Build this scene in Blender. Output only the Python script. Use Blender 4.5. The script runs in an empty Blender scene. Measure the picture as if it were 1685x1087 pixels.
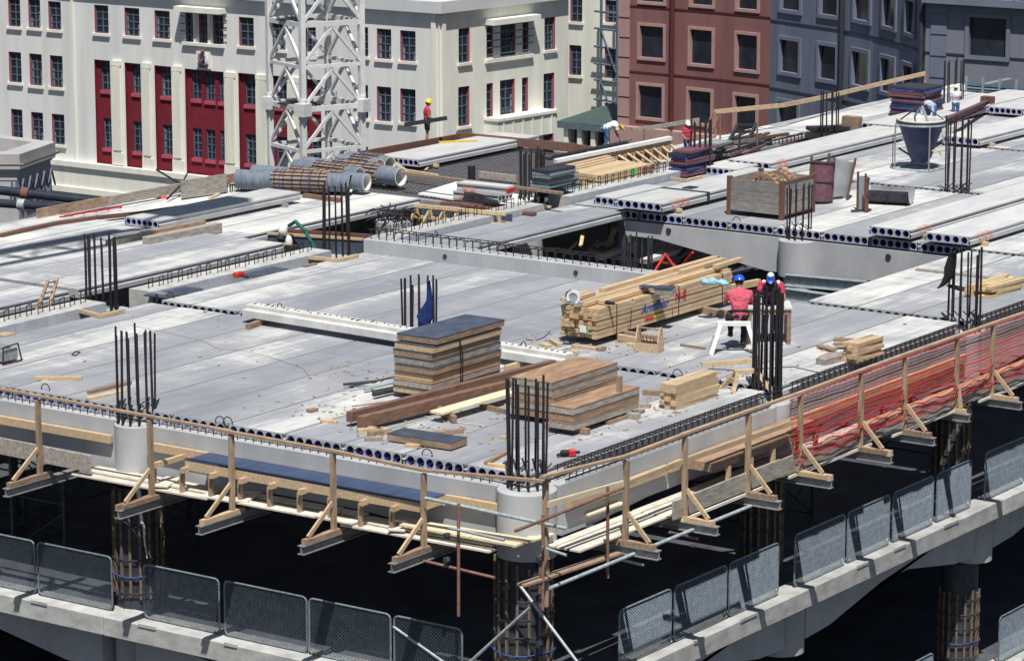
import bpy, math, random
from mathutils import Vector, Matrix
random.seed(7)
R=math.radians
sc=bpy.context.scene
C=sc.collection
# ---------------- camera, world, sun, exposure ----------------
F=5217.0; PITCH=R(11.473); YAW=R(34.883); CX,CY=842.5,543.5
CAM=Vector((-45.529,-31.203,14.0))
cam=bpy.data.objects.new('camera',bpy.data.cameras.new('camera')); C.objects.link(cam)
cam.location=CAM; cam.rotation_euler=(R(90)-PITCH,0,YAW-R(90))
cam.data.sensor_width=36; cam.data.lens=F/1685*36; cam.data.clip_start=1; cam.data.clip_end=3000
sc.camera=cam
SUN=Vector((.39,.31,-1)).normalized()
world=bpy.data.worlds.new('World'); sc.world=world; world.use_nodes=True
wn=world.node_tree.nodes; wl=world.node_tree.links
sky=wn.new('ShaderNodeTexSky'); sky.sky_type='NISHITA'; sky.sun_disc=False
sky.sun_elevation=math.asin(-SUN.z); sky.sun_rotation=math.atan2(-SUN.x,-SUN.y)
wn['Background'].inputs[1].default_value=.052
wl.new(sky.outputs[0],wn['Background'].inputs[0])
sun=bpy.data.lights.new('sun','SUN'); sun.energy=5.0; sun.angle=R(.5); sun.color=(1,.97,.9)
so=bpy.data.objects.new('sun',sun); C.objects.link(so)
so.rotation_euler=SUN.to_track_quat('-Z','Y').to_euler()
sc.view_settings.view_transform='Standard'; sc.view_settings.look='None'
sc.view_settings.exposure=.05; sc.view_settings.gamma=1

# ---------------- pixel rays -> points on real planes ----------------
SP,CP=math.sin(PITCH),math.cos(PITCH)
def ray(px,py):
    x=(px-CX)/F; y=(py-CY)/F; fw=CP-y*SP
    return Vector((x*math.sin(YAW)+fw*math.cos(YAW),-x*math.cos(YAW)+fw*math.sin(YAW),-SP-y*CP))
def P(px,py,z=0.0):
    d=ray(px,py); return CAM+d*((z-CAM.z)/d.z)
def PX(px,py,x):
    d=ray(px,py); return CAM+d*((x-CAM.x)/d.x)
def PY(px,py,y):
    d=ray(px,py); return CAM+d*((y-CAM.y)/d.y)
def PD(px,py,dep):
    return CAM+ray(px,py)*dep
class VPlane:   # vertical plane through p along horizontal direction d; s along d, z height
    def __init__(s,p,d):
        s.p=Vector((p[0],p[1],0)); s.d=Vector((d[0],d[1],0)).normalized(); s.n=Vector((s.d.y,-s.d.x,0))
        if s.n.dot(CAM-s.p)<0: s.n=-s.n
    def hit(s,px,py):
        r=ray(px,py); t=(s.p-CAM).dot(s.n)/r.dot(s.n); return CAM+r*t
    def sz(s,px,py):
        h=s.hit(px,py); return (h-s.p).dot(s.d), h.z
    def pt(s,a,z,o=0): return s.p+s.d*a+s.n*o+Vector((0,0,z))

# ---------------- materials ----------------
MATS={}
def mat(name,col,rough=.8,var=.25,scale=6,stretch=(1,1,1),bump=.0,bscale=40,metal=0,col2=None,contrast=.5,spec=.3,coords='Object'):
    if name in MATS: return MATS[name]
    m=bpy.data.materials.new(name); m.use_nodes=True; nt=m.node_tree; N=nt.nodes; L=nt.links
    b=N['Principled BSDF']; b.inputs['Roughness'].default_value=rough; b.inputs['Metallic'].default_value=metal
    b.inputs['Specular IOR Level'].default_value=spec
    tc=N.new('ShaderNodeTexCoord'); mp=N.new('ShaderNodeMapping'); mp.inputs['Scale'].default_value=stretch
    L.new(tc.outputs[coords],mp.inputs[0])
    oi=N.new('ShaderNodeObjectInfo'); ad=N.new('ShaderNodeVectorMath'); ad.operation='ADD'
    sc_=N.new('ShaderNodeMath'); sc_.operation='MULTIPLY'; sc_.inputs[1].default_value=37
    L.new(oi.outputs['Random'],sc_.inputs[0]); L.new(mp.outputs[0],ad.inputs[0]); L.new(sc_.outputs[0],ad.inputs[1])
    nz=N.new('ShaderNodeTexNoise'); nz.inputs['Scale'].default_value=scale; nz.inputs['Detail'].default_value=6; nz.inputs['Roughness'].default_value=.62
    L.new(ad.outputs[0],nz.inputs['Vector'])
    mx=N.new('ShaderNodeMix'); mx.data_type='RGBA'
    if col2 is None:
        a=tuple(c*(1-var) for c in col); bb=tuple(min(1,c*(1+var)) for c in col)
    else: a,bb=col,col2
    mx.inputs[6].default_value=(*a,1); mx.inputs[7].default_value=(*bb,1)
    rp=N.new('ShaderNodeMapRange'); rp.inputs[1].default_value=.5-contrast*.5+.08; rp.inputs[2].default_value=.5+contrast*.5-.08
    L.new(nz.outputs[0],rp.inputs[0]); L.new(rp.outputs[0],mx.inputs[0])
    hs=N.new('ShaderNodeHueSaturation'); vr=N.new('ShaderNodeMapRange'); vr.inputs[3].default_value=1-var*.4; vr.inputs[4].default_value=1+var*.4
    L.new(oi.outputs['Random'],vr.inputs[0]); L.new(vr.outputs[0],hs.inputs['Value'])
    L.new(mx.outputs[2],hs.inputs['Color']); L.new(hs.outputs[0],b.inputs['Base Color'])
    if bump:
        n2=N.new('ShaderNodeTexNoise'); n2.inputs['Scale'].default_value=bscale; n2.inputs['Detail'].default_value=4
        L.new(ad.outputs[0],n2.inputs['Vector'])
        bp=N.new('ShaderNodeBump'); bp.inputs['Strength'].default_value=bump; bp.inputs['Distance'].default_value=.02
        L.new(n2.outputs[0],bp.inputs['Height']); L.new(bp.outputs[0],b.inputs['Normal'])
    MATS[name]=m; return m
def deckmat():
    m=bpy.data.materials.new('deck_concrete'); m.use_nodes=True; nt=m.node_tree; N=nt.nodes; L=nt.links
    b=N['Principled BSDF']; b.inputs['Roughness'].default_value=.85; b.inputs['Specular IOR Level'].default_value=.2
    tc=N.new('ShaderNodeTexCoord'); sx=N.new('ShaderNodeSeparateXYZ'); L.new(tc.outputs['Object'],sx.inputs[0])
    def mth(op,a,b_=None):
        n=N.new('ShaderNodeMath'); n.operation=op
        if isinstance(a,(int,float)): n.inputs[0].default_value=a
        else: L.new(a,n.inputs[0])
        if b_ is not None:
            if isinstance(b_,(int,float)): n.inputs[1].default_value=b_
            else: L.new(b_,n.inputs[1])
        return n.outputs[0]
    iy=mth('FLOOR',mth('DIVIDE',mth('SUBTRACT',sx.outputs[1],.47),1.42)); ix=mth('FLOOR',mth('DIVIDE',mth('ADD',sx.outputs[0],-.4),8.6))
    cb=N.new('ShaderNodeCombineXYZ'); L.new(ix,cb.inputs[0]); L.new(iy,cb.inputs[1])
    wnz=N.new('ShaderNodeTexWhiteNoise'); wnz.noise_dimensions='2D'; L.new(cb.outputs[0],wnz.inputs[0])
    off=N.new('ShaderNodeVectorMath'); off.operation='MULTIPLY_ADD'; off.inputs[1].default_value=(13,17,3)
    L.new(cb.outputs[0],off.inputs[0]); L.new(tc.outputs['Object'],off.inputs[2])
    def noise(sc3,scale,det=6,rough=.6,dist=0):
        mp=N.new('ShaderNodeMapping'); mp.inputs['Scale'].default_value=sc3; L.new(off.outputs[0],mp.inputs[0])
        n=N.new('ShaderNodeTexNoise'); n.inputs['Scale'].default_value=scale; n.inputs['Detail'].default_value=det; n.inputs['Roughness'].default_value=rough
        n.inputs['Distortion'].default_value=dist
        L.new(mp.outputs[0],n.inputs['Vector']); return n.outputs[0]
    big=noise((.22,.62,1),.75,6,.6,.5); st=noise((.28,3.4,1),2.0,7,.68,.6); cross=noise((1.6,.5,1),1.3,5,.6,.5); fine=noise((.7,1.6,1),13,8,.78)
    # level = big + plank random + streak detail
    lvl=mth('ADD',mth('MULTIPLY',mth('SUBTRACT',big,.5),2.9),mth('MULTIPLY',mth('SUBTRACT',wnz.outputs[0],.60),.75))
    lvl=mth('ADD',lvl,mth('MULTIPLY',mth('SUBTRACT',st,.5),1.3)); lvl=mth('ADD',lvl,mth('MULTIPLY',mth('SUBTRACT',cross,.5),.9))
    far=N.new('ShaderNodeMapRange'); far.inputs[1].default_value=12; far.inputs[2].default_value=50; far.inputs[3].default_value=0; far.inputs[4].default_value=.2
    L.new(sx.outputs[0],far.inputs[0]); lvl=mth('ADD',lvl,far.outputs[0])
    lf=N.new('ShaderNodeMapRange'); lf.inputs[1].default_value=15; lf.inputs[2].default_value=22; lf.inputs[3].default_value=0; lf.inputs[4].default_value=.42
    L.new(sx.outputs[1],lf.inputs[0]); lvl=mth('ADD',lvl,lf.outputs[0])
    lvl=mth('ADD',lvl,mth('MULTIPLY',mth('SUBTRACT',fine,.5),.7))
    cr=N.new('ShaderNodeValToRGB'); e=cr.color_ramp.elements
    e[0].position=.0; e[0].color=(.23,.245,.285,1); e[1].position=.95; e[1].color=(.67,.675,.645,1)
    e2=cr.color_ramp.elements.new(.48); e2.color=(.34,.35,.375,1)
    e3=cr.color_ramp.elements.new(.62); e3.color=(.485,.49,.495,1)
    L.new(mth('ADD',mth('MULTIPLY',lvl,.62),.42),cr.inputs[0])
    L.new(cr.outputs[0],b.inputs['Base Color'])
    bp=N.new('ShaderNodeBump'); bp.inputs['Strength'].default_value=.35; bp.inputs['Distance'].default_value=.01
    L.new(fine,bp.inputs['Height']); L.new(bp.outputs[0],b.inputs['Normal'])
    MATS['deck']=m; return m
M_deck=deckmat()
M_conc=mat('concrete_smooth',(.43,.44,.46),.85,.13,1.2,(1,1,.6),.2,60)
M_concl=mat('concrete_pale',(.58,.58,.56),.85,.15,2.5,bump=.2)
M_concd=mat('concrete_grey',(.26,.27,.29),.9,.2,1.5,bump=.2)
M_block=mat('ribbed_concrete',(.40,.42,.47),.85,.12,3,bump=.2)
M_galv=mat('galvanised_steel',(.42,.48,.5),.45,.25,9,metal=.3)
M_rebar=mat('rebar_steel',(.022,.024,.036),.65,.35,12,col2=(.05,.036,.036),contrast=.7,metal=.2)
M_rust=mat('rusty_steel',(.20,.085,.055),.75,.4,8,col2=(.12,.075,.07))
M_rtube=mat('rusty_tube',(.28,.15,.12),.6,.3,8,metal=.2)
M_woodn=mat('fresh_timber',(.54,.40,.26),.7,.2,3,(1,6,6),.15,30)
M_woody=mat('yellow_timber',(.60,.46,.27),.7,.2,3,(6,6,1),.15,30)
M_woodp=mat('pale_timber',(.72,.62,.44),.75,.15,3,(1,6,6),.1,30)
M_woodo=mat('weathered_timber',(.31,.215,.155),.8,.35,4,(1,4,4),.2,30)
M_woodg=mat('grey_timber',(.34,.305,.275),.85,.32,4,(1,4,4),.2,30)
M_woodw=mat('bleached_boards',(.66,.61,.53),.85,.18,4,(1,1,4),.2,30)
M_woodb=mat('brown_beam_timber',(.20,.115,.085),.75,.3,4,(1,6,6),.2,30)
M_rail=mat('rail_timber',(.40,.285,.20),.75,.22,3,(1,1,1),.15,30)
M_post=mat('post_timber',(.37,.27,.185),.75,.3,3,(4,4,1),.2,30)
M_ply=mat('brown_plywood',(.25,.155,.10),.7,.25,3,(.6,2,2),.1,30,col2=(.46,.30,.20))
M_film=mat('film_faced_plywood',(.045,.058,.09),.38,.3,3,(1,1,1),0,30,col2=(.09,.11,.15),spec=.5)
M_filmb=mat('blue_film_plywood',(.035,.06,.13),.4,.3,3,(.5,2,1),0,30,col2=(.06,.09,.17))
M_ibeam=mat('beam_steel',(.30,.31,.32),.5,.25,8,metal=.3)
M_darks=mat('dark_steel',(.05,.055,.07),.55,.3,8,metal=.2)
M_plug=mat('blue_plug',(.018,.028,.13),.5,.3,20)
M_bluec=mat('blue_core_lining',(.07,.10,.40),.5,.3,20)
M_orange=mat('orange_spray_paint',(.85,.23,.10),.8,.1,30)
M_rednet=mat('red_plastic_net',(.50,.022,.028),.5,.2,20)
M_red=mat('red_painted_steel',(.60,.035,.03),.5,.2,10)
M_blue=mat('blue_rope',(.03,.09,.38),.6,.2,10)
M_white=mat('white_paint',(.78,.78,.76),.5,.1,5)
M_cranew=mat('crane_white_paint',(.74,.75,.76),.45,.12,4,col2=(.62,.61,.60))
M_black=mat('black_rubber',(.02,.02,.022),.6,.2,8)
M_wallw=mat('white_render_wall',(.75,.75,.735),.9,.085,1.1,(1,1,.12),.15,25)
M_wallc=mat('cream_render_wall',(.80,.79,.71),.9,.09,1.2,(1,1,.12),.1)
M_wallb=mat('base_render_wall',(.60,.615,.63),.9,.05,1,bump=.1)
M_maroon=mat('maroon_paint',(.185,.018,.032),.7,.12,2)
M_pinkr=mat('red_window_reveal',(.46,.085,.12),.7,.1,3)
M_glass=mat('window_glass',(.012,.016,.028),.12,.5,1.5,(1,1,.6),col2=(.03,.035,.05),spec=.6)
M_steelb=mat('blue_grey_window_bars',(.10,.14,.19),.5,.2,5)
M_terra=mat('terracotta_wall',(.232,.108,.106),.9,.15,1.2,(1,1,.12),bump=.15,bscale=25)
M_terrd=mat('terracotta_joint',(.10,.025,.025),.9,.1,2)
M_pinkf=mat('pink_window_surround',(.43,.27,.255),.85,.08,2)
M_bgrey=mat('blue_grey_wall',(.165,.19,.262),.9,.16,1.2,(1,1,.12),bump=.15,bscale=25)
M_bgrel=mat('pale_blue_grey_surround',(.18,.20,.27),.85,.1,1)
M_stone=mat('old_stone_render',(.42,.41,.41),.9,.12,1,bump=.4)
M_pipe=mat('blue_grey_tube',(.11,.135,.18),.7,.22,3,(6,1,1),.1,col2=(.21,.245,.30))
M_pipein=mat('white_tube_lining',(.72,.71,.68),.7,.1,3)
M_black2=mat('dark_pipe_paint',(.03,.038,.06),.4,.3,3)
M_wire=mat('mesh_wire_grey',(.17,.215,.275),.5,.25,9,metal=.2)
M_fencef=mat('fence_frame_grey',(.19,.235,.26),.5,.3,9,metal=.2)
M_kerb=mat('stained_kerb_concrete',(.44,.44,.43),.9,.22,2.2,(1,1,2),.3,30)
M_curt=mat('net_curtain',(.20,.22,.26),.9,.4,6,(1,1,3))
M_crate=mat('dirty_crate_timber',(.25,.235,.22),.85,.3,4,(1,1,5),.2,30)
M_bgrey2=mat('mid_grey_wall',(.215,.23,.28),.9,.12,.7,(1,1,.25),.15,25)
M_shade=mat('shade_darkened_slab',(.075,.08,.10),.7,.35,.8,bump=.2)  # lower floors: shade under the deck put into the slab colour
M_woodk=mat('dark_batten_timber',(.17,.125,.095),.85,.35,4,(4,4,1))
M_purple=mat('purple_red_frame_paint',(.13,.06,.10),.6,.35,8,col2=(.22,.10,.12))
M_tin=mat('green_roof_sheet',(.10,.155,.15),.6,.15,2)
M_asph=mat('asphalt',(.05,.05,.053),.9,.2,2,bump=.3)
M_skin=mat('skin',(.42,.22,.15),.6,.1,10)
M_pink=mat('pink_shirt_cloth',(.62,.11,.17),.85,.15,6)
M_cpink=mat('red_shirt_cloth',(.50,.05,.09),.85,.15,6)
M_jean=mat('blue_denim',(.06,.12,.26),.9,.2,8)
M_dark=mat('dark_cloth',(.022,.024,.035),.9,.3,8)
M_olive=mat('dark_olive_shorts',(.06,.05,.045),.9,.3,8)
M_wcloth=mat('white_cloth',(.72,.73,.76),.9,.08,8)
M_hblue=mat('blue_helmet_plastic',(.02,.10,.62),.25,.1,8,spec=.5)
M_hyel=mat('yellow_helmet_plastic',(.85,.58,.03),.3,.1,8,spec=.5)
M_hwhite=mat('white_helmet_plastic',(.8,.8,.74),.3,.1,8,spec=.5)
M_navy=mat('navy_cloth',(.015,.035,.16),.9,.3,8)
M_green=mat('green_spray_paint',(.06,.6,.12),.7,.1,8)
M_magenta=mat('magenta_spray_paint',(.85,.05,.35),.7,.1,8)
M_yel=mat('yellow_paint',(.75,.5,.04),.5,.1,8)
M_teal=mat('teal_cloth',(.02,.12,.10),.8,.1,8)
M_lblue=mat('light_blue_cloth',(.30,.52,.58),.8,.1,8)
M_hair=mat('dark_hair',(.02,.014,.01),.7,.2,20)
M_bucket=mat('bucket_blue_paint',(.02,.028,.10),.5,.3,3,col2=(.05,.055,.11),contrast=.6)
M_mesh=mat('mesh_ground_sheet',(.30,.30,.325),.9,.12,2,bump=.3)

# ---------------- mesh builder ----------------
def wloc(o):
    v=Vector(o.location)
    while o.parent is not None: o=o.parent; v=v+o.location
    return v
class MB:
    def __init__(s): s.v=[]; s.f=[]; s.m=[]; s.sm=[]
    def add(s,vs,fs,mi=0,sm=False):
        o=len(s.v); s.v+= [Vector(v) for v in vs]
        for f in fs: s.f.append(tuple(i+o for i in f)); s.m.append(mi); s.sm.append(sm)
        return s
    def box(s,a,b,mi=0):
        x0,y0,z0=[min(a[i],b[i]) for i in range(3)]; x1,y1,z1=[max(a[i],b[i]) for i in range(3)]
        return s.add([(x0,y0,z0),(x1,y0,z0),(x1,y1,z0),(x0,y1,z0),(x0,y0,z1),(x1,y0,z1),(x1,y1,z1),(x0,y1,z1)],
            [(3,2,1,0),(4,5,6,7),(0,1,5,4),(1,2,6,5),(2,3,7,6),(3,0,4,7)],mi)
    def bar(s,p,q,w,h,mi=0,up=(0,0,1)):   # w across, h along up
        p=Vector(p);q=Vector(q); d=(q-p).normalized(); u=Vector(up)
        if abs(d.dot(u))>.98: u=Vector((1,0,0))
        sd=d.cross(u).normalized(); u=sd.cross(d).normalized()
        vs=[]
        for c in(p,q):
            for a,b in((-1,-1),(1,-1),(1,1),(-1,1)): vs.append(c+sd*a*w/2+u*b*h/2)
        return s.add(vs,[(3,2,1,0),(4,5,6,7),(0,1,5,4),(1,2,6,5),(2,3,7,6),(3,0,4,7)],mi)
    def tube(s,p,q,r,n=8,mi=0,r2=None,caps=True,sm=True):
        p=Vector(p);q=Vector(q); d=(q-p)
        if d.length<1e-6: return s
        d.normalize(); u=Vector((0,0,1)) if abs(d.z)<.95 else Vector((1,0,0))
        a=d.cross(u).normalized(); b=a.cross(d)
        r2=r if r2 is None else r2; vs=[]
        for c,rr in((p,r),(q,r2)):
            for i in range(n):
                t=2*math.pi*i/n; vs.append(c+a*math.cos(t)*rr+b*math.sin(t)*rr)
        s.add(vs,[(i,i+n,(i+1)%n+n,(i+1)%n) for i in range(n)],mi,sm)
        if caps: s.add(vs,[tuple(range(n)),tuple(range(2*n-1,n-1,-1))],mi)
        return s
    def path(s,pts,r,n=6,mi=0):
        for a,b in zip(pts,pts[1:]): s.tube(a,b,r,n,mi)
        return s
    def prism(s,poly,ax,a,b,mi=0):   # poly list of 2D; ax 'z','x','y' extrusion from a to b
        n=len(poly)
        def mk(p,t):
            return {'z':(p[0],p[1],t),'x':(t,p[0],p[1]),'y':(p[0],t,p[1])}[ax]
        vs=[mk(p,a) for p in poly]+[mk(p,b) for p in poly]
        s.add(vs,[tuple(range(n-1,-1,-1)),tuple(range(n,2*n))]+[(i,(i+1)%n,(i+1)%n+n,i+n) for i in range(n)],mi); return s
    def lathe(s,prof,c=(0,0,0),n=24,mi=0,sm=True,ang=2*math.pi,a0=0):
        c=Vector(c); k=len(prof); vs=[]; full=abs(ang-2*math.pi)<1e-6; cols=n if full else n+1
        for i in range(cols):
            t=a0+ang*i/n
            for r,z in prof: vs.append(c+Vector((r*math.cos(t),r*math.sin(t),z)))
        fs=[]
        for i in range(n):
            j=(i+1)%cols
            for q in range(k-1): fs.append((i*k+q,j*k+q,j*k+q+1,i*k+q+1))
        return s.add(vs,fs,mi,sm)
    def ell(s,c,r,n=12,m=8,mi=0,R_=None):
        c=Vector(c); vs=[];fs=[]
        for i in range(m+1):
            ph=math.pi*i/m
            for j in range(n):
                t=2*math.pi*j/n; v=Vector((r[0]*math.sin(ph)*math.cos(t),r[1]*math.sin(ph)*math.sin(t),r[2]*math.cos(ph)))
                if R_ is not None: v=R_@v
                vs.append(c+v)
        for i in range(m):
            for j in range(n): fs.append((i*n+j,(i+1)*n+j,(i+1)*n+(j+1)%n,i*n+(j+1)%n))
        return s.add(vs,fs,mi,True)
    def cap(s,p,q,r1,r2,n=12,mi=0):
        s.tube(p,q,r1,n,mi,r2); s.ell(p,(r1,)*3,n,8,mi); s.ell(q,(r2,)*3,n,8,mi); return s
    def quad(s,a,b,c,d,mi=0): return s.add([a,b,c,d],[(0,1,2,3)],mi)
    def build(s,name,mats,parent=None,loc=None,rz=0,W=False,bev=0):
        me=bpy.data.meshes.new(name)
        off=Vector((0,0,0))
        if parent is not None and W: off=wloc(parent)
        if parent is None and loc is not None and W: off=Vector(loc)
        me.from_pydata([tuple(v-off) for v in s.v],[],s.f)
        if not isinstance(mats,(list,tuple)): mats=[mats]
        for m in mats: me.materials.append(m)
        me.polygons.foreach_set('material_index',s.m); me.polygons.foreach_set('use_smooth',s.sm)
        me.update()
        o=bpy.data.objects.new(name,me); C.objects.link(o)
        if parent is not None: o.parent=parent
        elif loc is not None: o.location=loc; o.rotation_euler=(0,0,rz)
        if bev:
            b=o.modifiers.new('bevel','BEVEL'); b.width=bev; b.segments=1; b.limit_method='ANGLE'
        return o
def tag(o,label,cat,group=None):
    o['label']=label; o['category']=cat
    if group: o['group']=group
    return o
def struct(o): o['kind']='structure'; return o
def thing(name,label,cat,loc=(0,0,0),rz=0,group=None):
    o=bpy.data.objects.new(name,None); C.objects.link(o); o.empty_display_size=.2
    o.location=loc; o.rotation_euler=(0,0,rz); return tag(o,label,cat,group)
def dup(root,loc,rz=0,label=None,group=None,scale=None):
    r=root.copy(); C.objects.link(r); r.location=loc; r.rotation_euler=(0,0,rz)
    if label: r['label']=label
    if group: r['group']=group
    if scale: r.scale=scale
    for ch in list(root.children):
        c=ch.copy(); C.objects.link(c); c.parent=r
        for g in ch.children:
            d=g.copy(); C.objects.link(d); d.parent=c
    return r
def text_mesh(txt,size,m,name,parent,loc,rot,ext=.002,shear=0):
    cu=bpy.data.curves.new(name,'FONT'); cu.body=txt; cu.size=size; cu.extrude=ext; cu.shear=shear
    o=bpy.data.objects.new(name,cu); C.objects.link(o)
    dg=bpy.context.evaluated_depsgraph_get(); me=bpy.data.meshes.new_from_object(o.evaluated_get(dg))
    bpy.data.objects.remove(o); me.materials.clear(); me.materials.append(m)
    o=bpy.data.objects.new(name,me); C.objects.link(o); o.location=loc; o.rotation_euler=rot
    if parent is not None: o.parent=parent
    return o

def wrinkle(o,strength,size,sub=0):
    tx=bpy.data.textures.new('cloth_folds','CLOUDS'); tx.noise_scale=size; tx.noise_depth=2
    if sub:
        r=o.modifiers.new('remesh','REMESH'); r.mode='VOXEL'; r.voxel_size=.018; r.use_smooth_shade=True
    d=o.modifiers.new('folds','DISPLACE'); d.texture=tx; d.strength=strength; d.mid_level=.5; d.texture_coords='LOCAL'
# ======================= SETTING =======================
GZ=-23
g=MB(); g.quad((-300,-300,GZ),(500,-300,GZ),(500,500,GZ),(-300,500,GZ)); struct(g.build('ground',M_asph))
# ---------------- facades ----------------
def wallgrid(mb,pl,s0,s1,z0,z1,ops,mi=0):
    xs=sorted({s0,s1,*[min(max(v,s0),s1) for o in ops for v in(o[0],o[2])]}); zs=sorted({z0,z1,*[min(max(v,z0),z1) for o in ops for v in(o[1],o[3])]})
    for a,b in zip(xs,xs[1:]):
        for c,d in zip(zs,zs[1:]):
            mx,mz=(a+b)/2,(c+d)/2
            if b-a<1e-4 or d-c<1e-4 or any(o[0]<mx<o[2] and o[1]<mz<o[3] for o in ops): continue
            mb.quad(pl.pt(a,c),pl.pt(b,c),pl.pt(b,d),pl.pt(a,d),mi)
def pbox(mb,pl,a,c,b,d,o0,o1,mi=0):   # box on plane s a..b z c..d from offset o0 to o1 outward
    vs=[pl.pt(s,z,o) for o in(o0,o1) for s,z in((a,c),(b,c),(b,d),(a,d))]
    mb.add(vs,[(0,1,2,3),(7,6,5,4),(0,4,5,1),(1,5,6,2),(2,6,7,3),(3,7,4,0)],mi)
def rect(pl,r):
    a=pl.sz(r[0],r[1]); b=pl.sz(r[2],r[3]); return (min(a[0],b[0]),min(a[1],b[1]),max(a[0],b[0]),max(a[1],b[1]))
NWIN=[0]
def window(par,pl,o,rev,depth=.3,nx=2,nz=4,frame=None,fw=.16,sill=None,bar=True,fd=.05):
    a,c,b,d=o; m=MB()
    for q in(((a,c),(b,c)),((b,c),(b,d)),((b,d),(a,d)),((a,d),(a,c))):
        m.quad(pl.pt(*q[0]),pl.pt(*q[1]),pl.pt(*q[1],-depth),pl.pt(*q[0],-depth))
    w=m.build('window',rev,par,W=True)
    p=MB(); pbox(p,pl,a,c,b,d,-depth-.03,-depth); p.build('pane',M_glass,w,W=True)
    NWIN[0]+=1
    if bar and NWIN[0]%3!=1:
        rr=random.Random(NWIN[0]); f=MB(); k=rr.uniform(.25,.6); mm=(a+b)/2; e=(b-a)*rr.uniform(.12,.3)
        pbox(f,pl,a,c,a+e,c+(d-c)*k,-depth+.001,-depth+.006); f.build('curtain',M_curt,w,W=True); f=MB(); pbox(f,pl,b-e*.8,c,b,c+(d-c)*rr.uniform(.3,.9),-depth+.001,-depth+.006); f.build('curtain',M_curt,w,W=True)
    if bar:
        f=MB(); t=.035
        for i in range(nx+1):
            s=a+(b-a)*i/nx; s=min(max(s,a+t),b-t); pbox(f,pl,s-t,c,s+t,d,-depth,-depth+.04)
        for i in range(nz+1):
            z=c+(d-c)*i/nz; z=min(max(z,c+t),d-t); pbox(f,pl,a,z-t*.8,b,z+t*.8,-depth+.001,-depth+.035)
        f.build('glazing_bars',M_steelb,w,W=True)
    if frame:
        f=MB(); g=fw
        for r in((a-g,d,b+g,d+g),(a-g,c-g,b+g,c),(a-g,c,a,d),(b,c,b+g,d)): pbox(f,pl,*r,-.01,fd)
        f.build('surround',frame,w,W=True)
    if sill:
        f=MB(); pbox(f,pl,a-.12,c-.16,b+.12,c-.0,-.02,.14); f.build('sill',sill,w,W=True)
    return w
# ---- white government building ----
cn=PD(722,12,175); plL=VPlane(cn,(0,1)); aw=YAW+0; th=R(5.2)
# right wing runs back-right from the corner
dr=(math.cos(-th),math.sin(-th)); plR=VPlane(cn,dr)
WB=thing('office_building','long cream and white rendered office building with maroon window bays and a crest','building',(cn.x,cn.y,GZ))
wl_=MB(); ztop=plL.sz(722,13)[1]
sL=plL.sz(-60,100)[0]; zroofL=ztop
winL=[(13,-4,34,45),(46,-1.5,67,47),(79,2,101,50),(14,85,36,137),(48,88,70,142),(82,91,104,145),(18,179,38,231),(51,184,72,236),(85,187,107,239),
 (155,8,179,56),(204.5,12.5,230,60.5),(254,17,280,65.5),(393,28,418,77.5),(446,36,470,83),(503,40,520,87),(588,44,606,94),(620,47,644,98.5),(658.5,50,684,102),
 (588,139,606,196),(620,142,644,201),(658.5,145.5,684,203),(588,240,606,300),(620,243,644,300),(658.5,246,684,300),
 (162,305,187,342),(211,309,235,348),(262,314,288,352),
 (305,21,321,71),(327,23,344,72),(350,24.5,368,74)]
recess=[(155,98,185,271),(205,103,235,278),(254,107.6,285,284),(304,113,371,293),(392,120,422.5,299),(444,124,474,303),(503,130,530,308)]
ops=[rect(plL,w) for w in winL]+[rect(plL,w) for w in recess]
s_right=0
# cut roofline: slope correction not needed, plane horizontal
wallgrid(wl_,plL,min(0,sL),max(0,sL),GZ,zroofL,ops)
wall1=wl_.build('wall',M_wallw,WB,W=True)
for i,w in enumerate(winL): window(WB,plL,rect(plL,w),M_pinkr,.17,2,4,sill=M_wallc if i<24 else None)
# maroon recesses with their own windows
rw=[[(162,100,185,151),(166,194.5,187,246)],[(213.5,105,235,156),(215,200,236,252)],[(261,109.5,284,161),(263.5,205.5,285.5,257)],
 [(311.5,115,327.5,165),(333.7,117,350,168),(356,118.5,371,170),(313,211,328.5,262),(335,213.5,351,265),(358,215,371.5,267)],[(399,123,421.5,175),(400,221,422,272)],
 [(450,127,473,179),(451,225,473.5,277)],[(508,131,530,184),(508,229,530,282)]]
for r,ws in zip(recess,rw):
    o=rect(plL,r); oo=[rect(plL,w) for w in ws]; D=.22
    bw=MB(); a,c,b,d=o
    pl2=VPlane(plL.pt(0,0,-D),(0,1)); wallgrid(bw,pl2,a,b,c,d,[(max(q[0],a+.05),q[1],min(q[2],b-.05),q[3]) for q in oo])
    for q in(((a,c),(b,c)),((b,c),(b,d)),((b,d),(a,d)),((a,d),(a,c))):
        bw.quad(plL.pt(*q[0]),plL.pt(*q[1]),plL.pt(*q[1],-D),plL.pt(*q[0],-D))
    nb=bw.build('maroon_bay',M_maroon,WB,W=True)
    for q in oo:
        qq=(max(q[0],a+.05),q[1],min(q[2],b-.05),q[3])
        w=window(WB,pl2,qq,M_maroon,.12,2,4)
        f=MB(); pbox(f,pl2,qq[0]-.05,qq[1]-.2,qq[2]+.05,qq[1],0,.1); f.build('sill',M_pinkr,w,W=True)
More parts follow.
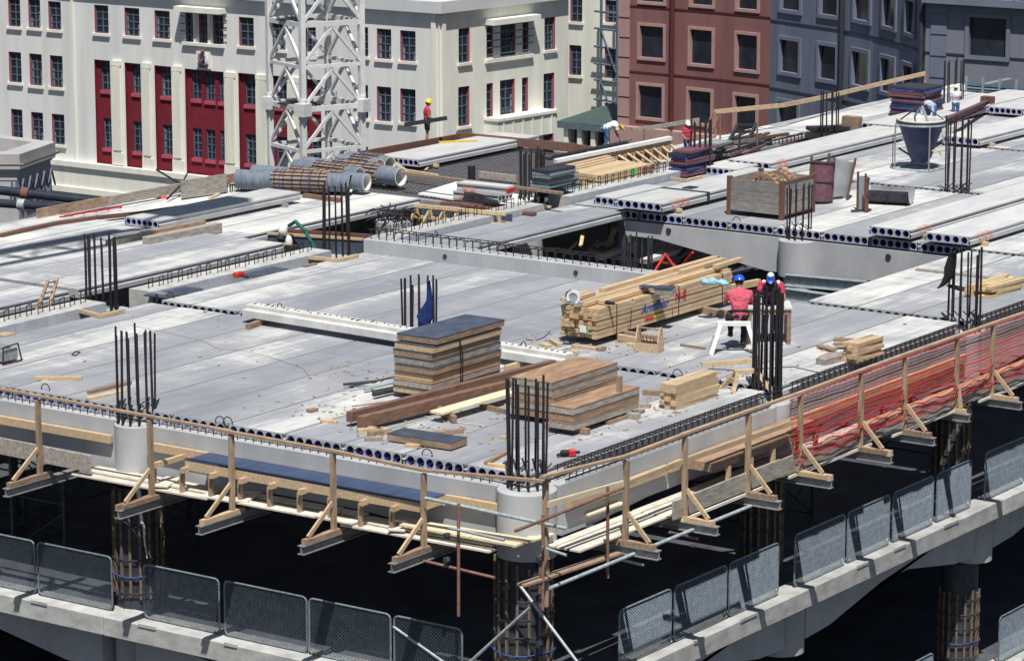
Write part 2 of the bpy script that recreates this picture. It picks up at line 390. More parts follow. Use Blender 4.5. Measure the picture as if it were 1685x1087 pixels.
# fluted pilasters between the bays
pil=[(185,99,205,272),(235,103,254,281),(285,108,304,285),(371,118,392,294),(422.5,122,444,302),(474,126,503,306)]
for k,p in enumerate(pil):
    a,c,b,d=rect(plL,p); f=MB()
    zb=plL.sz(p[2],p[3])[1]
    pbox(f,plL,a+.02,c,b-.02,d,0,.10)
    n=5; w=(b-a-.2)/(2*n-1)
    for i in range(n):
        s=a+.1+2*i*w; pbox(f,plL,s,c+.9,s+w,d-.35,.10,.24)
    pbox(f,plL,a-.05,c,b+.05,c+.75,.10,.2); pbox(f,plL,a,d-.3,b,d,.10,.16)
    f.build('pilaster',M_wallc,WB,W=True)
# string course, base grooves
zc=plL.sz(200,279)[1]
f=MB(); sA=plL.sz(-60,200)[0]
pbox(f,plL,0,zc-.1,sA,zc+.22,.02,.38); pbox(f,plL,0,zc-1.35,sA,zc-.1,.02,.22)
pbox(f,plL,0,zc-1.7,sA,zc-1.35,.02,.34)
f.build('string_course',M_wallc,WB,W=True)
f=MB()
for k in range(7):
    z0=zc-1.75-.72*(k+1); pbox(f,plL,0,z0+.07,sA,z0+.72,.0,.09)
# leave window openings clear by only building the courses between the openings
f=MB(); bo=[rect(plL,w) for w in winL[24:27]]
for k in range(6):
    z0=zc-1.78-.72*(k+1); za,zb=z0+.07,z0+.72; cur=0.0
    cuts=sorted([(o[0],o[2]) for o in bo if o[1]<zb and o[3]>za])
    for a,b in cuts+[(sA,sA)]:
        if a>cur: pbox(f,plL,cur,za,a,zb,.004,.09)
        cur=b
f.build('rusticated_course',M_wallb,WB,W=True)
# triple window canopy, mullions and plaque
a,c,b,d=rect(plL,(299,10,373,17)); f=MB(); pbox(f,plL,a,d-.25,b,d+.05,.0,.75); f.build('canopy',M_wallc,WB,W=True)
a,c,b,d=rect(plL,(302,73,370,79)); f=MB(); pbox(f,plL,a,c,b,c+.18,.0,.2)
for px in(321.8,345.5): s=plL.sz(px,40)[0]; pbox(f,plL,s-.1,c,s+.1,plL.sz(335,22)[1],0.0,.12)
f.build('window_sill',M_wallc,WB,W=True)
f=MB()
for py in(26,38,50,62,): 
    for x0,x1 in((298,306),(367,375)):
        a,z=plL.sz(x0,py); b,_=plL.sz(x1,py); f.tube(plL.pt(a,z,.12),plL.pt(b,z,.12),.03,6)
f.build('window_bars',M_steelb,WB,W=True)
pa,pc_,pb,pd_=rect(plL,(324.5,83.5,348,114)); f=MB(); pbox(f,plL,pa,pc_,pb,pd_,.0,.1); pq=f.build('crest_plaque',M_wallc,WB,W=True)
cs,cz=(pa+pb)/2,(pc_+pd_)/2; f=MB()
def disc(f,s,z,rx,rz,o,mi,n=14):
    vs=[plL.pt(s+rx*math.cos(2*math.pi*i/n),z+rz*math.sin(2*math.pi*i/n),oo) for oo in(o,o+.07) for i in range(n)]
    f.add(vs,[tuple(range(n)),tuple(range(2*n-1,n-1,-1))]+[(i,(i+1)%n,(i+1)%n+n,i+n) for i in range(n)],mi)
disc(f,cs,cz+.05,.17,.26,.12,0); disc(f,cs-.05,cz+.1,.07,.1,.16,1); disc(f,cs+.06,cz-.02,.06,.09,.165,2); disc(f,cs,cz+.45,.12,.12,.12,1); disc(f,cs,cz+.55,.1,.07,.15,2)
for sg,mi in((1,2),(-1,3)):
    disc(f,cs+sg*.27,cz+.05,.08,.24,.12,mi); disc(f,cs+sg*.24,cz+.3,.08,.09,.13,mi); disc(f,cs+sg*.3,cz-.25,.1,.06,.12,1)
    disc(f,cs+sg*.14,cz+.27,.05,.12,.11,1)
disc(f,cs,cz-.38,.33,.07,.12,4); disc(f,cs,cz-.3,.2,.05,.14,0)
f.build('coat_of_arms',[M_navy,M_rust,M_woodo,M_wallw,M_olive],pq,W=True)
s125=plL.sz(122,100)[0]; f=MB(); pbox(f,plL,s125-.07,GZ,s125+.07,ztop,.0,.12); f.build('downpipe',M_wallc,WB,W=True)
# ---- right wing ----
wr=MB(); sE=plR.sz(935,150)[0]
winR=[(754.5,48,773,102),(800.5,42,811,94),(823.5,38,848,90),(860,35,869.5,85),(896,30,913.5,81),(754,144,772.5,206),(800.5,138,811,194),(822.7,133,847,192),(859,128.5,869,184),(894.5,122,912,179),(894,220,910.5,300),(812,232,842,300)]
opR=[rect(plR,w) for w in winR]
wallgrid(wr,plR,0,sE,GZ,ztop,opR); wr.build('wall',M_wallc,WB,W=True)
for i,w in enumerate(opR): window(WB,plR,w,M_pinkr,.17,1 if w[2]-w[0]<.6 else 2,4,sill=M_wallc if i in(0,4,5,9) else None)
a,c,b,d=rect(plR,(797.5,28,875,36)); zt=plR.sz(835,31)[1]; f=MB(); pbox(f,plR,a,zt-.2,b,zt+.12,0,.7); f.build('canopy',M_wallc,WB,W=True)
f=MB()
for k in range(5):
    z=plR.sz(835,40+k*11.5)[1]; f.tube(plR.pt(a,z,.15),plR.pt(b,z,.15),.03,6)
f.build('window_bars',M_steelb,WB,W=True)
zs=plR.sz(835,95)[1]; f=MB(); pbox(f,plR,a,zs-.15,b,zs+.05,0,.18); f.build('window_sill',M_wallc,WB,W=True)
# balcony box below the windows
a=plR.sz(798,200)[0]; b=plR.sz(893,190)[0]; zt=plR.sz(845,190)[1]; zb=plR.sz(845,224)[1]; f=MB()
pbox(f,plR,a,zb,b,zt,0,1.0); pbox(f,plR,a-.08,zt-.02,b+.08,zt+.14,0,1.08)
for i in range(6): s=a+(b-a)*(i+.5)/6; pbox(f,plR,s-.05,zb+.01,s+.05,zt-.03,1.0,1.05)
f.build('balcony',M_wallc,WB,W=True)
for s in(-.0,):
    f=MB(); pbox(f,plR,.15,GZ,.45,ztop,.0,.14); pbox(f,plL,.15,GZ,.45,ztop,.0,.14); f.build('corner_strip',M_wallc,WB,W=True)
f=MB(); s=plR.sz(820,228)[0]; s2=plR.sz(880,228)[0]
# roof, cornice, end wall
e0=plR.pt(0,0); e1=plR.pt(sE,0); e2=plL.pt(sA,0); back=Vector((26,6,0)); eb=e1+Vector((1.2,0,0))+Vector((0,30,0))
f=MB(); f.quad(e1+Vector((0,0,GZ)),e1+Vector((0,0,ztop)),e1+Vector((2,30,ztop)),e1+Vector((2,30,GZ)))
f.build('end_wall',M_wallc,WB,W=True)
f=MB()
pbox(f,plL,-.2,ztop-.3,sA,ztop+.35,-.5,.35); pbox(f,plR,-.2,ztop-.301,sE,ztop+.351,-.5,.35)
f.build('cornice',M_wallb,WB,W=True)
f=MB(); z=ztop-.1
f.add([e0+Vector((.3,.3,z)),e1+Vector((0,.3,z)),e1+Vector((2,30,z)),e2+Vector((30,0,z)),e2+Vector((.3,0,z))],[(0,1,2,3,4)]); f.build('roof',M_concl,WB,W=True)
# parapet beyond the roof edge and roof rails
f=MB()
for k in range(6):
    p=plL.pt(2+k*5,ztop,-2.5); f.tube(p,p+Vector((0,0,1.1)),.03,6)
f.tube(plL.pt(2,ztop+1.1,-2.5),plL.pt(27,ztop+1.1,-2.5),.03,6); f.build('roof_rail',M_galv,WB,W=True)
# the recessed rear wing between the two buildings
q0=PD(925,100,196); pl3=VPlane(q0,(0,1)); f=MB(); s0=pl3.sz(880,100)[0]; s1=pl3.sz(1040,100)[0]
W3=thing('rear_wing_building','narrow cream rendered wing with red framed windows in the gap beside the terracotta building','building',(q0.x,q0.y,GZ))
w3=[(938.6,-15,958,37),(937,74,956.5,125),(996,0,1019,38.5),(995,79,1018,130),(995,169,1018,215)]
z3=pl3.sz(960,-60)[1]
o3=[rect(pl3,w) for w in w3]; wallgrid(f,pl3,min(s0,s1),max(s0,s1),GZ,z3,o3); f.build('wall',M_wallc,W3,W=True)
for w in o3: window(W3,pl3,w,M_pinkr,.17,2,4,sill=M_wallc)
# green roofed lean-to between buildings
q1=PD(935,200,180); pl6=VPlane(q1,(0,1)); a=pl6.sz(925,200)[0]; b=pl6.sz(1014,200)[0]
zt=pl6.sz(975,196)[1]; zb=zt-2.2; SH=thing('lean_to_shed','low shed with a green ribbed metal roof between the cream building and the terracotta building','shed',(q1.x,q1.y,GZ))
f=MB(); m0,m1=min(a,b),max(a,b)
f.quad(pl6.pt(m0,zt-.3,.5),pl6.pt(m1,zt-.3,.5),pl6.pt(m1,zt+.1,-5),pl6.pt(m0,zt+.1,-5))
for i in range(26):
    s=m0+(m1-m0)*i/25; f.bar(pl6.pt(s,zt-.26,.5),pl6.pt(s,zt+.14,-5),.07,.07)
f.build('roof',M_tin,SH,W=True)
f=MB(); pbox(f,pl6,m0,zt-.6,m1,zt-.3,.3,.5,0); f.build('gutter',M_steelb,SH,W=True)
f=MB(); pbox(f,pl6,m0,GZ,m1,zt-.62,-.5,-.4); f.build('wall',M_glass,SH,W=True)
f=MB()
for i in range(4):
    s=m0+(m1-m0)*(i+.5)/4; pbox(f,pl6,s-.15,GZ,s+.15,zt-.62,0,.3)
f.build('posts',M_wallc,SH,W=True)
# ladder-like pipe scaffold against the rear wing
SC=thing('pipe_scaffold','narrow pipe scaffold tower standing against the cream rear wing','scaffold',(q0.x-3,q0.y,GZ))
pl7=VPlane(pl3.pt(0,0,1.6),(0,1)); f=MB(); a,_=pl7.sz(989,100); b,_=pl7.sz(1015,100)
for s in(a,b):
    f.tube(pl7.pt(s,GZ),pl7.pt(s,z3),.09,6)
f.build('standard',M_steelb,SC,W=True)
for py in(-5,20,48,78,106,133,165,190):
    z=pl7.sz(1000,py)[1]; f=MB(); f.tube(pl7.pt(a+.5,z),pl7.pt(b-.6,z-.1),.07,6); f.build('ledger',M_steelb,SC,W=True)
for k,py in enumerate((48,133)):
    z=pl7.sz(1000,py)[1]; f=MB(); f.tube(pl7.pt(a,z,.1),pl7.pt(b,z-2.6,.1),.06,6); f.build('brace',M_steelb,SC,W=True)
# ---- terracotta and blue-grey building with a concave facade ----
def seg_dir(a): # a = right per forward unit of the vanishing direction; going right we come nearer
    r,fw=-a,-1.0; return Vector((r*math.sin(YAW)+fw*math.cos(YAW),-r*math.cos(YAW)+fw*math.sin(YAW))).normalized()
pts=[PD(1018,100,176)]; segs=[]
for px,a in((1108,-1.3),(1190,-1.15),(1267,-.98),(1388,-.62),(1436,-.42),(1480,-.30),(1522,-.21)):
    d=seg_dir(a); pl=VPlane(pts[-1],d); h=pl.hit(px,100); segs.append((pl,(Vector((h.x,h.y,0))-pl.p).length)); pts.append(h)
dA=Vector((0,-1)); plW=VPlane(pts[-1],dA); h=plW.hit(1760,100); segs.append((plW,(Vector((h.x,h.y,0))-plW.p).length)); pts.append(h)
TB=thing('terracotta_building','terracotta painted building with pale pink square window surrounds','building',(pts[0].x,pts[0].y,GZ))
GB=thing('blue_grey_building','blue grey building with a concave shaded facade joining the terracotta one','building',(pts[3].x,pts[3].y,GZ))
wins=[(1054,42,1092,97,0),(1137,48,1172,107.5,1),(1213.5,56,1246.5,117,2),(1051.6,140,1090,196,0),(1134,148,1170,205,1),(1210.6,157,1244,220,2),(1054,-60,1093,5,0),(1139,-55,1173,10,1),(1215,-50,1247,17,2),
 (1285,64.6,1314.6,122,3),(1348.7,74,1375.6,133,3),(1404,84,1427.7,144,4),(1451.7,95,1470.7,155,5),(1488.7,107,1503,168,6),(1286.6,-45,1316.4,19,3),(1351,-35,1378.5,27,3),(1407,-25,1431,36,4),(1455,-12,1473,46.6,5),(1492,0,1505,57,6),(1281.6,167,1312,225,3),(1596,28,1655.5,95,7)]
zT=12
for k,(pl,L) in enumerate(segs):
    par=TB if k<3 else GB; wm=M_terra if k<3 else (M_bgrey2 if k==7 else M_bgrey)
    o=[rect(pl,w) for w in wins if w[4]==k]; f=MB(); wallgrid(f,pl,0,L,GZ,zT,o); f.build('wall',wm,par,W=True)
    for w in o: window(par,pl,w,M_pinkf if k<3 else M_bgrel,.14,1,1,frame=M_pinkf if k<3 else M_bgrel,fw=.2 if k>2 else .16,bar=False,fd=.09)
    for py,px in((132,1190),(22,1190),(236,1190)) if k<3 else ((150,1300),(38,1300)):
        f=MB()
        ref=segs[2 if k<3 else 3][0]; z=ref.sz(px,py)[1]; pbox(f,pl,0,z-.05,L,z+.05,.0,.03)
        f.build('panel_joint',M_terrd if k<3 else M_darks,par,W=True)
for px,pr,k,m in((1108,TB,0,M_terrd),(1388,GB,3,M_darks),(1520,GB,6,M_darks)):
    pl,L=segs[k]; s=pl.sz(px,100)[0]; f=MB(); f.tube(pl.pt(s,GZ,.16),pl.pt(s,zT,.16),.13,8); f.build('downpipe',m,pr,W=True)
pl,L=segs[0]; f=MB()
for i in range(14):
    z=-16+i*1.1; pbox(f,pl,0,z,.75,z+1.0,0,.08)
f.build('quoins',M_pinkf,TB,W=True)
pl,L=segs[7]; f=MB()
for i in range(14):
    z=-14+i*1.05; pbox(f,pl,.3,z,1.15,z+.95,0,.07)
f.build('quoins',M_bgrel,GB,W=True)
f=MB(); zc_=pl.sz(1600,8)[1]; pbox(f,pl,0,zc_,L,zc_+.35,0,.5); f.build('cornice',M_bgrel,GB,W=True)
for i in range(14):
    f=MB(); s=.4+i*.9; f.tube(pl.pt(s,zc_+.35,.3),pl.pt(s,zc_+1.3,.3),.14,8); f.build('baluster',M_bgrel,GB,W=True)
f=MB(); pbox(f,pl,0,zc_+1.3,L,zc_+1.55,.05,.5)
f.build('balustrade',M_bgrel,GB,W=True)
f=MB()
# low terracotta plinth ledge
pl,L=segs[0]; z=pl.sz(1060,209)[1]; 
for k in range(3): pl,L=segs[k]; pbox(f,pl,0 if k else -0.2,z-3,L,z,0,.5)
f.build('plinth',M_pinkf,TB,W=True)
# ---- old stone chimney block at left ----
OB=thing('old_parapet_tower','squat old stone tower top with a zigzag frieze and heavy coping at the left edge','tower',(20,45,GZ))
def tower():
    dep=118; p=PD(28,330,dep); plA=VPlane(p,seg_dir(-1.43)) # long face to the left of the corner is hidden; two faces and a chamfer
    c0=PD(-40,300,dep-1); 
    d1=Vector((0,1)); 
    pc=PD(84,300,dep); pm=PD(28,300,dep-3.0); pm2=PD(14,300,dep-3.0)
    return pc,pm,pm2
pc,pm,pm2=tower()
def zt(px,py,p):   # height of pixel at depth of point p
    r=ray(px,py); hv=Vector((p.x-CAM.x,p.y-CAM.y)); t=hv.length/Vector((r.x,r.y)).length; return CAM.z+r.z*t
zt0=zt(84,225,pc); H2=[pm2+(pm2-pm)*0+Vector((0,8,0))-Vector((0,0,0)),pm2,pm,pc,pc+Vector((0,7,0)),pm2+Vector((3,13,0))]
foot=[Vector((v.x,v.y,0)) for v in [pm2+Vector((-2.2,3.2,0)),pm2,pm,pc,pc+Vector((.5,6,0)),pm2+Vector((2,10,0))]]
def ring(foot,k,z):
    c=sum(foot,Vector((0,0,0)))/len(foot); return [c+(v-c)*k+Vector((0,0,z)) for v in foot]
def loft(f,rings,mi=0,cap=True):
    n=len(rings[0]); base=[v for r in rings for v in r]; fs=[]
    for a in range(len(rings)-1):
        for i in range(n): fs.append((a*n+i,a*n+(i+1)%n,(a+1)*n+(i+1)%n,(a+1)*n+i))
    if cap: fs.append(tuple(range((len(rings)-1)*n,len(rings)*n)))
    f.add(base,fs,mi)
f=MB(); z=zt0; loft(f,[ring(foot,1.35,GZ),ring(foot,1.22,z-5.2),ring(foot,1.02,z-2.9),ring(foot,1.0,z-.9)],cap=False); f.build('shaft',M_stone,OB,W=True)
f=MB(); loft(f,[ring(foot,1.01,z-2.5),ring(foot,1.015,z-2.42)],cap=False); f.build('groove',M_darks,OB,W=True)
f=MB(); loft(f,[ring(foot,1.0,z-.9),ring(foot,1.06,z-.75),ring(foot,1.06,z-.2),ring(foot,1.0,z-.2),ring(foot,.8,z-.2)],cap=False)
loft(f,[ring(foot,.8,z-.2),ring(foot,.8,z-.8)]); loft(f,[ring(foot,1.1,z-.62),ring(foot,1.12,z-.55),ring(foot,1.12,z-.5)],cap=False); f.build('coping',M_stone,OB,W=True)
f=MB(); fr=ring(foot,1.03,0)
for i in(1,2):
    a,b=fr[i],fr[i+1]; L=(b-a).length; n=max(2,int(L/.55)); n2=Vector(((b-a).y,-(b-a).x,0)).normalized()
    if n2.dot(CAM-a)<0: n2=-n2
    for k in range(n):
        p0=a+(b-a)*(k/n)+n2*.06; p1=a+(b-a)*((k+.5)/n)+n2*.06; p2=a+(b-a)*((k+1)/n)+n2*.06
        f.bar(p0+Vector((0,0,z-1.8)),p1+Vector((0,0,z-1.15)),.05,.06,up=n2); f.bar(p1+Vector((0,0,z-1.15)),p2+Vector((0,0,z-1.8)),.05,.06,up=n2)
f.build('zigzag_frieze',M_bgrel,OB,W=True)
# dark service pipes crossing in front of the tower
for k,(a,b,r,dep) in enumerate([((-20,311),(170,333),.16,108),((-20,333),(150,344),.15,107)]):
    f=MB(); p=PD(*a,dep); q=PD(*b,dep-1); f.tube(p,q,r,12)
    o=f.build('service_pipe',M_black2,loc=tuple((p+q)/2),W=True); tag(o,['upper thick dark service pipe crossing in front of the old stone tower','lower thick dark service pipe below another pipe at the foot of the old stone tower'][k],'pipe','dark service pipes by the old tower')
    f=MB(); m=p.lerp(q,.3); f.tube(m,m+(q-p).normalized()*.25,r+.05,12); f.build('coupling',M_rust if k==0 else M_galv,o,W=True)
# ---- tower crane mast ----
CR=thing('tower_crane','white lattice tower crane mast with an inner ladder rising behind the deck','crane',(32.2,30.9,GZ))
pb=PD(500,290,100); wA=None
# square mast: axis direction of left face from pixel widths
ang=math.atan2(92,60); s_m=2.15
def rdir(r,fw): return Vector((r*math.sin(YAW)+fw*math.cos(YAW),-r*math.cos(YAW)+fw*math.sin(YAW),0))
front=Vector((pb.x,pb.y,0)); e1=rdir(-60/110,92/110)*s_m; e2=rdir(92/110,60/110)*s_m
cor=[front,front+e2,front+e1+e2,front+e1]
zb_,zt_=GZ,16
for c in cor:
    f=MB(); f.bar(c+Vector((0,0,zb_)),c+Vector((0,0,zt_)),.17,.17,up=e1)
    f.build('chord',M_cranew,CR,W=True)
zlev=zt(500,181,front); hh=(zlev-zt(500,42,front))/2
hh=abs(hh)
for side in range(4):
    a,b=cor[side],cor[(side+1)%4]; FS=MB(); GS=MB()
    for k in range(-8,14):
        z=zlev+k*hh*1.0
        if z>zt_-1 or z<GZ: continue
        one=-2<=k<=4; f=MB() if one else FS
        f.bar(a+Vector((0,0,z)),b+Vector((0,0,z)),.09,.11 if k%2 else .16)
        if one: f.build('horizontal_brace',M_cranew,CR,W=True)
        m=(a+b)/2+Vector((0,0,z+hh*.93))
        for e in(a,b):
            g2=MB() if one else GS; g2.bar(e+Vector((0,0,z+.05)),m,.09,.09,up=(b-a).cross(Vector((0,0,1))))
            if one: g2.build('diagonal_brace',M_cranew,CR,W=True)
    if FS.v: FS.build('hidden_horizontal_brace',M_cranew,CR,W=True)['kind']='stuff'
    if GS.v: GS.build('hidden_diagonal_brace',M_cranew,CR,W=True)['kind']='stuff'
for c in cor:
    f=MB(); f.box(c+Vector((-.2,-.2,zlev-.2)),c+Vector((.2,.2,zlev+.2)))
    f.tube(c+Vector((0,0,zlev-.32)),c+Vector((0,0,zlev+.32)),.14,8)
    f.build('joint_sleeve',M_cranew,CR,W=True)
la=(cor[0]*.35+cor[3]*.35+cor[1]*.15+cor[2]*.15); f=MB(); ld=e1.normalized()*.2
for sg in(-1,1): f.tube(la+ld*sg+Vector((0,0,GZ)),la+ld*sg+Vector((0,0,zt_)),.025,6)
z=GZ
while z<zt_: f.tube(la-ld+Vector((0,0,z)),la+ld+Vector((0,0,z)),.014,5); z+=.3
f.build('ladder',M_steelb,CR,W=True)
for k in(-2,0,2):
    f=MB()
    z=zlev+k*hh+.05; c=(cor[0]+cor[3]+la*2)/4; f.box(c+Vector((-.4,-.45,z)),c+Vector((.45,.4,z+.06)))
    f.build('landing',M_darks,CR,W=True)

# ---- unseen lattice jib, placed from its shade and joined to no mast, high above the left of the deck (out of frame, casts the striped shade) ----
hj=26.0; ja=P(-40,436)-SUN*(hj/-SUN.z)*-1 if False else P(-40,436)+Vector((-.39*hj,-.31*hj,hj)); jb=P(235,386)+Vector((-.39*hj,-.31*hj,hj))
jd=(jb-ja).normalized(); jb=jb-jd*.2; ja=ja-jd*18; js=jd.cross(Vector((0,0,1))).normalized()
JB=thing('crane_jib','unseen lattice crane jib high over the left of the deck, casting striped shade','crane',tuple(ja))
for o,z in((-.75,0),(.75,0),(0,1.3)): f=MB(); f.bar(ja+js*o+Vector((0,0,z)),jb+js*o+Vector((0,0,z)),.28,.28); f.build('chord',M_cranew,JB,W=True)
f=MB(); nj=int((jb-ja).length/1.6)
for k in range(nj):
    a=ja+jd*k*1.6; b=a+jd*.8; c=a+jd*1.6
    for o in(-.75,.75): f.bar(a+js*o,b+Vector((0,0,1.3)),.1,.1); f.bar(b+Vector((0,0,1.3)),c+js*o,.1,.1)
    f.bar(a-js*.75,a+js*.75,.1,.1)
f.build('lacing',M_cranew,JB,W=True)
f=MB(); q=P(330,352)+Vector((-.39*hj,-.31*hj,hj)); f.box(q-Vector((1.9,.8,.6)),q+Vector((1.2,.9,.6))); f.build('plank_shade_block',M_cranew,JB,W=True)  # unseen block placed so its shade falls on the upper left plank
f=MB(); f.bar(jb+Vector((0,0,.6)),q,.2,.2); f.build('tie_link',M_cranew,JB,W=True)
# ======================= CAR PARK STRUCTURE =======================
def hc_end(mb,x,y0,y1,z0,z1,sgn,nh=6,mi=0,mh=1,mp=2,depth=.35,r=None,ml=None):
    w=(y1-y0)/nh; h=z1-z0; r=r or min(w,h)*.40; n=16
    for k in range(nh):
        yc=y0+w*(k+.5); zc=(z0+z1)/2; o=[];i_=[];d_=[]
        for j in range(n):
            t=2*math.pi*(j+.5)/n; c,s=math.cos(t),math.sin(t); q=max(abs(c)/(w/2),abs(s)/(h/2)); o.append((x,yc+c/q,zc+s/q)); i_.append((x,yc+c*r,zc+s*r)); d_.append((x-sgn*depth,yc+c*r,zc+s*r))
        fs=[(j,(j+1)%n,(j+1)%n+n,j+n) for j in range(n)]
        if sgn<0: fs=[f[::-1] for f in fs]
        mb.add(o+i_,fs,mi); mb.add(i_+d_,fs,mh,True); mb.add(d_,[tuple(range(n))],mp)
        # corner fill between the ellipse-projected square samples
        for a,b in((-1,-1),(1,-1),(1,1),(-1,1)):
            pc=(x,yc+a*w/2,zc+b*h/2)
            best=sorted(range(n),key=lambda j:(o[j][1]-pc[1])**2+(o[j][2]-pc[2])**2)[:2]
            mb.add([pc,o[best[0]],o[best[1]]],[(0,1,2)],mi)
def plank(mb,x0,x1,y0,y1,zt=0.,t=.22,ends=(True,True),nh=6,mi=0,ms=0):
    # top, bottom, grooved sides and cored ends
    zb=zt-t; b=.02
    for y,s in((y0,1),(y1,-1)):
        pr=[(0,zb),(0,zt-.12),(.035,zt-.10),(.035,zt-.05),(.015,zt-.035),(b,zt)]
        pr=[(y+s*p[0],p[1]) for p in pr]; vs=[(x,*p) for x in(x0,x1) for p in pr]; n=len(pr)
        mb.add(vs,[(i,i+1,i+1+n,i+n) for i in range(n-1)],ms)
    mb.quad((x0,y0+b,zt),(x1,y0+b,zt),(x1,y1-b,zt),(x0,y1-b,zt),mi)
    mb.quad((x0,y0,zb),(x0,y1,zb),(x1,y1,zb),(x1,y0,zb),ms)
    for x,sg,e in((x0,-1,ends[0]),(x1,1,ends[1])):
        if e: hc_end(mb,x,y0+.04,y1-.04,zb,zt,sg,nh,ms,1+1,3)
        else: mb.quad((x,y0,zb),(x,y1,zb),(x,y1,zt),(x,y0,zt),ms)
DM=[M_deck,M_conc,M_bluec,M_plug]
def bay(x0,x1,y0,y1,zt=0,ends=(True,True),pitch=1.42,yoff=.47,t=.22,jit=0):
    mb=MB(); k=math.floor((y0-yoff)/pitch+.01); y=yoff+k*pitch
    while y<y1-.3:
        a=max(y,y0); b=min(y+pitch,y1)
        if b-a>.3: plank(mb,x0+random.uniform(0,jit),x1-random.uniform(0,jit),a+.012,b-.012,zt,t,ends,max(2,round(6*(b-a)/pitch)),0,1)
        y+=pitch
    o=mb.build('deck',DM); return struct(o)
GX=[.43,9.1,17.7,26.1,34.4,42.8,51.4]; GY=[.47,9.5,18.2,27.4]
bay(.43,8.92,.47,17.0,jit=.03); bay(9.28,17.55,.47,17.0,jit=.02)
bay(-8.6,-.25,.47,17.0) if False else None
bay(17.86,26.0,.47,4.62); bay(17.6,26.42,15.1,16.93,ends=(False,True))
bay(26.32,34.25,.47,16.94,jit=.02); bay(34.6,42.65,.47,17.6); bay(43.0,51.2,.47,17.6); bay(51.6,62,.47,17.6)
bay(42.9,57,17.7,20.75,zt=-.02,ends=(False,False)); bay(34.6,42.8,18.8,20.75,zt=-.02,ends=(False,False))
# rear left bays
bay(.43,8.6,19.2,27.3,zt=.08,yoff=19.2); bay(8.9,16.6,19.2,27.3,zt=.08,yoff=19.2,ends=(False,False))
bay(16.75,24.8,20.95,27.3,zt=.0,yoff=20.95,ends=(True,False)); 
mb=MB(); mb.box((24.8,18.7,-.3),(34.4,27.3,-.04)); struct(mb.build('deck',M_mesh))
# inverted-T ledges (pale strip beside each ribbed beam)
def solo(mb,name,m,label,cat,loc=None,group=None,bev=0,kind=None):
    if loc is None:
        c=Vector((0,0,0)); 
        for v in mb.v: c+=v
        c/=len(mb.v); loc=(c.x,c.y,min(v.z for v in mb.v))
    o=mb.build(name,m,loc=loc,W=True,bev=bev); return tag(o,label,cat,group)
RB=[(-8,8.0,'first ribbed beam from the left edge, with the ladder leaning on it'),(9.6,16.4,'ribbed beam left of the leaning timber stack, behind the front deck'),(18.2,25.2,'ribbed beam behind the long grey plank span, left of the dark bar cage',17.0,.17),(26.4,33.6,'ribbed beam in front of the fresh timber packs at the rear',17.02,.2)]
def stirrups(mb,p,q,n,h,w,side,r=.012,closed=True):
    p=Vector(p);q=Vector(q); sd=Vector(side)
    for i in range(n):
        c=p.lerp(q,(i+.5)/n)+Vector((random.uniform(-.02,.02),random.uniform(-.02,.02),0)); hh=h*random.uniform(.85,1.05)
        a=c-sd*w/2; b=c+sd*w/2; mb.tube(a,a+Vector((0,0,hh)),r,5); mb.tube(b,b+Vector((0,0,hh)),r,5)
        if closed: mb.tube(a+Vector((0,0,hh)),b+Vector((0,0,hh)),r,5)
def stirrup_parts(T,p,q,n,h,w,side,r=.012):
    p=Vector(p);q=Vector(q)
    for i in range(n):
        m=MB(); a=p.lerp(q,i/n); b=p.lerp(q,(i+1)/n); stirrups(m,a,b,1,h,w,side,r); m.build('stirrup',M_rebar,T,W=True)
def add_rib(x0,x1,lab,yf=17.55,zt=.09):
    T=thing('ribbed_beam',lab,'beam',(x0,18.1,-.6),0,'ribbed precast beams')
    m=MB(); m.box((x0,yf,-.7),(x1,yf+.7,zt))
    if yf>17.3: m.box((x0,16.9,-.7),(x1,17.55,-.26))
    o=m.build('body',M_kerb,T,W=True)
    m=MB(); n=int((x1-x0)/.33)
    for i in range(n):
        a=x0+(x1-x0)*i/n; b=x0+(x1-x0)*(i+1)/n-.025; m.box((a,yf-.05,-.25),(b,yf,zt))
    m.build('ribbed_side',M_block,T,W=True)
    stirrup_parts(T,(x0+.2,yf+.35,zt),(x1-.2,yf+.35,zt),int((x1-x0)/.36),.26,.26,(.9,.3,0))
for r in RB: add_rib(*r)
# ---- edge beams ----
def concrete_beam(x0,y0,x1,y1,zb,zt,label,group='precast edge beams',axis='y',out=-1,stir=True,taper=0,holes=()):
    T=thing('concrete_beam',label,'beam',((x0+x1)/2,(y0+y1)/2,zb),0,group)
    m=MB()
    if taper and axis=='y':
        L=y1-y0; poly=[(y0,zt),(y0,zb-taper),(y0+min(1.2,L*.2),zb-taper),(y0+L*.38,zb),(y1-L*.38,zb),(y1-min(1.2,L*.2),zb-taper),(y1,zb-taper),(y1,zt)]
        n=len(poly); vs=[(x,*p) for x in(x0,x1) for p in poly]
        m.add(vs,[(i,(i+1)%n,(i+1)%n+n,i+n) for i in range(n)],0)
        for off in(0,n):
            m.add([vs[i+off] for i in range(n)],[(0,1,2,3),(0,3,4,7),(4,5,6,7)],0)
    elif taper:
        L=x1-x0; poly=[(x0,zt),(x0,zb-taper),(x0+min(1.2,L*.2),zb-taper),(x0+L*.38,zb),(x1-L*.38,zb),(x1-min(1.2,L*.2),zb-taper),(x1,zb-taper),(x1,zt)]
        n=len(poly); vs=[(p[0],y,p[1]) for y in(y0,y1) for p in poly]
        m.add(vs,[(i,(i+1)%n,(i+1)%n+n,i+n) for i in range(n)],0)
        for off in(0,n): m.add([vs[i+off] for i in range(n)],[(0,1,2,3),(0,3,4,7),(4,5,6,7)],0)
    else: m.box((x0,y0,zb),(x1,y1,zt))
    m.build('body',M_conc,T,W=True,bev=.015)
    return T
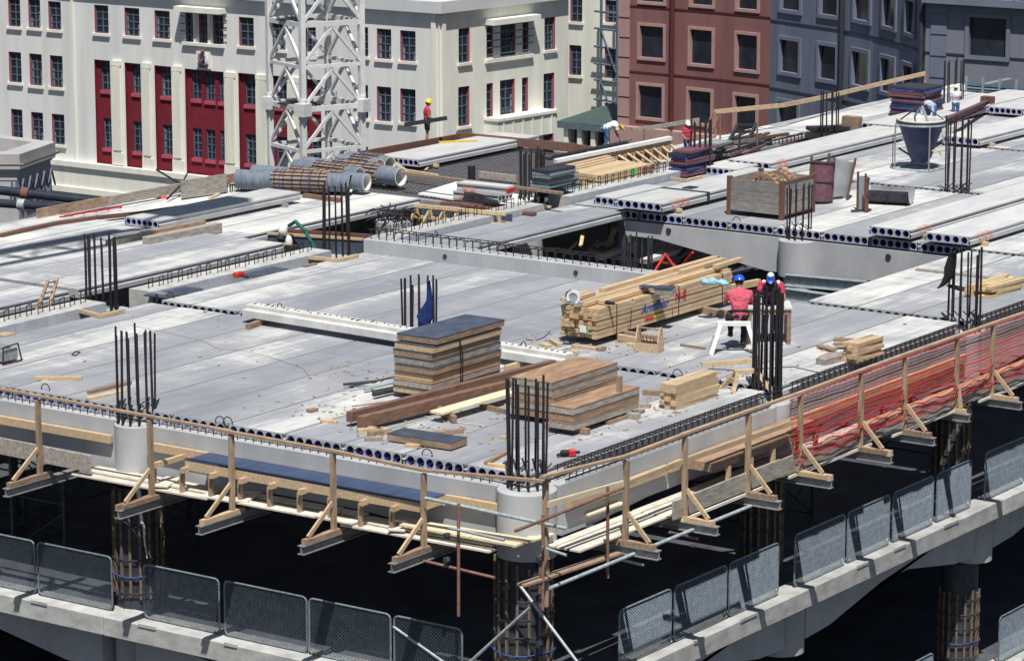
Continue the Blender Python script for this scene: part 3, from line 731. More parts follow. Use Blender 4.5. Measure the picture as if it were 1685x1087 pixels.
def edge_stir(T,axis,a,b,c,z,out,n):
    for i in range(n):
        m=MB(); t=a+(b-a)*(i+.5)/n; h=.13+random.uniform(-.02,.03)
        if axis=='y':
            p=Vector((c,t,z)); m.tube(p,p+Vector((0,0,h)),.011,5); m.tube(p+Vector((0,0,h)),p+Vector((.3,0,h+.02)),.011,5)
        else:
            p=Vector((t,c,z)); m.tube(p,p+Vector((0,0,h)),.011,5); m.tube(p+Vector((0,0,h)),p+Vector((0,.3,h+.02)),.011,5)
        m.build('stirrup',M_rebar,T,W=True)
ZB=-.24
for a,b,l in((1.05,9.4,'edge beam on the left face between the corner column and the next column'),(10.3,18,'edge beam on the left face beyond the second column, at the left edge')):
    T=concrete_beam(.2,a,.8,b,-1.15,ZB,l,taper=.12); edge_stir(T,'y',a+.1,b-.1,.3,ZB,-1,int((b-a)/.2))
for a,b,l in((1.0,8.8,'edge beam on the right face starting at the corner column'),(9.6,17.2,'edge beam on the right face behind the red netting'),(18.1,25.6,'edge beam at the far right end of the netting')):
    T=concrete_beam(a,.15,b,.75,-1.1,ZB-.02,l,axis='x',taper=.12)
# right edge starter cage running along the deck edge (lattice of bars)
def edge_cage(x0,x1,y,label):
    T=thing('reinforcing_cage',label,'rebar cage',((x0+x1)/2,y,ZB),0,'long reinforcing cages on the right edge')
    m=MB()
    for yy,zz in((y-.12,ZB+.04),(y-.12,ZB+.26),(y+.12,ZB+.26),(y+.12,ZB+.04)): m.tube((x0,yy,zz),(x1,yy,zz),.014,6)
    m.build('long_bars',M_rebar,T,W=True); n=int((x1-x0)/.22)
    for i in range(n):
        m=MB(); x=x0+(x1-x0)*(i+.5)/n; q=[(x,y-.13,ZB+.02),(x,y-.13,ZB+.27),(x,y+.13,ZB+.27),(x,y+.13,ZB+.02)]
        m.path([Vector(v) for v in q],.011,5); m.build('tie',M_rebar,T,W=True)
edge_cage(1.2,8.6,.3,'long lattice of bars along the right edge, from the corner to the tall dark cage')
edge_cage(9.8,17.2,.3,'long lattice of bars along the right edge behind the first part of the red netting')
edge_cage(18.2,25.6,.3,'long lattice of bars along the right edge near the right border')
def tapered(x0,x1,ya,yb,zt,za,zb,label):
    T=thing('concrete_beam',label,'beam',((x0+x1)/2,(ya+yb)/2,zb),0,'mid beams'); m=MB(); yk=ya+(yb-ya)*.8
    poly=[(ya,zt),(ya,za),(ya+(yb-ya)*.1,za),(yk,zb),(yb,zb),(yb,zt)]; n=6; vs=[(x,*p) for x in(x0,x1) for p in poly]
    m.add(vs,[(i,(i+1)%n,(i+1)%n+n,i+n) for i in range(n)]+[(0,1,2,3,5),(3,4,5),(6,7,8,9,11),(9,10,11)]); m.build('body',M_conc,T,W=True); return T
# U2 upstand beam, U3 beams and their column
T=concrete_beam(16.98,8.45,17.5,16.95,-.55,.36,'upstand beam with a row of stirrups, across the middle of the deck','mid beams',taper=0)
stirrup_parts(T,(17.24,8.6,.36),(17.24,16.9,.36),34,.24,.3,(1,0,0),.013)
m=MB()
for yy in(-.14,.14): m.tube((17.24+yy,8.5,.6),(17.24+yy,16.9,.6),.012,5)
m.build('stirrups',M_rebar,T,W=True)
for y in(10.5,14.4): 
    m=MB(); m.tube((16.96,y,.17),(16.99,y,.17),.06,12); m.build('lifting_hole',M_darks,T,W=True)
T=tapered(26.3,26.9,10.12,15.1,-.27,-1.2,-.68,'haunched beam left of the round column under the cored plank ends'); edge_stir(T,'y',10,15,26.42,-.27,-1,20)
m=MB(); m.tube((26.27,13.7,-.42),(26.31,13.7,-.42),.08,12); m.build('lifting_hole',M_darks,T,W=True)
T=tapered(26.3,26.9,9.3,1.0,-.27,-1.2,-.75,'haunched beam right of the round column under the cored plank ends'); edge_stir(T,'y',1,9,26.42,-.27,-1,32)
m=MB(); m.tube((26.27,7.0,-.45),(26.31,7.0,-.45),.08,12); m.build('lifting_hole',M_darks,T,W=True)
# columns
cols=[(.46,.53,.55,ZB-.02,'stout round column head at the near corner of the deck'),(.33,9.85,.42,ZB-.02,'round column head on the left face with starter bars in front of the handrail'),(9.15,.5,.42,ZB,'column on the right face under the tall dense cage'),(17.7,.5,.42,ZB,'column on the right face under the cage near the netting'),(26.35,9.72,.51,-.27,'round column between the two haunched beams in the middle'),
 (9.1,9.5,.42,-.3,'column hidden below the bars beside the blue jacket'),(17.8,9.4,.42,-.3,'column in the open bay with short blue grey bars'),(8.95,18.2,.42,-.3,'column under the bars by the leaning ladder'),(17.6,18.3,.42,-.3,'column beneath the tube stack bars'),(21.0,19.0,.5,.1,'low round column head topped with tangled mesh'),(26.1,18.2,.42,-.3,'column under the cage near the frame stack'),(34.4,9.4,.42,-.3,'column under the bars right of the bucket'),(34.0,17.4,.42,-.3,'column under the cage beside the purple frames'),(26.2,.5,.42,ZB,'column at the far right edge'),(42.8,18.0,.42,-.3,'column beneath the bars in front of the bleached deck')]
for i,(x,y,r,z,l) in enumerate(cols):
    m=MB(); zl={0:-1.5,1:-1.45,2:-1.3,3:-1.3,4:-1.22}.get(i,-3.98); m.lathe([(0,z),(r-.015,z),(r,z-.02)],(x,y,0),40,0,False); m.lathe([(r,z-.02),(r,zl)],(x,y,0),40); m.lathe([(r,zl),(0,zl)],(x,y,0),40,0,False)
    if i==4: m.lathe([(r-.14,zl),(r-.14,-3.98)],(x,y,0),32)
    o=m.build('column',M_conc,loc=(x,y,-4),W=True); tag(o,l,'column','round concrete columns')
# ---- lower levels ----
ZL=-4.02
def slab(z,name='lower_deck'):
    m=MB(); m.box((-.7,-.55,z-.3),(34.85,27.5,z)); m.box((34.86,-.55,z-.3),(62,20.85,z)); return struct(m.build(name,M_shade))
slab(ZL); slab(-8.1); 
m=MB(); m.box((-.2,27.6,-12),(34,27.9,-.4)); tag(m.build('rear_light_block',M_concd,loc=(16,27.7,-12),W=True),'added dark wall keeping daylight out of the lower levels under the rear deck','wall')  # wall added to keep daylight out of the lower levels
m=MB(); m.box((34.9,21.3,-12),(35.2,27.9,-.4)); tag(m.build('side_light_block',M_concd,loc=(35,24,-12),W=True),'added dark wall blocking sun under the rear corner below the long plank','wall')  # added to stop sun and view past the rear corner
m=MB(); m.box((34.9,20.9,-12),(62,21.2,-.35)); tag(m.build('far_light_block',M_concd,loc=(48,21,-12),W=True),'added wall blocking sun under the far right edge of the bleached strip','wall')  # added to stop sun reaching the lower slab from the far side
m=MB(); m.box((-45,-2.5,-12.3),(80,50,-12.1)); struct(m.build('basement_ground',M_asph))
def lower_beam(z,axis,a,b,l):
    T=thing('lower_edge_beam',l,'beam',((a+b)/2 if axis=='x' else -.6,(a+b)/2 if axis=='y' else -.6,z-1),0,'lower edge beams')
    m=MB()
    if axis=='y': m.box((-.78,a-.44,z-.34),(-.05,b+.44,z+.06))
    else: m.box((a-.44,-.63,z-.34),(b+.44,-.05,z+.06))
    # broken notches along the top edge
    m.build('kerb',M_kerb,T,W=True,bev=.02)
    L=b-a; poly=[(a,z-.34),(a,z-1.25),(a+1.0,z-1.2),(a+L*.42,z-.8),(b-L*.42,z-.8),(b-1.0,z-1.2),(b,z-1.25),(b,z-.34)]; n=8; m=MB()
    if axis=='y': vs=[(x,*p) for x in(-.32,.3) for p in poly]
    else: vs=[(p[0],y,p[1]) for y in(-.17,.3) for p in poly]
    m.add(vs,[(i,(i+1)%n,(i+1)%n+n,i+n) for i in range(n)]+[(0,1,2,7),(2,3,4,7),(4,5,6,7)]+[(8,9,10,15),(10,11,12,15),(12,13,14,15)]); m.build('haunched_web',M_conc,T,W=True)
    m=MB()
    for t in range(int(L/2.1)):
        c=a+1.1+t*2.1+random.uniform(-.3,.3)
        if axis=='y': m.box((-.80,c,z+.02),(-.76,c+random.uniform(.3,.7),z+.08))
        else: m.box((c,-.65,z+.02),(c+random.uniform(.3,.7),-.61,z+.08))
    m.build('broken_edge',M_kerb,T,W=True)
lower_beam(ZL,'y',.95,9.4,'lower edge beam on the left face below the mesh fence, near the corner'); lower_beam(ZL,'y',10.3,18,'lower edge beam on the left face at the left border')
lower_beam(ZL,'x',.95,8.7,'lower edge beam on the right face nearest the corner'); lower_beam(ZL,'x',9.6,17.3,'lower edge beam on the right face below the long run of fence'); lower_beam(ZL,'x',18.2,26,'lower edge beam on the right face at the right border')
lower_beam(-8.1,'x',9.6,26,'lowest edge beam glimpsed at the bottom right corner')
for x,y,l in((.46,.5,'near corner'),(.3,9.85,'left face'),(9.15,.2,'right face under the mesh fence'),(17.75,.2,'right border')):
    m=MB(); m.lathe([(.5,ZL-.3),(.5,ZL-1.45)],(x,y-.02,0),32); m.lathe([(.5,ZL-1.45),(0,ZL-1.45)],(x,y-.02,0),32,0,False); m.build('column_capital',M_conc,loc=(x,y,ZL-1.4),W=True); o=bpy.context.scene.objects[-1] if False else [q for q in C.objects if q.name.startswith('column_capital')][-1]; tag(o,'round column capital below the lower edge beam at the '+l,'column capital','round column capitals')
def former(x,y,z0,z1,r,label,plastic=True,top=None):
    T=thing('column_former',label,'column form',(x,y,z0),0,'timber battened column forms')
    m=MB(); m.lathe([(r,z0),(r,z1)],(x,y,0),28); m.build('tube',M_darks,T,W=True)
    n=16
    for i in range(n):
        t=2*math.pi*i/n; d=Vector((math.cos(t),math.sin(t),0))
        if d.dot(Vector((CAM.x-x,CAM.y-y,0)))<-.3*CAM.length: continue
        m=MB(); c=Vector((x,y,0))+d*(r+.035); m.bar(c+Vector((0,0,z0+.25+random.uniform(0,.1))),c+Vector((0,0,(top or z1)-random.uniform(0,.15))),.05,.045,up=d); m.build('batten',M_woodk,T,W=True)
    z=z0+.4
    while z<(top or z1)-.1:
        m=MB(); k=20; pts=[Vector((x+(r+.07)*math.cos(2*math.pi*j/k),y+(r+.07)*math.sin(2*math.pi*j/k),z)) for j in range(k+1)]
        m.path(pts,.012,5); z+=.34; m.build('tie_band',M_darks,T,W=True)
    for zz in(z0+.75,):
        m=MB(); k=20; m.path([Vector((x+(r+.085)*math.cos(2*math.pi*j/k),y+(r+.085)*math.sin(2*math.pi*j/k),zz+.02*math.sin(j))) for j in range(k+1)],.011,5); m.build('blue_tie',M_blue,T,W=True)
former(.46,.6,ZL,-1.5,.5,'dark battened column form under the near corner')
former(.33,9.85,ZL,-1.5,.46,'battened column form under the left face with torn plastic')
former(9.3,.75,ZL,-1.3,.4,'battened column form under the right face behind the mesh fence')
former(17.75,.75,ZL,-1.3,.4,'battened column form near the right border behind the mesh fence')
former(17.6,.35,-8.1,-5.5,.42,'battened column form wrapped in clear plastic at the bottom right',top=-6.1)
# torn plastic on the left form
m=MB(); a=PX(262,838,-.2); pts=[(640,0)]
for k in range(7):
    t=k/6; c=Vector((-.14+.02*math.sin(k*2),9.45-.22*t,-1.35-1.35*t)); w=.11*(1-t)+.015
    m.bar(c+Vector((0,0,.12)),c-Vector((-.0,.03,.12)),w,.012,up=(1,0,0))
tag(m.build('plastic_wrap',M_wcloth,loc=(-.1,9.4,-2.7),W=True),'torn strip of clear plastic hanging from the left column form','plastic')
# ---- outer platform (soffit boards), fascia ----
def board(name,p,q,w,h,m,label,cat='board',group=None,up=(0,0,1)):
    mb=MB(); mb.bar(p,q,w,h,0,up); p,q=Vector(p),Vector(q); return tag(mb.build(name,m,loc=tuple((p+q)/2),W=True,bev=.004),label,cat,group)
k=0
nm=['first','second','third','fourth','fifth','sixth','seventh','eighth','ninth','tenth']
for x,w in((-.66,.24),(-.40,.26),(-.12,.26)):
    for j,(y0,y1) in enumerate(((.5,3.9),(3.6,7.3),(7.1,10.6))):
        board('platform_board',(x,y0+.1*k%0.3,-1.18+.045*((j+k)%2)),(x+.03,y1,-1.2+.045*((j+k)%2)),w,.04,M_woodw,f'bleached walkway board on the left face, {("outer","middle","inner")[k]} row, {nm[j]} from the corner','board','walkway boards on the left face')
    k+=1
for j,y in enumerate((2.6,4.3,6.3,8.3)):
    board('board_offcut',(-.75,y,-1.11),(-.05,y+.25,-1.11),.32,.035,M_woodw,f'short bleached board lying across the left walkway, {nm[j]} from the corner','board','short boards across the left walkway')
board('edge_board',(-.72,10.1,-.92),(-.76,13.6,-.86),.05,.34,M_woodg,'wide grey board on edge along the left walkway at the left border')
board('edge_board',(-.7,13.0,-1.15),(-.7,17.6,-1.12),.45,.05,M_woodw,'bleached walkway board at the left border beyond the grey one')
for x,y0,y1 in((-.55,.0,2.6),(-.33,-.1,2.9)):
    board('scaffold_board',(x,y0,-1.02 if x<-.5 else -.98),(x,y1,-1.03),.2,.045,M_woodp,('outer' if x<-.5 else 'inner')+' pale scaffold board leading to the near corner on the left','board','pale boards at the near corner')
# right platform: boards flat, fascia upright
j=0
for x0,x1 in((.3,3.3),(3.2,7.4),(7.4,12.0),(12.0,16.4),(16.4,21)):
    for y,w in((-.62,.24),(-.34,.24),(-.08,.2)):
        board('platform_board',(x0,y,-1.22+.01*(j%3)),(x1,y,-1.22+.01*(j%3)),w,.04,M_woodw if x0<8 else M_woodn,f'walkway board on the right face, {("outer","middle","inner")[int(y>-.5)+int(y>-.2)]} row, {nm[j]} stretch from the corner','board','walkway boards on the right face')
    j+=1
for j,(x0,x1) in enumerate(((3.3,7.3),(7.3,11.6),(11.6,15.6),(15.6,21))):
    board('fascia_board',(x0+.02,-.82,-1.1),(x1-.02,-.82,-1.08),.05,.36,M_woodg,f'upright grey edge board on the right walkway, {nm[j]} from the corner','board','upright edge boards on the right face')
    board('toe_board',(x0+.3,-.84,-1.34),(x1-.6,-.84,-1.33),.05,.06,M_woodw,f'thin pale strip below the grey edge board, {nm[j]} from the corner','board','thin strips below the edge boards')
# ledger timbers fixed on the beam faces
for a,b,i in((.85,2.1,0),(7.0,9.35,1),(10.3,18,2)):
    board('ledger_timber',(.12,a,-.62),(.12,b,-.62),.09,.17,M_woodn,['ledger timber on the left beam beside the corner column','ledger timber on the left beam right of the second column','long ledger timber on the left beam at the left border'][i],'timber','ledger timbers on the beam faces')
for a,b,i in((1.1,4.5,0),(4.6,8.7,1),(9.6,17,2)):
    board('ledger_timber',(a,.07,-.66),(b,.07,-.66),.09,.18,M_woodn,['ledger timber on the right beam beside the corner column','ledger timber on the right beam below the brown plywood','ledger timber on the right beam behind the red netting'][i],'timber','ledger timbers on the beam faces')
# ---- handrail posts with outriggers ----
ZP=-1.2
def ibeam(mb,p,q,w=.15,h=.17,mi=0):
    p=Vector(p);q=Vector(q); z=Vector((0,0,1))
    mb.bar(p+z*(h/2-.008),q+z*(h/2-.008),w,.016,mi); mb.bar(p-z*(h/2-.008),q-z*(h/2-.008),w,.016,mi); mb.bar(p,q,.016,h-.034,mi)
def post(axis,t,label,zr,n_pack=1,short=False):
    T=thing('handrail_post',label,'handrail post',(-.8,t,ZP) if axis=='y' else (t,-.8,ZP),0,'timber handrail posts on outriggers')
    def W(o,z,s=0): return Vector((-o,t+s,z)) if axis=='y' else Vector((t+s,-o,z))
    zb=ZP-.05; out=1.85 if axis=='y' else 1.6
    if short: out=1.2
    m=MB(); ibeam(m,W(-.2,zb-.2),W(out,zb-.2)); m.build('steel_outrigger',M_ibeam,T,W=True)
    for k in range(n_pack):
        m=MB(); m.bar(W(.55+.03*k,zb-.065+.0*k-(k*.0)),W(out-.1+.08*k,zb-.065),.12 if n_pack==1 else .07,.09,0) if n_pack==1 else m.bar(W(.55+.03*k,zb-.065,-.05+.09*k),W(out-.1+.08*k,zb-.065,-.05+.09*k),.08,.09,0)
        m.build('packer',M_woodo if random.random()<.5 else M_woodn,T,W=True)
    m=MB(); m.bar(W(.86,zb-.02),W(.86+random.uniform(-.01,.02),zr-.03),.10,.075,0,up=(0,1,0) if axis=='y' else (1,0,0)); m.build('post',M_post,T,W=True)
    m=MB(); m.bar(W(out-.22,zb-.0,0),W(.90,zb+.5,0),.08,.045,0,up=(0,1,0) if axis=='y' else (1,0,0)); m.build('strut',M_woodn,T,W=True)
    return T
PR=[]
for i,(px,py) in enumerate(((697,776),(548,742),(380,712),(247,688),(62,655))):
    p=PX(px,py,-.86); PR.append(p); post('y',p.y,f'timber handrail post on the left face, {nm[i]} from the corner',p.z,1 if i!=3 else 2)
PQ=[]
for i,(px,py) in enumerate(((1030,754),(1128,717),(1232,680),(1318,650),(1418,613),(1490,587),(1576,556),(1635,533))):
    p=PY(px,py,-.86); PQ.append(p); post('x',p.x,f'timber handrail post on the right face, {nm[i]} from the corner',p.z,2 if i in(3,4) else 1,short=i in(6,))
pc0=PX(893,786,-.86)
board('corner_post',(-.86,-.78,-1.95),(-.86,-.78,pc0.z-.03),.1,.075,M_post,'tall timber handrail post at the near corner','post',up=(1,0,0))
def rail(name,pts,label,w=.045,h=.09,m=M_rail):
    pts=[Vector(p) for p in pts]; mb=MB()
    for a,b in zip(pts,pts[1:]): mb.bar(a,b,w,h)
    tag(mb.build(name,m,loc=tuple((pts[0]+pts[-1])/2),W=True),label,'handrail','handrails')
rail('handrail',[PX(px,py,-.86) for px,py in((-30,634),(62,651),(250,685))]+[PX(380,709,-.86)],'long top handrail on the left face at the left border',.085,.045)
rail('handrail',[PX(px,py,-.86)+Vector((-.02,0,-.02)) for px,py in((360,704.5),(548,739),(697,771),(905,790))],'top handrail on the left face reaching the near corner',.09,.05)
rail('handrail',[PY(px,py,-.86) for px,py in((893,784),(1030,750),(1128,713))],'top handrail on the right face starting at the near corner',.09,.05)
rail('handrail',[PY(px,py,-.86)+Vector((0,-.01,.01)) for px,py in((1120,716),(1232,676),(1318,646),(1418,609),(1490,583),(1640,530),(1760,490))],'top handrail on the right face above the red netting',.09,.05)
rail('mid_rail',[PY(px,py,-.82) for px,py in((900,830),(1030,793))],'pale mid rail next to the near corner on the right face',.045,.10,M_woodp)
rail('mid_rail',[PY(px,py,-.82) for px,py in((1030,796),(1128,757),(1300,696))],'mid rail below the brown plywood on the right face',.045,.10,M_woodn)
# ---- brown plywood panel and blue film panel on the walkways ----
T=thing('plywood_formwork_panel','brown plywood panel resting on brackets beside the right face handrail','plywood panel',(7,-.3,-.7))
m=MB(); m.box((4.9,-.68,-.56),(9.2,.02,-.525)); m.build('sheet',M_ply,T,W=True); m=MB(); m.box((4.9,-.7,-.70),(9.2,-.62,-.562)); m.box((4.9,-.05,-.70),(9.2,.02,-.562)); m.box((4.9,-.619,-.70),(4.97,-.051,-.562)); m.build('frame',M_woodo,T,W=True)
for i in range(5):
    x=5.5+i*.85; m=MB(); m.box((x,-.72,-1.18),(x+.08,-.64,-.705)); m.build('leg',M_woodn,T,W=True)
T=thing('blue_film_formwork_panel','long blue film faced formwork panel lying along the left face walkway','plywood panel',(-.3,4.2,-.5))
m=MB(); m.box((-.62,2.1,-.545),(.1,7.75,-.52)); m.build('sheet',M_filmb,T,W=True,bev=.003); m=MB(); m.box((-.63,2.1,-.72),(-.585,4.6,-.547)); m.box((-.63,4.61,-.72),(-.585,7.75,-.547)); m.box((-.584,2.1,-.70),(.1,2.15,-.547)); m.build('edge_timber',M_woodn,T,W=True)
for i in range(9):
    y=2.75+i*.72 ; 
    T=thing('bracket_post',f'short timber post with a cross block under the left walkway panels, {nm[i]} from the corner','post',(-.66,y,-1.15),0,'short bracket posts on the left face')
    m=MB(); m.bar((-.67,y,-1.17),(-.67,y,-.74),.09,.07,up=(0,1,0)); m.build('leg',M_post,T,W=True)
    m=MB(); m.bar((-.80,y-.10,-.70),(.1 if i>6 else -.3,y-.10,-.70),.08,.10); m.build('cross_arm',M_woodn,T,W=True)
# ---- red netting ----
def net():
    T=thing('safety_net','red plastic safety netting draped below the right face handrail','netting',(14,-.76,-.6))
    x0,x1=7.75,21.0; m=MB(); rows=19; zt,zb=.2,-1.04
    for r in range(rows):
        pts=[]; z=zt+(zb-zt)*r/(rows-1); n=110; ph=random.uniform(0,6)
        for i in range(n+1):
            x=x0+(x1-x0)*i/n; dz=.018*math.sin(x*1.6+r*.5)+.006*math.sin(x*6.3+ph*2); dy=.05*math.sin(x*1.3+r*.7)
            if r>11: dz+=.028*math.sin(x*7+ph)
            pts.append(Vector((x,-.74+dy*.6-.01*r,z+dz)))
        m.path(pts,.007 if r%3 else .014,4)
        for i in range(1,len(pts)): pass
    m.build('strand',M_rednet,T,W=True)
    m=MB(); x=x0
    while x<x1:
        m.bar((x,-.75,zt),(x+.01,-.85,zb),.006,.006); x+=.05
    m.build('cross_strand',M_rednet,T,W=True)
net()
# ---- mesh fence panels on the lower beams ----
def fence(p,q,label,h=1.08):
    p=Vector(p); q=Vector(q); L=(q-p).length; a=math.atan2(q.y-p.y,q.x-p.x)
    T=thing('mesh_fence_panel',label,'fence panel',tuple(p),a,'chain mesh fence panels on the lower beams')
    m=MB(); r=.1; W_=L; pts=[]
    for cx_,cz,a0 in((W_-r,h-r,0),(r,h-r,90),(r,r,180),(W_-r,r,270)):
        for k in range(4): t=R(a0+30*k); pts.append(Vector((cx_+r*math.cos(t),0,cz+r*math.sin(t))))
    pts.append(pts[0]); m.path(pts,.021,6); m.build('frame',M_fencef,T)
    m=MB(); st=.066; n=int((L+h)/st)
    for i in range(n):
        s=i*st
        for sg in(1,-1):
            # diagonal line x = s - z (sg=1) or x = s-h+z
            z0,z1=0.03,h-.03
            if sg>0: xa,xb=s-z0,s-z1
            else: xa,xb=s-h+z0,s-h+z1
            # clip to 0..L
            def cl(xa,za,xb,zb,lim,lo):
                return None
            A=[xa,z0];B=[xb,z1]
            ok=True
            for lim,sgn in((.02,1),(L-.02,-1)):
                fa=sgn*(A[0]-lim); fb=sgn*(B[0]-lim)
                if fa<0 and fb<0: ok=False; break
                if fa<0 or fb<0:
                    t=fa/(fa-fb); I=[A[0]+(B[0]-A[0])*t,A[1]+(B[1]-A[1])*t]
                    if fa<0: A=I
                    else: B=I
            if ok and math.hypot(A[0]-B[0],A[1]-B[1])>.03: m.tube((A[0],.003*sg,A[1]),(B[0],.003*sg,B[1]),.0042,3,sm=False,caps=False)
    o=m.build('wire_mesh',M_wire,T); return T
def fx(px,py): return PX(px,py,-.42)
zf=ZL+.09
for i,(a,b) in enumerate(((-75,58),(63,184),(237,360),(369,504),(508,642),(648,760))):
    ya=PX(a,950,-.42).y; yb=PX(b,950,-.42).y; fence((-.42,ya,zf),(-.42,yb,zf),f'chain mesh fence panel on the left face, {["at the left border","left of the battened column","right of the battened column","third from the corner","second from the corner","nearest the corner"][i]}')
for i,(a,b) in enumerate(((1020,1105),(1111,1196),(1201,1281),(1308,1389),(1394,1462),(1468,1533),(1539,1594),(1617,1680),(1684,1740))):
    xa=PY(a,900,-.35).x; xb=PY(b,900,-.35).x; fence((xa,-.35,zf),(xb,-.35,zf),f'chain mesh fence panel on the right face, {nm[i]} from the corner')
fence((12.6,-.35,-8.0),(15.0,-.35,-8.0),'chain mesh fence panel on the lowest level, left of the battened form'); fence((18.3,-.35,-8.0),(20.3,-.35,-8.0),'chain mesh fence panel on the lowest level at the bottom right corner')
# ---- corner pipe scaffold ----
def pole(pl,a,b,r,m,label,grp='scaffold tubes at the near corner'):
    f_=PX if pl[0]=='x' else PY; p=f_(*a,pl[1]); q=f_(*b,pl[1]); mb=MB(); mb.tube(p,q,r,10); o=mb.build('scaffold_tube',m,loc=tuple((p+q)/2),W=True); return tag(o,label,'scaffold tube',grp)
pole(('x',-1.02),(754.5,828),(754.5,1013),.03,M_rtube,'upright rusty tube left of the corner column'); pole(('x',-1.08),(893.5,846),(893,1003),.03,M_rtube,'upright rust red tube at the near corner'); pole(('y',-1.02),(1000,800),(1000,950),.03,M_rtube,'upright brown tube right of the near corner')
pole(('x',-.96),(700,819),(932,869),.032,M_galv,'galvanised ledger tube crossing in front of the corner column'); pole(('y',-1.14),(848,873),(1025,802),.03,M_rtube,'rusty ledger tube sloping up past the near corner')
pole(('x',-1.12),(740,868),(830,888),.028,M_galv,'short galvanised tube under the pale boards'); pole(('x',-.94),(697,922),(814,950),.028,M_rtube,'rusty tube crossing the left upright'); pole(('x',-1.14),(893,900),(932,913),.028,M_galv,'short galvanised tube end right of the corner upright')
pole(('y',-1.08),(905,967),(1235,832),.035,M_galv,'long galvanised tube sloping up to the right'); pole(('x',-.9),(855,962),(955,1095),.03,M_galv,'galvanised diagonal brace falling to the right'); pole(('x',-.85),(765,1096),(873,998),.03,M_galv,'dark diagonal brace rising to the corner column')
pole(('x',-.42),(647,1030),(735,1092),.028,M_galv,'galvanised tube leaning on the last left fence panel'); pole(('y',-1.02),(1022,920),(1058,929),.026,M_galv,'short tube stub right of the brown upright'); pole(('y',-.95),(1102,875),(1148,886),.026,M_rtube,'short rusty tube below the third outrigger')
board('scaffold_board',PY(858,962,-.8),PY(1018,909,-.8),.2,.045,M_woodo,'dark wet board on the tubes below the near corner')
for i,(x,y,z) in enumerate(((-1.04,-.78,-1.05),(-1.04,-.78,-1.75),(-1.04,-.78,-2.6),(-1.0,1.27,-.95),(-1.0,1.27,-1.4))):
    mb=MB(); mb.ell((x,y,z),(.06,.06,.05),8,6); mb.box((x-.05,y-.03,z-.05),(x+.07,y+.05,z+.05)); tag(mb.build('scaffold_coupler',M_darks,loc=(x,y,z),W=True),['top coupler on the corner upright','middle coupler on the corner upright','bottom coupler on the corner upright','upper coupler on the left upright','lower coupler on the left upright'][i],'coupler','scaffold couplers')
for i,(a,b) in enumerate((((820,884),(880,890)),((838,897),(905,877)),((960,846),(1020,826)))):
    z=-1.08+.05*i; p=P(*a,z); q=P(*b,z); board('board_offcut',p,q,.24,.04,M_woodp,['pale board end at the near corner, lowest','pale board end lying on top at the near corner','pale board end right of the near corner'][i],'board','board ends at the near corner')
# ======================= BAR CAGES =======================
def cage(x,y,z0,h,r,n,label,br=.0215,lean=.03,pairs=.4,ties=0,mat_=None,starters=True):
    mt=mat_ or M_rebar
    T=thing('column_bar_cage',label,'rebar cage',(x,y,z0),0,'column reinforcing bars standing above the deck')
    for i in range(n):
        t=2*math.pi*(i+.3)/n; bx,by=r*math.cos(t),r*math.sin(t); hh=h*random.uniform(.9,1.0)
        m=MB(); tx,ty=bx+random.uniform(-lean,lean),by+random.uniform(-lean,lean)
        m.tube((bx,by,0),(tx,ty,hh),br,7)
        if random.random()<pairs: m.tube((bx+br*1.6,by+br,0),(tx+br*1.8,ty+br,hh*random.uniform(.88,.99)),br,7)
        m.build('bar',mt,T)
    for k in range(ties):
        m=MB(); z=.12+.1*k; q=14; rr=r+br*1.4
        m.path([Vector((rr*math.cos(2*math.pi*j/q),rr*math.sin(2*math.pi*j/q),z+.02*math.sin(j*2))) for j in range(q+1)],.01,5); m.build('tie_ring',mt,T)
    if starters:
        m=MB()
        for k in range(7):
            a=Vector((random.uniform(-r,r)*.8,r*random.uniform(-.6,.9),.06+.02*k)); m.tube(a,a+Vector((random.uniform(.45,.7),random.uniform(-.02,.12),random.uniform(.12,.2))),.013,5)
        m.build('starter_bars',mt,T)
    return T
cage(.5,.55,ZB-.02,2.15,.34,12,'tall bars rising from the near corner column in front of the brown plywood stack',ties=2)
cage(.36,9.85,ZB-.02,1.95,.37,13,'tall bars rising from the left face column at the handrail',ties=1)
cage(9.2,.62,ZB,2.35,.29,15,'tall dense rusty bars beside the seated worker',br=.026,pairs=.6,ties=2)
cage(17.85,.55,ZB,1.95,.37,12,'bars near the right border with a black jacket hanging on them',ties=1)
cage(9.1,9.35,-.2,1.6,.36,12,'bars in the middle of the front deck with a blue jacket hanging on them',pairs=.4,starters=False)
cage(8.75,18.35,-.6,2.15,.36,13,'bars beside the leaning ladder at the left',br=.023,pairs=.6,ties=4)
cage(17.6,18.3,-.75,2.35,.34,12,'bars below the lying round tubes, behind the dark film formwork',br=.022,pairs=.5,ties=3)
cage(17.75,9.25,-.9,2.05,.36,13,'short blue grey bars standing in the open bay',br=.02,ties=1,mat_=M_darks,starters=False)
cage(26.4,9.72,-.27,1.5,.31,10,'slim bars on the round mid column in front of the timber crate',br=.02,pairs=.3)
cage(26.15,18.1,-.4,1.9,.33,13,'dark bars left of the stacked steel frames',br=.025,pairs=.7,ties=3)
cage(34.45,9.2,-.1,2.3,.33,10,'tall bars just right of the concrete bucket',br=.022,pairs=.5)
cage(33.3,17.0,-.15,1.8,.31,11,'bars in front of the purple frames stack and the white helmet',br=.023,pairs=.6,ties=2)
cage(42.6,17.9,-.1,1.55,.28,10,'bars standing on the bleached deck in front of the blue grey wall',br=.023,pairs=.4,ties=1)
cage(50.6,17.6,0,1.75,.33,9,'bars beside the purple frame stack at the upper right',br=.022,pairs=.3,starters=False)
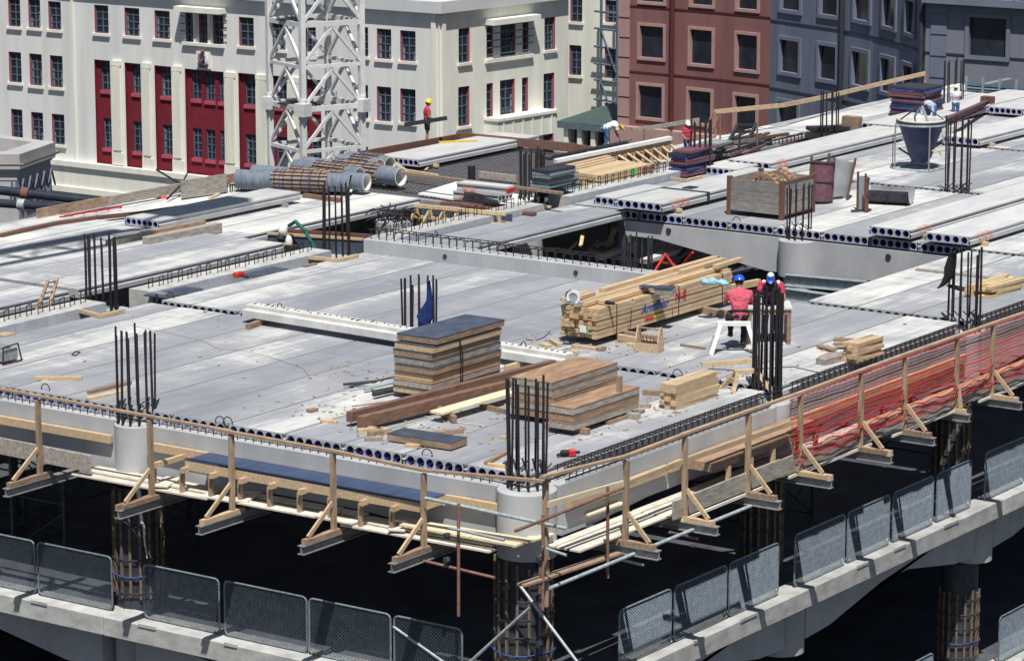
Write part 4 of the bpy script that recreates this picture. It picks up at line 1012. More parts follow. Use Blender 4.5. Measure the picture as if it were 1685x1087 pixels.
# ======================= LOOSE CORED PLANKS =======================
def loose(x0,x1,y0,y1,z0,label,ends=(True,False),marks=0,nh=6,t=.22,bear=True,mt=None,rz=0,txt='21 TBM 00'):
    T=thing('hollow_core_plank',label,'concrete plank',((x0+x1)/2,(y0+y1)/2,z0),0,'loose cored concrete planks on the deck')
    m=MB(); plank(m,x0,x1,y0,y1,z0+t,t,ends,nh,0,1); m.build('body',[M_deck2,M_conc,M_bluec,M_plug],T,W=True)
    if marks:
        o=text_mesh(txt,.21,M_orange,'spray_mark',T,(x0+.45-(x0+x1)/2,y0-.006-(y0+y1)/2,.03),(R(90),0,0),.001)
        o=text_mesh(txt,.17,M_orange,'spray_mark',T,(x0+.5-(x0+x1)/2,y0+.03-(y0+y1)/2,t+.003),(0,0,0),.001)
    if bear:
        for i,x in enumerate((x0+.7,x1-.8)):
            mb=MB(); mb.box((x,y0-.12,z0-.09),(x+.14,y1+.1,z0-.004)); o=mb.build('timber_bearer',M_woodg if i else M_woodn,loc=(x,(y0+y1)/2,z0-.09),W=True,bev=.005)
            tag(o,('near' if i==0 else 'far')+' timber bearer under the '+label.split(' ',1)[1] if False else f'{"left" if i==0 else "right"} end bearer under a {label}','timber bearer','timber bearers under the loose planks')
    return T
M_deck2=mat('plank_concrete',(.42,.43,.46),.85,.2,1.6,(.5,2,1),.3,40,col2=(.60,.60,.58),contrast=.6)
M_deckl=M_deck2
a=P(262,377,.1); loose(a.x,a.x+5.9,a.y,a.y+1.2,.1,'plank half in shadow at the upper left')
a=P(690,275,.1); loose(a.x,35.2,a.y,a.y+1.55,.1,'long plank beside the lying tubes',nh=8)
a=P(1090,349,.12); loose(a.x,a.x+7.2,a.y,a.y+1.5,.12,'strapped plank before the timber crate',marks=1,txt='EL TBM 00')
m=MB(); mb=m; m.box((a.x+2.3,a.y-.012,.1),(a.x+2.43,a.y+1.51,.115)); m.box((a.x+2.3,a.y-.016,.1),(a.x+2.43,a.y-.002,.36)); m.box((a.x+2.3,a.y-.01,.345),(a.x+2.43,a.y+1.51,.36)); m.box((a.x+2.6,a.y+.7,.345),(a.x+3.0,a.y+1.0,.37))
tag(m.build('lifting_strap',M_darks,loc=(a.x+1.7,a.y+.7,.1),W=True),'grey webbing strap around the plank left of the timber crate','strap')
b=P(1012,338,.02); loose(b.x,b.x+2.6,b.y+.0,b.y+.7,.0,'short plank end left of the strapped plank',nh=3,bear=False)
a=P(1268,281,.08); loose(a.x,a.x+9.0,a.y,a.y+1.5,.08,'long plank behind the timber crate',marks=1,txt='00 000')
b=P(1212,292,-.0); loose(b.x,b.x+6,b.y+.0,b.y+1.3,-.19+.2,'lower plank left of the curved timber form',bear=False)
a=P(1482,220,.08); loose(a.x,a.x+10.5,a.y,a.y+1.45,.1,'plank behind the concrete bucket',marks=0)
a=P(1612,240,.1); loose(a.x,a.x+8,a.y,a.y+1.3,.1,'plank right of the bars by the bucket',nh=5)
a=P(1690,189,.1); loose(a.x-.3,a.x+8,a.y,a.y+1.3,.1,'plank at the upper right border')
a=P(1499,393,.1); loose(a.x,a.x+9.5,a.y,a.y+1.22,.1,'left one of the two long planks at the right border',marks=1,nh=5,txt='21 7 00')
a=P(1596,404,.1); loose(a.x,a.x+9.5,a.y,a.y+1.3,.1,'right one of the two long planks at the right border',marks=1,nh=5,txt='EL TB  00')
# short planks lying across, orange marked
def cross_plank(pxa,pxb,z,h,w,label,mk=True,white=False):
    a=P(*pxa,z); b=P(*pxb,z); d=(b-a).normalized(); L=(b-a).length; ang=math.atan2(d.y,d.x)
    T=thing('short_concrete_plank',label,'concrete plank',tuple(a),ang,'short planks beside the dark bars')
    m=MB(); m.box((0,0,0),(L,w,h)); m.box((.0,-.02,0),(L,0,h*.3)); m.box((0,-.03,h*.8),(L,0,h)); m.build('body',M_deck2,T)
    n=4; m=MB()
    for i in range(n): m.tube((L-.01,w*(i+.5)/n,h*.5),(L+.006,w*(i+.5)/n,h*.5),h*.3,10)
    m.build('core_hole',M_darks if not white else M_red,T)
    if mk:
        text_mesh('00 000  00' if not white else '00 00',h*.75,M_orange,'spray_mark',T,(.2,-.034,h*.12),(R(90),0,0),.001)
    return T
cross_plank((746,327.5),(820,334),.08,.24,.8,'short grey plank with orange marks at the bottom of the pair')
cross_plank((752,314),(834,322),.42,.24,.4,'short pale channel shaped plank on blocks above a marked plank',white=True)
for i,(px,py) in enumerate(((770,315),(812,319))):
    a=P(px,py,.33); m=MB(); m.box((a.x,a.y,.32),(a.x+.5,a.y+.12,.42)); tag(m.build('timber_block',M_woodg,loc=tuple(a),W=True),['left','right'][i]+' grey block between the two short marked planks','timber block','blocks between short planks')
# ======================= STEPPED PRECAST BEAM LYING ON THE FRONT DECK =======================
a=P(398,521,.14); b=P(924,606,.14); d=(b-a); L=Vector((d.x,d.y)).length; ang=math.atan2(d.y,d.x)
T=thing('stepped_precast_beam','long pale stepped precast beam lying across the front deck on timber blocks','beam',tuple(a),ang)
m=MB(); poly=[(0,0),(0,.17),(.13,.17),(.13,.27),(.42,.27),(.42,0)]; m.prism(poly,'x',0,L); m.build('body',M_concl,T,bev=.01)
m=MB()
for i in range(52): x=.15+i*(L-.3)/51; m.tube((x,.27+random.uniform(-.1,.1),.27),(x+.02,.27+random.uniform(-.1,.1),.29),.012,5)
m.build('stub_bars',M_rebar,T)
for x in(.9,L*.62,L-1.2):
    m=MB(); m.path([Vector((x+.07*math.cos(t),.27,.27+.11*math.sin(t))) for t in[math.pi*k/8 for k in range(9)]],.01,5); m.build('lifting_loop',M_rebar,T)
for i,(px0,px1) in enumerate((((407,538),(445,524)),)):
    p=P(*px0,.06); q=P(*px1,.06); board('timber_block',p,q+(q-p)*.6,.1,.12,M_woodo,'brown block under the left end of the stepped beam')
p=P(828,592,.06); q=P(822,588,.06); board('timber_block',P(832,606,.06),P(832,606,.06)+Vector((.7,0,0)),.1,.12,M_woodn,'brown block under the right part of the stepped beam')
# ======================= FORMWORK PANEL STACKS =======================
def panel(T,x0,x1,y0,y1,z,t,film,frame,dx=0,dy=0,rz=0):
    m=MB(); m.box((x0+dx,y0+dy,z+t-.02),(x1+dx,y1+dy,z+t)); m.build('sheet',film,T,W=True)
    m=MB(); m.box((x0+dx+.005,y0+dy+.005,z),(x1+dx-.005,y0+dy+.05,z+t-.022)); m.box((x0+dx+.005,y0+dy+.05,z),(x0+dx+.05,y1+dy-.005,z+t-.022)); m.box((x1+dx-.05,y0+dy+.05,z),(x1+dx-.005,y1+dy-.005,z+t-.022)); m.box((x0+dx+.05,y1+dy-.05,z),(x1+dx-.05,y1+dy-.005,z+t-.022)); m.build('frame',frame,T,W=True)
a=P(652,642,.12); b=P(697,651,.12); c=P(824,619,.12); z=.12
y0_,y1_=min(b.y,c.y),a.y; xa,xb=b.x,c.x
desc=['lowest','second lowest','third lowest','fourth lowest','middle','third from the top','second from the top','dark topped uppermost']
for k in range(8):
    t=.135; T=thing('formwork_panel',f'{desc[k]} panel of the tall formwork panel stack left of centre','formwork panel',((xa+xb)/2,(y0_+y1_)/2,z),0,'formwork panels in the tall stack')
    dx,dy=(random.uniform(-.04,.04),random.uniform(-.03,.03)) if k<7 else (.0,-.03)
    panel(T,xa+(0 if k<7 else .1),xb+(.1 if k==7 else 0),y0_,y1_+(0 if k<7 else .02),z,t,M_film if k>2 else M_ply,[M_woodn,M_woodg,M_woodn,M_woodo,M_woodg,M_woodo,M_woodn,M_woodo][k],dx,dy); z+=t+(.012 if k<6 else .03)
m=MB(); x=xa+.9; m.path([Vector((x,y0_-.03,1.15)),Vector((x+.08,y0_-.05,.8)),Vector((x+.07,y0_-.05,.4)),Vector((x,y0_-.04,.12))],.012,5); m.path([Vector((x,y0_-.03,1.15)),Vector((x+.02,y0_-.05,.7)),Vector((x+.0,y0_-.04,.12))],.012,5)
tag(m.build('tie_cord',M_black,loc=(x,y0_,.1),W=True),'black cord hanging down the tall formwork panel stack','cord')
board('timber_bearer',(xa+.4,y0_-.05,.06),(xa+.4,y1_+.05,.06),.1,.1,M_woodn,'left bearer under the tall formwork panel stack'); board('timber_bearer',(xb-.4,y0_-.05,.06),(xb-.4,y1_+.05,.06),.1,.1,M_woodn,'right bearer under the tall formwork panel stack')
# brown plywood stacks
def stack2(pa,pb,pc,z,n,t,who,film,frames):
    a=P(*pa,z); b=P(*pb,z); c=P(*pc,z); x0,x1=b.x,c.x; y0,y1=(b.y+c.y)/2,a.y; pos=['lowest','second','third','fourth','fifth','sixth']
    for k in range(n):
        T=thing('formwork_panel',f'{pos[k]} panel up in the {who}','formwork panel',((x0+x1)/2,(y0+y1)/2,z),0,'brown plywood formwork panels')
        panel(T,x0,x1,y0,y1,z,t,film,frames[k%len(frames)],random.uniform(-.03,.03),random.uniform(-.02,.02)); z+=t+.015
    return x0,x1,y0,y1,z
s=stack2((905,701),(938,707),(1058,672),.12,3,.135,'front brown plywood stack right of the corner bars',M_ply,[M_woodg,M_woodo,M_woodg])
s2=stack2((846,678),(906,690),(1020,655),.12,5,.135,'rear brown plywood stack behind the corner bars',M_ply,[M_woodo,M_woodg,M_woodo,M_woodg,M_woodg])
board('timber_bearer',(s[0]+.3,s[2]-.15,.06),(s[0]+.3,s[3]+.3,.06),.12,.11,M_woodo,'brown bearer under the front brown plywood stack'); board('timber_bearer',(s[1]-.4,s[2]-.25,.06),(s[1]-.4,s[3]+.1,.06),.12,.11,M_woodg,'grey bearer under the far end of the front brown plywood stack')
p=P(1018,686,.05); T=thing('timber_stand','upright timber on a short foot leaning against the brown plywood stack','timber stand',tuple(p))
m=MB(); m.bar(p+Vector((0,0,.02)),p+Vector((.02,0,.82)),.09,.09,up=(0,1,0)); m.build('upright',M_post,T,W=True); m=MB(); m.bar(p+Vector((-.5,-.05,-.01)),p+Vector((.8,-.05,-.01)),.1,.07); m.build('foot',M_woodo,T,W=True)
# long brown beams and pale plank
p=P(592,694,.2); q=P(935,610,.2); board('long_timber_beam',p,q,.16,.22,M_woodb,'nearer long dark brown timber beam beside the tall panel stack','timber beam','long dark brown beams')
p=P(582,687,.2); q=P(920,600,.2); p+=Vector((0,.12,0)); q+=Vector((0,.12,0)); board('long_timber_beam',p,q,.14,.2,M_woodb,'farther long dark brown timber beam beside the tall panel stack','timber beam','long dark brown beams')
p=P(718,679,.2); q=P(890,630,.2); board('pale_plank',p,q,.32,.05,M_woodp,'clean pale plank lying in front of the long brown beams')
board('timber_bearer',P(748,690,.08),P(735,672,.08)+Vector((0,.3,0)),.1,.14,M_woodo,'bearer beneath the pale plank'); board('timber_bearer',P(620,712,.05)+Vector((.2,-.1,0)),P(620,712,.05)+Vector((.2,.6,0)),.1,.1,M_woodn,'bearer beneath the near end of the brown beams'); board('timber_bearer',P(880,640,.05),P(880,640,.05)+Vector((.05,.9,0)),.1,.1,M_woodo,'bearer beneath the far end of the brown beams')
board('timber_offcut',P(790,668,.05),P(838,678,.05),.05,.1,M_woodo,'brown board on edge between the pale plank and the corner bars')
# ======================= TIMBER PACKS =======================
def pack(T,x0,x1,y0,y1,z0,nz,ny,h,mats,jit=.06,gapr=()):
    z=z0; w=(y1-y0)/ny
    for r in range(nz):
        if r in gapr: z+=.02
        for c in range(ny):
            m=MB(); m.box((x0+random.uniform(-jit,jit),y0+c*w+.004,z),(x1+random.uniform(-jit,jit),y0+(c+1)*w-.004-random.uniform(0,.006),z+h-.011)); m.build('board',random.choice(mats),T,W=True)
        z+=h
    return z
a=P(914,552,.16); b=P(983,558,.16); c=P(1222,494,.16)
px0,px1,py0,py1=b.x,c.x,b.y,a.y
M_woodn2=mat('fresh_timber_darker',(.52,.35,.19),.7,.2,3,(1,6,6),.15,30)
T=thing('timber_pack','big strapped pack of fresh timber with blue and red writing, lying by the workers','timber pack',((px0+px1)/2,(py0+py1)/2,.16),0,'packs of fresh timber')
zt_p=pack(T,px0,px1,py0,py1,.16,7,8,.088,[M_woodn,M_woodn,M_woodn2,M_woodn2],.05,(2,4,))
for x in(px0+.75,px0+3.3,px0+5.2):
    m=MB(); m.box((x,py0-.006,.15),(x+.03,py0,zt_p+.004)); m.box((x,py0-.006,zt_p),(x+.03,py1+.004,zt_p+.004)); m.build('strap',M_darks,T,W=True)
cxp,cyp=(px0+px1)/2,(py0+py1)/2
text_mesh('Arndlhlar',.29,M_blue,'blue_writing',T,(px0+1.75-cxp,py0-.01-cyp,.28),(R(90),0,0),.003,.35)
text_mesh('M-8',.30,M_rednet,'red_writing',T,(px0+3.15-cxp,py0-.01-cyp,.34),(R(90),0,0),.004)
text_mesh('1',.2,M_rednet,'red_writing',T,(px0+3.0-cxp,py0-.01-cyp,.05),(R(90),0,0),.004)
m=MB(); m.box((px0+1.9,py0-.008,.25),(px0+2.25,py0-.004,.32)); m.build('red_label_bar',M_red,T,W=True); m=MB(); m.box((px0+2.28,py0-.008,.26),(px0+2.65,py0-.004,.32)); m.build('yellow_label_bar',M_yel,T,W=True)
m=MB(); m.box((px0-.062,py0+.25,.28),(px0-.058,py0+.42,.44)); m.build('paper_tag',M_white,T,W=True); m=MB(); m.box((px0-.062,py0+.19,.27),(px0-.058,py0+.249,.36)); m.build('green_tag',M_green,T,W=True)
for j,(yy,xs,xe,zz) in enumerate(((py1-.1,px0+.7,px1+.3,.0),(py1-.28,px0+.35,px1+.9,.0),(py1-.45,px0-.05,px1-.6,.0),(py1-.12,px0-.1,px0+1.0,.09),(py1-.3,px0+.02,px0+.9,.09),(py0+.42,px0+.1,px1-.5,.0),(py0+.25,px0+.5,px1+.2,.0),(py1-.2,px0+1.3,px1+.6,.09),(py0+.5,px0+4.2,px1+.5,.09),(py0+.2,px0+5.2,px1+.8,.09))):
    board('loose_board',(xs,yy,zt_p+.05+zz),(xe,yy+.05,zt_p+.05+zz),.14,.085,M_woodn,f'{["rearmost long","second rearmost long","middle shifted","short upper left rear","short upper left middle","front middle","front","long raised rear","raised far right rear","raised far right front"][j]} loose board on top of the big strapped timber pack','board','loose boards on the big timber pack')
board('timber_bearer',(px0+1.1,py0-.9,.08),(px0+1.15,py1+.1,.08),.12,.15,M_woodo,'dark bearer sticking out under the near end of the big timber pack'); board('timber_bearer',(px1-1.2,py0-.6,.08),(px1-1.1,py1+.1,.08),.12,.15,M_woodo,'dark bearer sticking out under the far end of the big timber pack')
# rear pack
a=P(950,306,.1); b=P(990,309,.1); c=P(1085,292,.1)
T=thing('timber_pack','rear pack of fresh timber with a green label, beside the stacked steel frames','timber pack',((b.x+c.x)/2,(a.y+b.y)/2,.08),0,'packs of fresh timber')
zr=pack(T,b.x,c.x+.2,b.y,b.y+1.15,.06,4,7,.095,[M_woodn,M_woody,M_woodn],.02,(2,))
xg=b.x+(c.x+.2-b.x)*.55; m=MB(); m.box((xg,b.y-.01,.26),(xg+.25,b.y-.004,.44)); m.build('green_label',M_green,T,W=True)
for k,t in enumerate(('RG HADBLTD','RG HMBLTD')): text_mesh(t,.15,M_maroon,'maroon_writing',T,(xg+.6-(b.x+c.x)/2,b.y-.012-(a.y+b.y)/2,.23-.15*k),(R(90),0,0),.003)
for k in range(6):
    yy=b.y+1.2+k*.17; board('long_board',(b.x-.5+.12*k,yy,.22+.03*k),(b.x+3.0+.12*k,yy+.05,.23+.03*k),.15,.09,M_woodn,f'{["nearest","second","third","fourth","fifth","farthest"][k]} long fresh board lying loose behind the rear timber pack','board','long boards behind the rear timber pack')
# small piles
ORD=['bottom','second','third','fourth','fifth','sixth','seventh','eighth','ninth','tenth','eleventh','twelfth','thirteenth','fourteenth']
def ordn(k,n): return 'top' if k==n-1 and n>1 else ORD[k]
def pile(px,py,nz,ny,L,w,h,lab,mt=M_woodn,ang=0,z=0.0,jit=.05,name='short_board'):
    a=P(px,py,z); c,s_=math.cos(ang),math.sin(ang)
    for r in range(nz):
        for k in range(ny):
            o=MB(); o.box((random.uniform(-jit,jit),0,0),(L+random.uniform(-jit,jit),w-.005,h-.003)); lo=a+Vector((-s_*w*k,c*w*k,h*r))
            o=o.build(name,mt,loc=tuple(lo),rz=ang+random.uniform(-.03,.03)); tag(o,f'{ordn(r,nz)} row, {("front","middle","back","rearmost")[k]} short board '+lab.replace('short board ',''),'board',lab.replace('short board in ','boards in '))
pile(1113,675,6,3,1.55,.13,.085,'short board in the neat pile left of the folded metal box',M_woodn)
pile(1410,598,5,3,1.05,.12,.085,'short board in the tall pile on the bleached plank near the netting',M_woodn,-.05)
pile(1632,491,4,4,1.5,.15,.07,'short board in the fresh pile right of the black jacket',M_woody,-.05,jit=.25)
for k,(p0,p1,w,h) in enumerate((((1350,596),(1425,577),.25,.16),((1352,590),(1370,583),.16,.1),((1373,565),(1412,566),.2,.07),((1372,558),(1410,560),.2,.06),((1347,568),(1374,575),.16,.05))):
    board('timber_offcut',P(*p0,.06+.05*(k in(2,3))),P(*p1,.06+.05*(k in(2,3))),w,h,M_woodg if k<1 else M_woodo,['thick grey board at the front of the pile near the netting','notched grey block at the left of the pile near the netting','upper thin board left of the tall pile','lower thin board left of the tall pile','thin board end left of the pile'][k])
off=[((57,622),(135,622),.1,.08,'board lying on the left part of the front deck'),((145,645),(215,629),.09,.08,'upper board near the left bars'),((143,656),(205,643),.09,.06,'lower board near the left bars'),((0,552),(18,548),.3,.05,'brown board at the left edge behind the deck joint'),
((507,676),(521,673),.12,.07,'small block left of the brown beams'),((528,691),(555,694),.1,.06,'pale block in front of the brown beams'),((588,709),(635,707),.12,.1,'offcut at the foot of the brown beams'),((605,713),(632,712),.12,.09,'second offcut at the foot of the brown beams'),((600,722),(630,721),.1,.08,'grey offcut left of the small dark panel'),
((668,732),(690,734),.12,.07,'offcut in front of the small dark panel'),((716,713),(762,708),.1,.09,'offcut leaning over the small dark panel'),((797,667),(810,669),.1,.06,'tiny block left of the corner bars'),((823,719),(833,720),.1,.06,'tiny block behind the corner bars'),
((800,762),(835,742),.1,.07,'angled timber behind the corner bars'),((803,764),(838,768),.08,.07,'short timber joining the angled one at the corner bars'),((942,568),(990,575),.08,.06,'stick in front of the big timber pack'),((984,575),(995,572),.12,.08,'block below the big timber pack'),((893,567),(905,570),.12,.08,'block left of the big timber pack'),((907,560),(921,568),.1,.08,'second block left of the big timber pack'),((936,588),(950,590),.12,.08,'block beside the stepped beam end'),((940,578),(952,579),.08,.06,'chip beside the stepped beam end'),
((1018,555),(1075,566),.1,.16,'brown board standing on edge beside the tool caddy'),((1018,561),(1036,560),.08,.07,'first fresh offcut left of the tool caddy'),((1033,566),(1055,570),.1,.07,'second fresh offcut left of the tool caddy'),((1050,565),(1066,569),.1,.08,'third fresh offcut left of the tool caddy'),((1120,567),(1160,573),.07,.05,'stick between the caddy and the trestle'),
((1155,600),(1250,592),.06,.1,'board lying in front of the trestle'),((1158,611),(1182,614),.07,.05,'short stick in front of the trestle'),((1058,645),(1098,647),.12,.1,'dark topped block between the panel stack and the board pile'),((1040,665),(1070,668),.12,.08,'grey wedge end beside the brown plywood stack'),((985,688),(1040,680),.1,.06,'flat piece under the upright timber'),
((1508,443),(1685,463),.14,.05,'long grey board behind the black jacket'),((1635,344),(1680,353),.06,.05,'brown stick on the right long plank'),((455,401),(480,402),.1,.04,'dark flat piece on the middle left deck'),((500,438),(520,434),.1,.05,'brown piece left of the dark form box'),((700,280),(720,260),.06,.04,'small stick on the tube area'),((345,326),(360,320),.1,.06,'yellow offcut on the rear left deck')]
for k,(a,b,w,h,l) in enumerate(off): board('timber_offcut',P(*a,h/2),P(*b,h/2),w,h,[M_woodn,M_woodo,M_woody][k%3] if 'grey' not in l else M_woodg,l,'timber offcut')
# small dark panel
a=P(637,724,.03); b=P(742,740,.03); T=thing('formwork_panel','small dark topped panel lying alone in front of the brown beams','formwork panel',tuple((a+b)/2)); d=(b-a); ang=math.atan2(d.y,d.x); T.rotation_euler=(0,0,ang); L=d.length
m=MB(); m.box((-L/2,0,.12),(L/2,.55,.14)); m.build('sheet',M_film,T); m=MB(); m.box((-L/2,0,0),(L/2,.05,.118)); m.box((-L/2,.05,0),(-L/2+.05,.55,.118)); m.box((L/2-.05,.05,0),(L/2,.55,.118)); m.build('frame',M_woodo,T)
# tool bits left of tall stack
for k,(a,b,r,mt) in enumerate((((565,632),(620,627),.03,M_darks),((575,636),(660,618),.02,M_darks),((600,640),(650,628),.045,M_galv),((615,648),(650,640),.06,M_darks),((580,668),(640,660),.015,M_woodo))):
    m=MB(); p=P(*a,.08+.03*(k%2)); q=P(*b,.1); m.tube(p,q,r,8); tag(m.build('steel_prop_part',mt,loc=tuple((p+q)/2),W=True),['thin dark tube','long thin rod','grey prop tube','dark prop base','thin brown rod'][k]+' lying left of the tall formwork panel stack','steel part')
# thin cords on the deck
def cord(name,pts,r,mt,lab,z=.012):
    m=MB(); q=[P(px,py,z) for px,py in pts]; m.path(q,r,5); tag(m.build(name,mt,loc=tuple(q[0]),W=True),lab,'cord')
cord('extension_cord',[(215,535),(280,548),(335,561),(356,572),(400,577),(440,585),(500,606),(508,618)],.005,M_woodg,'thin brown cord winding over the front deck')
cord('extension_cord',[(640,661),(665,664),(690,682),(720,690),(800,700)],.009,M_woodp,'pale cord by the brown beams')
cord('extension_cord',[(1165,606),(1215,609),(1305,603),(1350,613)],.009,M_black,'dark cord in front of the trestle'); cord('extension_cord',[(0,596),(15,598),(28,593),(38,590)],.012,M_red,'red cord at the left edge')
cord('air_hose',[(905,545),(895,555),(880,560),(865,558)],.009,M_black,'black lead running from the big timber pack')
cord('lifting_wire',[(118,583),(125,578),(132,579),(124,585),(118,583)],.012,M_rebar,'wire loop lying on the left part of the front deck')
for k,(x,y) in enumerate(((75,642),(375,697),(362,696),(703,750),(280,490),(1115,618),(1212,365),(715,388))):
    p=P(x,y,0); m=MB(); m.path([p+Vector((0,.12*math.cos(t),.14*math.sin(t))) for t in[math.pi*j/8 for j in range(9)]],.011,5); tag(m.build('lifting_loop',M_rebar,loc=tuple(p),W=True),'thin steel lifting loop sticking up '+['at the left end of the handrail edge','left of the middle handrail post','beside another loop at the handrail edge','at the edge behind the corner bars','near the small steel T','beside the folded metal box','in front of the timber crate','on the upstand beam behind the brown block'][k],'lifting loop','lifting loops at the deck joints')
# ======================= BOX FORMS AT THE RIBBED BEAMS =======================
for k,(a,b,c,lab) in enumerate((((117,507),(165,520),(205,508),'fresh timber box form beside the leaning ladder'),((503,423),(556,428),(575,425),'fresh timber box form left of the low upstand beam'),((1092,292),(1130,297),(1150,295),'fresh timber box form below the purple frame stack'),((822,348),(835,352),(845,346),'small timber box form left of the dark bars'))):
    z=.05; A,B_,C_=P(*a,z),P(*b,z),P(*c,z); T=thing('box_form',lab,'timber form',tuple(B_),0,'timber box forms at the column heads')
    m=MB(); m.bar(A,B_,.09,.08); m.build('front_rail',M_woodn,T,W=True); m=MB(); m.bar(B_,B_+Vector((.8,0,0)),.09,.08); m.build('side_rail',M_woodn,T,W=True)
    m=MB(); m.bar(A-Vector((0,-.03,.1)),A+Vector((-.3,.0,-.75)),.1,.05,up=(0,1,0)); m.build('strut',M_woodn,T,W=True)
    m=MB(); m.bar(A+Vector((.05,0,-.38)),B_+Vector((.05,0,-.38)),.03,.66); m.bar(A+Vector((.05,0,-.38)),A+Vector((.85,0,-.38)),.03,.66); m.build('side_sheet',M_film,T,W=True)
# ======================= LADDER, SMALL MACHINE, T STEEL =======================
a0,a1=P(50,538,-.25),P(73,532,-.25); b0,b1=PX(79,462,a0.x+1.0),PX(94,458,a1.x+.9)
T=thing('ladder','short timber ladder leaning against the deck joint at the left','ladder',tuple(a0)); 
for p,q in((a0,b0),(a1,b1)):
    m=MB(); m.bar(p,q,.07,.05); m.build('rail',M_woodo,T,W=True)
for t in(.12,.42,.72,.95):
    m=MB(); m.tube(a0.lerp(b0,t),a1.lerp(b1,t),.022,6); m.build('rung',M_woodo,T,W=True)
p=P(8,594,0); T=thing('small_generator','small grey machine in a tubular frame at the left edge','machine',tuple(p)); m=MB(); m.box((-.3,-.25,.05),(.15,.25,.3)); m.box((-.2,-.15,.3),(.05,.15,.36)); m.build('body',M_ibeam,T,bev=.02)
m=MB()
for y in(-.28,.28): m.path([Vector((-.35,y,0)),Vector((-.33,y,.38)),Vector((.12,y,.4)),Vector((.22,y,.02)),Vector((-.35,y,0))],.018,6)
m.build('frame',M_darks,T)
p=P(258,497,0); T=thing('steel_t_piece','small steel T standing at the deck joint','steel piece',tuple(p)); m=MB(); m.tube((0,0,0),(0,0,.2),.025,8); m.build('stem',M_darks,T); m=MB(); m.box((-.05,-.25,.2),(.1,.15,.23)); m.build('plate',M_ibeam,T)
p=P(278,484,0.02); m=MB(); m.box((-.5,-.3,0),(.9,.35,.03)); o=m.build('dark_sheet',M_film,loc=tuple(p)); tag(o,'dark flat sheet lying behind the small steel T','sheet')
p=P(392,457,0); T=thing('red_hand_tool','red hand tool lying beside a dark sheet near the ribbed beam','tool',tuple(p)); m=MB(); m.box((-.12,-.08,.02),(.16,.08,.14)); m.build('body',M_red,T,bev=.02); m=MB(); m.tube((.0,-.08,.06),(.02,-.3,.03),.025,6); m.build('handle',M_black,T)
p=P(405,455,0.015); m=MB(); m.box((0,-.25,0),(1.3,.2,.03)); tag(m.build('dark_sheet',M_film,loc=tuple(p)),'dark flat sheet lying behind the red hand tool','sheet')
# ======================= TOOLS =======================
zt2=zt_p+.01
def saw():
    p=P(943,499,zt2+.18); T=thing('circular_saw','white guarded circular saw resting on the end of the big timber pack','circular saw',tuple(p),R(15))
    m=MB(); n=20; vs=[]
    ring=[]
    for r,y in((.10,0),(.155,0),(.155,.05),(.10,.05)):
        for i in range(n+1):
            t=R(-40)+R(290)*i/n; ring.append(Vector((.0,r*math.cos(t),.13+r*math.sin(t)))+Vector((y,0,0)))
    k=n+1; fs=[]
    for a in range(4):
        for i in range(n): fs.append((a*k+i,a*k+i+1,((a+1)%4)*k+i+1,((a+1)%4)*k+i))
    m.add(ring,fs); m.build('guard',M_white,T)
    m=MB(); m.tube((.02,0,.13),(.028,0,.13),.11,20); m.build('blade',M_galv,T)
    m=MB(); m.tube((.04,0,.13),(.2,.02,.13),.06,12); m.path([Vector((.12,.02,.18)),Vector((.16,.1,.25)),Vector((.12,.19,.2)),Vector((.1,.2,.1))],.022,6); m.build('motor',M_black,T)
    m=MB(); m.box((-.05,-.17,-.005),(.14,.2,.008)); m.build('base_plate',M_ibeam,T)
saw()
p=P(1005,503,zt2+.01); T=thing('battery_drill','small dark power tool with a lead on top of the big timber pack','power tool',tuple(p)); m=MB(); m.cap((0,.1,.06),(0,-.08,.06),.05,.035,10); m.cap((0,.02,.05),(.08,.1,.04),.03,.03,8); m.build('body',M_black,T); m=MB(); m.tube((0,-.08,.06),(0,-.18,.06),.012,6); m.build('bit',M_galv,T)
p=P(1040,496,zt2); T=thing('claw_hammer','hammer lying on top of the big timber pack','hammer',tuple(p),R(30)); m=MB(); m.tube((-.15,0,.02),(.15,0,.02),.014,6); m.build('handle',M_darks,T); m=MB(); m.box((-.19,-.05,0),(-.15,.05,.04)); m.build('head',M_galv,T)
p=P(1062,480,zt2); T=thing('open_tool_box','open blue grey metal tool box on the big timber pack','tool box',tuple(P(1078,483,zt2)),R(-75)); m=MB(); m.box((0,-.1,0),(.42,.18,.14)); m.build('body',M_ibeam,T,bev=.01); m=MB(); m.box((.0,-.12,.142),(.42,.2,.16)); m.box((-.35,-.1,.13),(-.01,.18,.15)); m.build('lid',M_film,T)
p=P(1172,461,zt2+.1); T=solo(MB().ell((0,0,.05),(.17,.13,.08),14,8).ell((.12,-.16,.04),(.12,.14,.05),12,6).ell((-.08,.16,.05),(.11,.09,.09),12,6).ell((.02,-.32,.03),(.09,.1,.03),10,6).ell((.1,.05,.07),(.08,.12,.07),10,6),'crumpled_cloth',M_lblue,'crumpled light blue cloth on the far end of the big timber pack','cloth',loc=(0,0,0)); T.location=p-Vector((0,0,.08)); wrinkle(T,.1,.12,1)
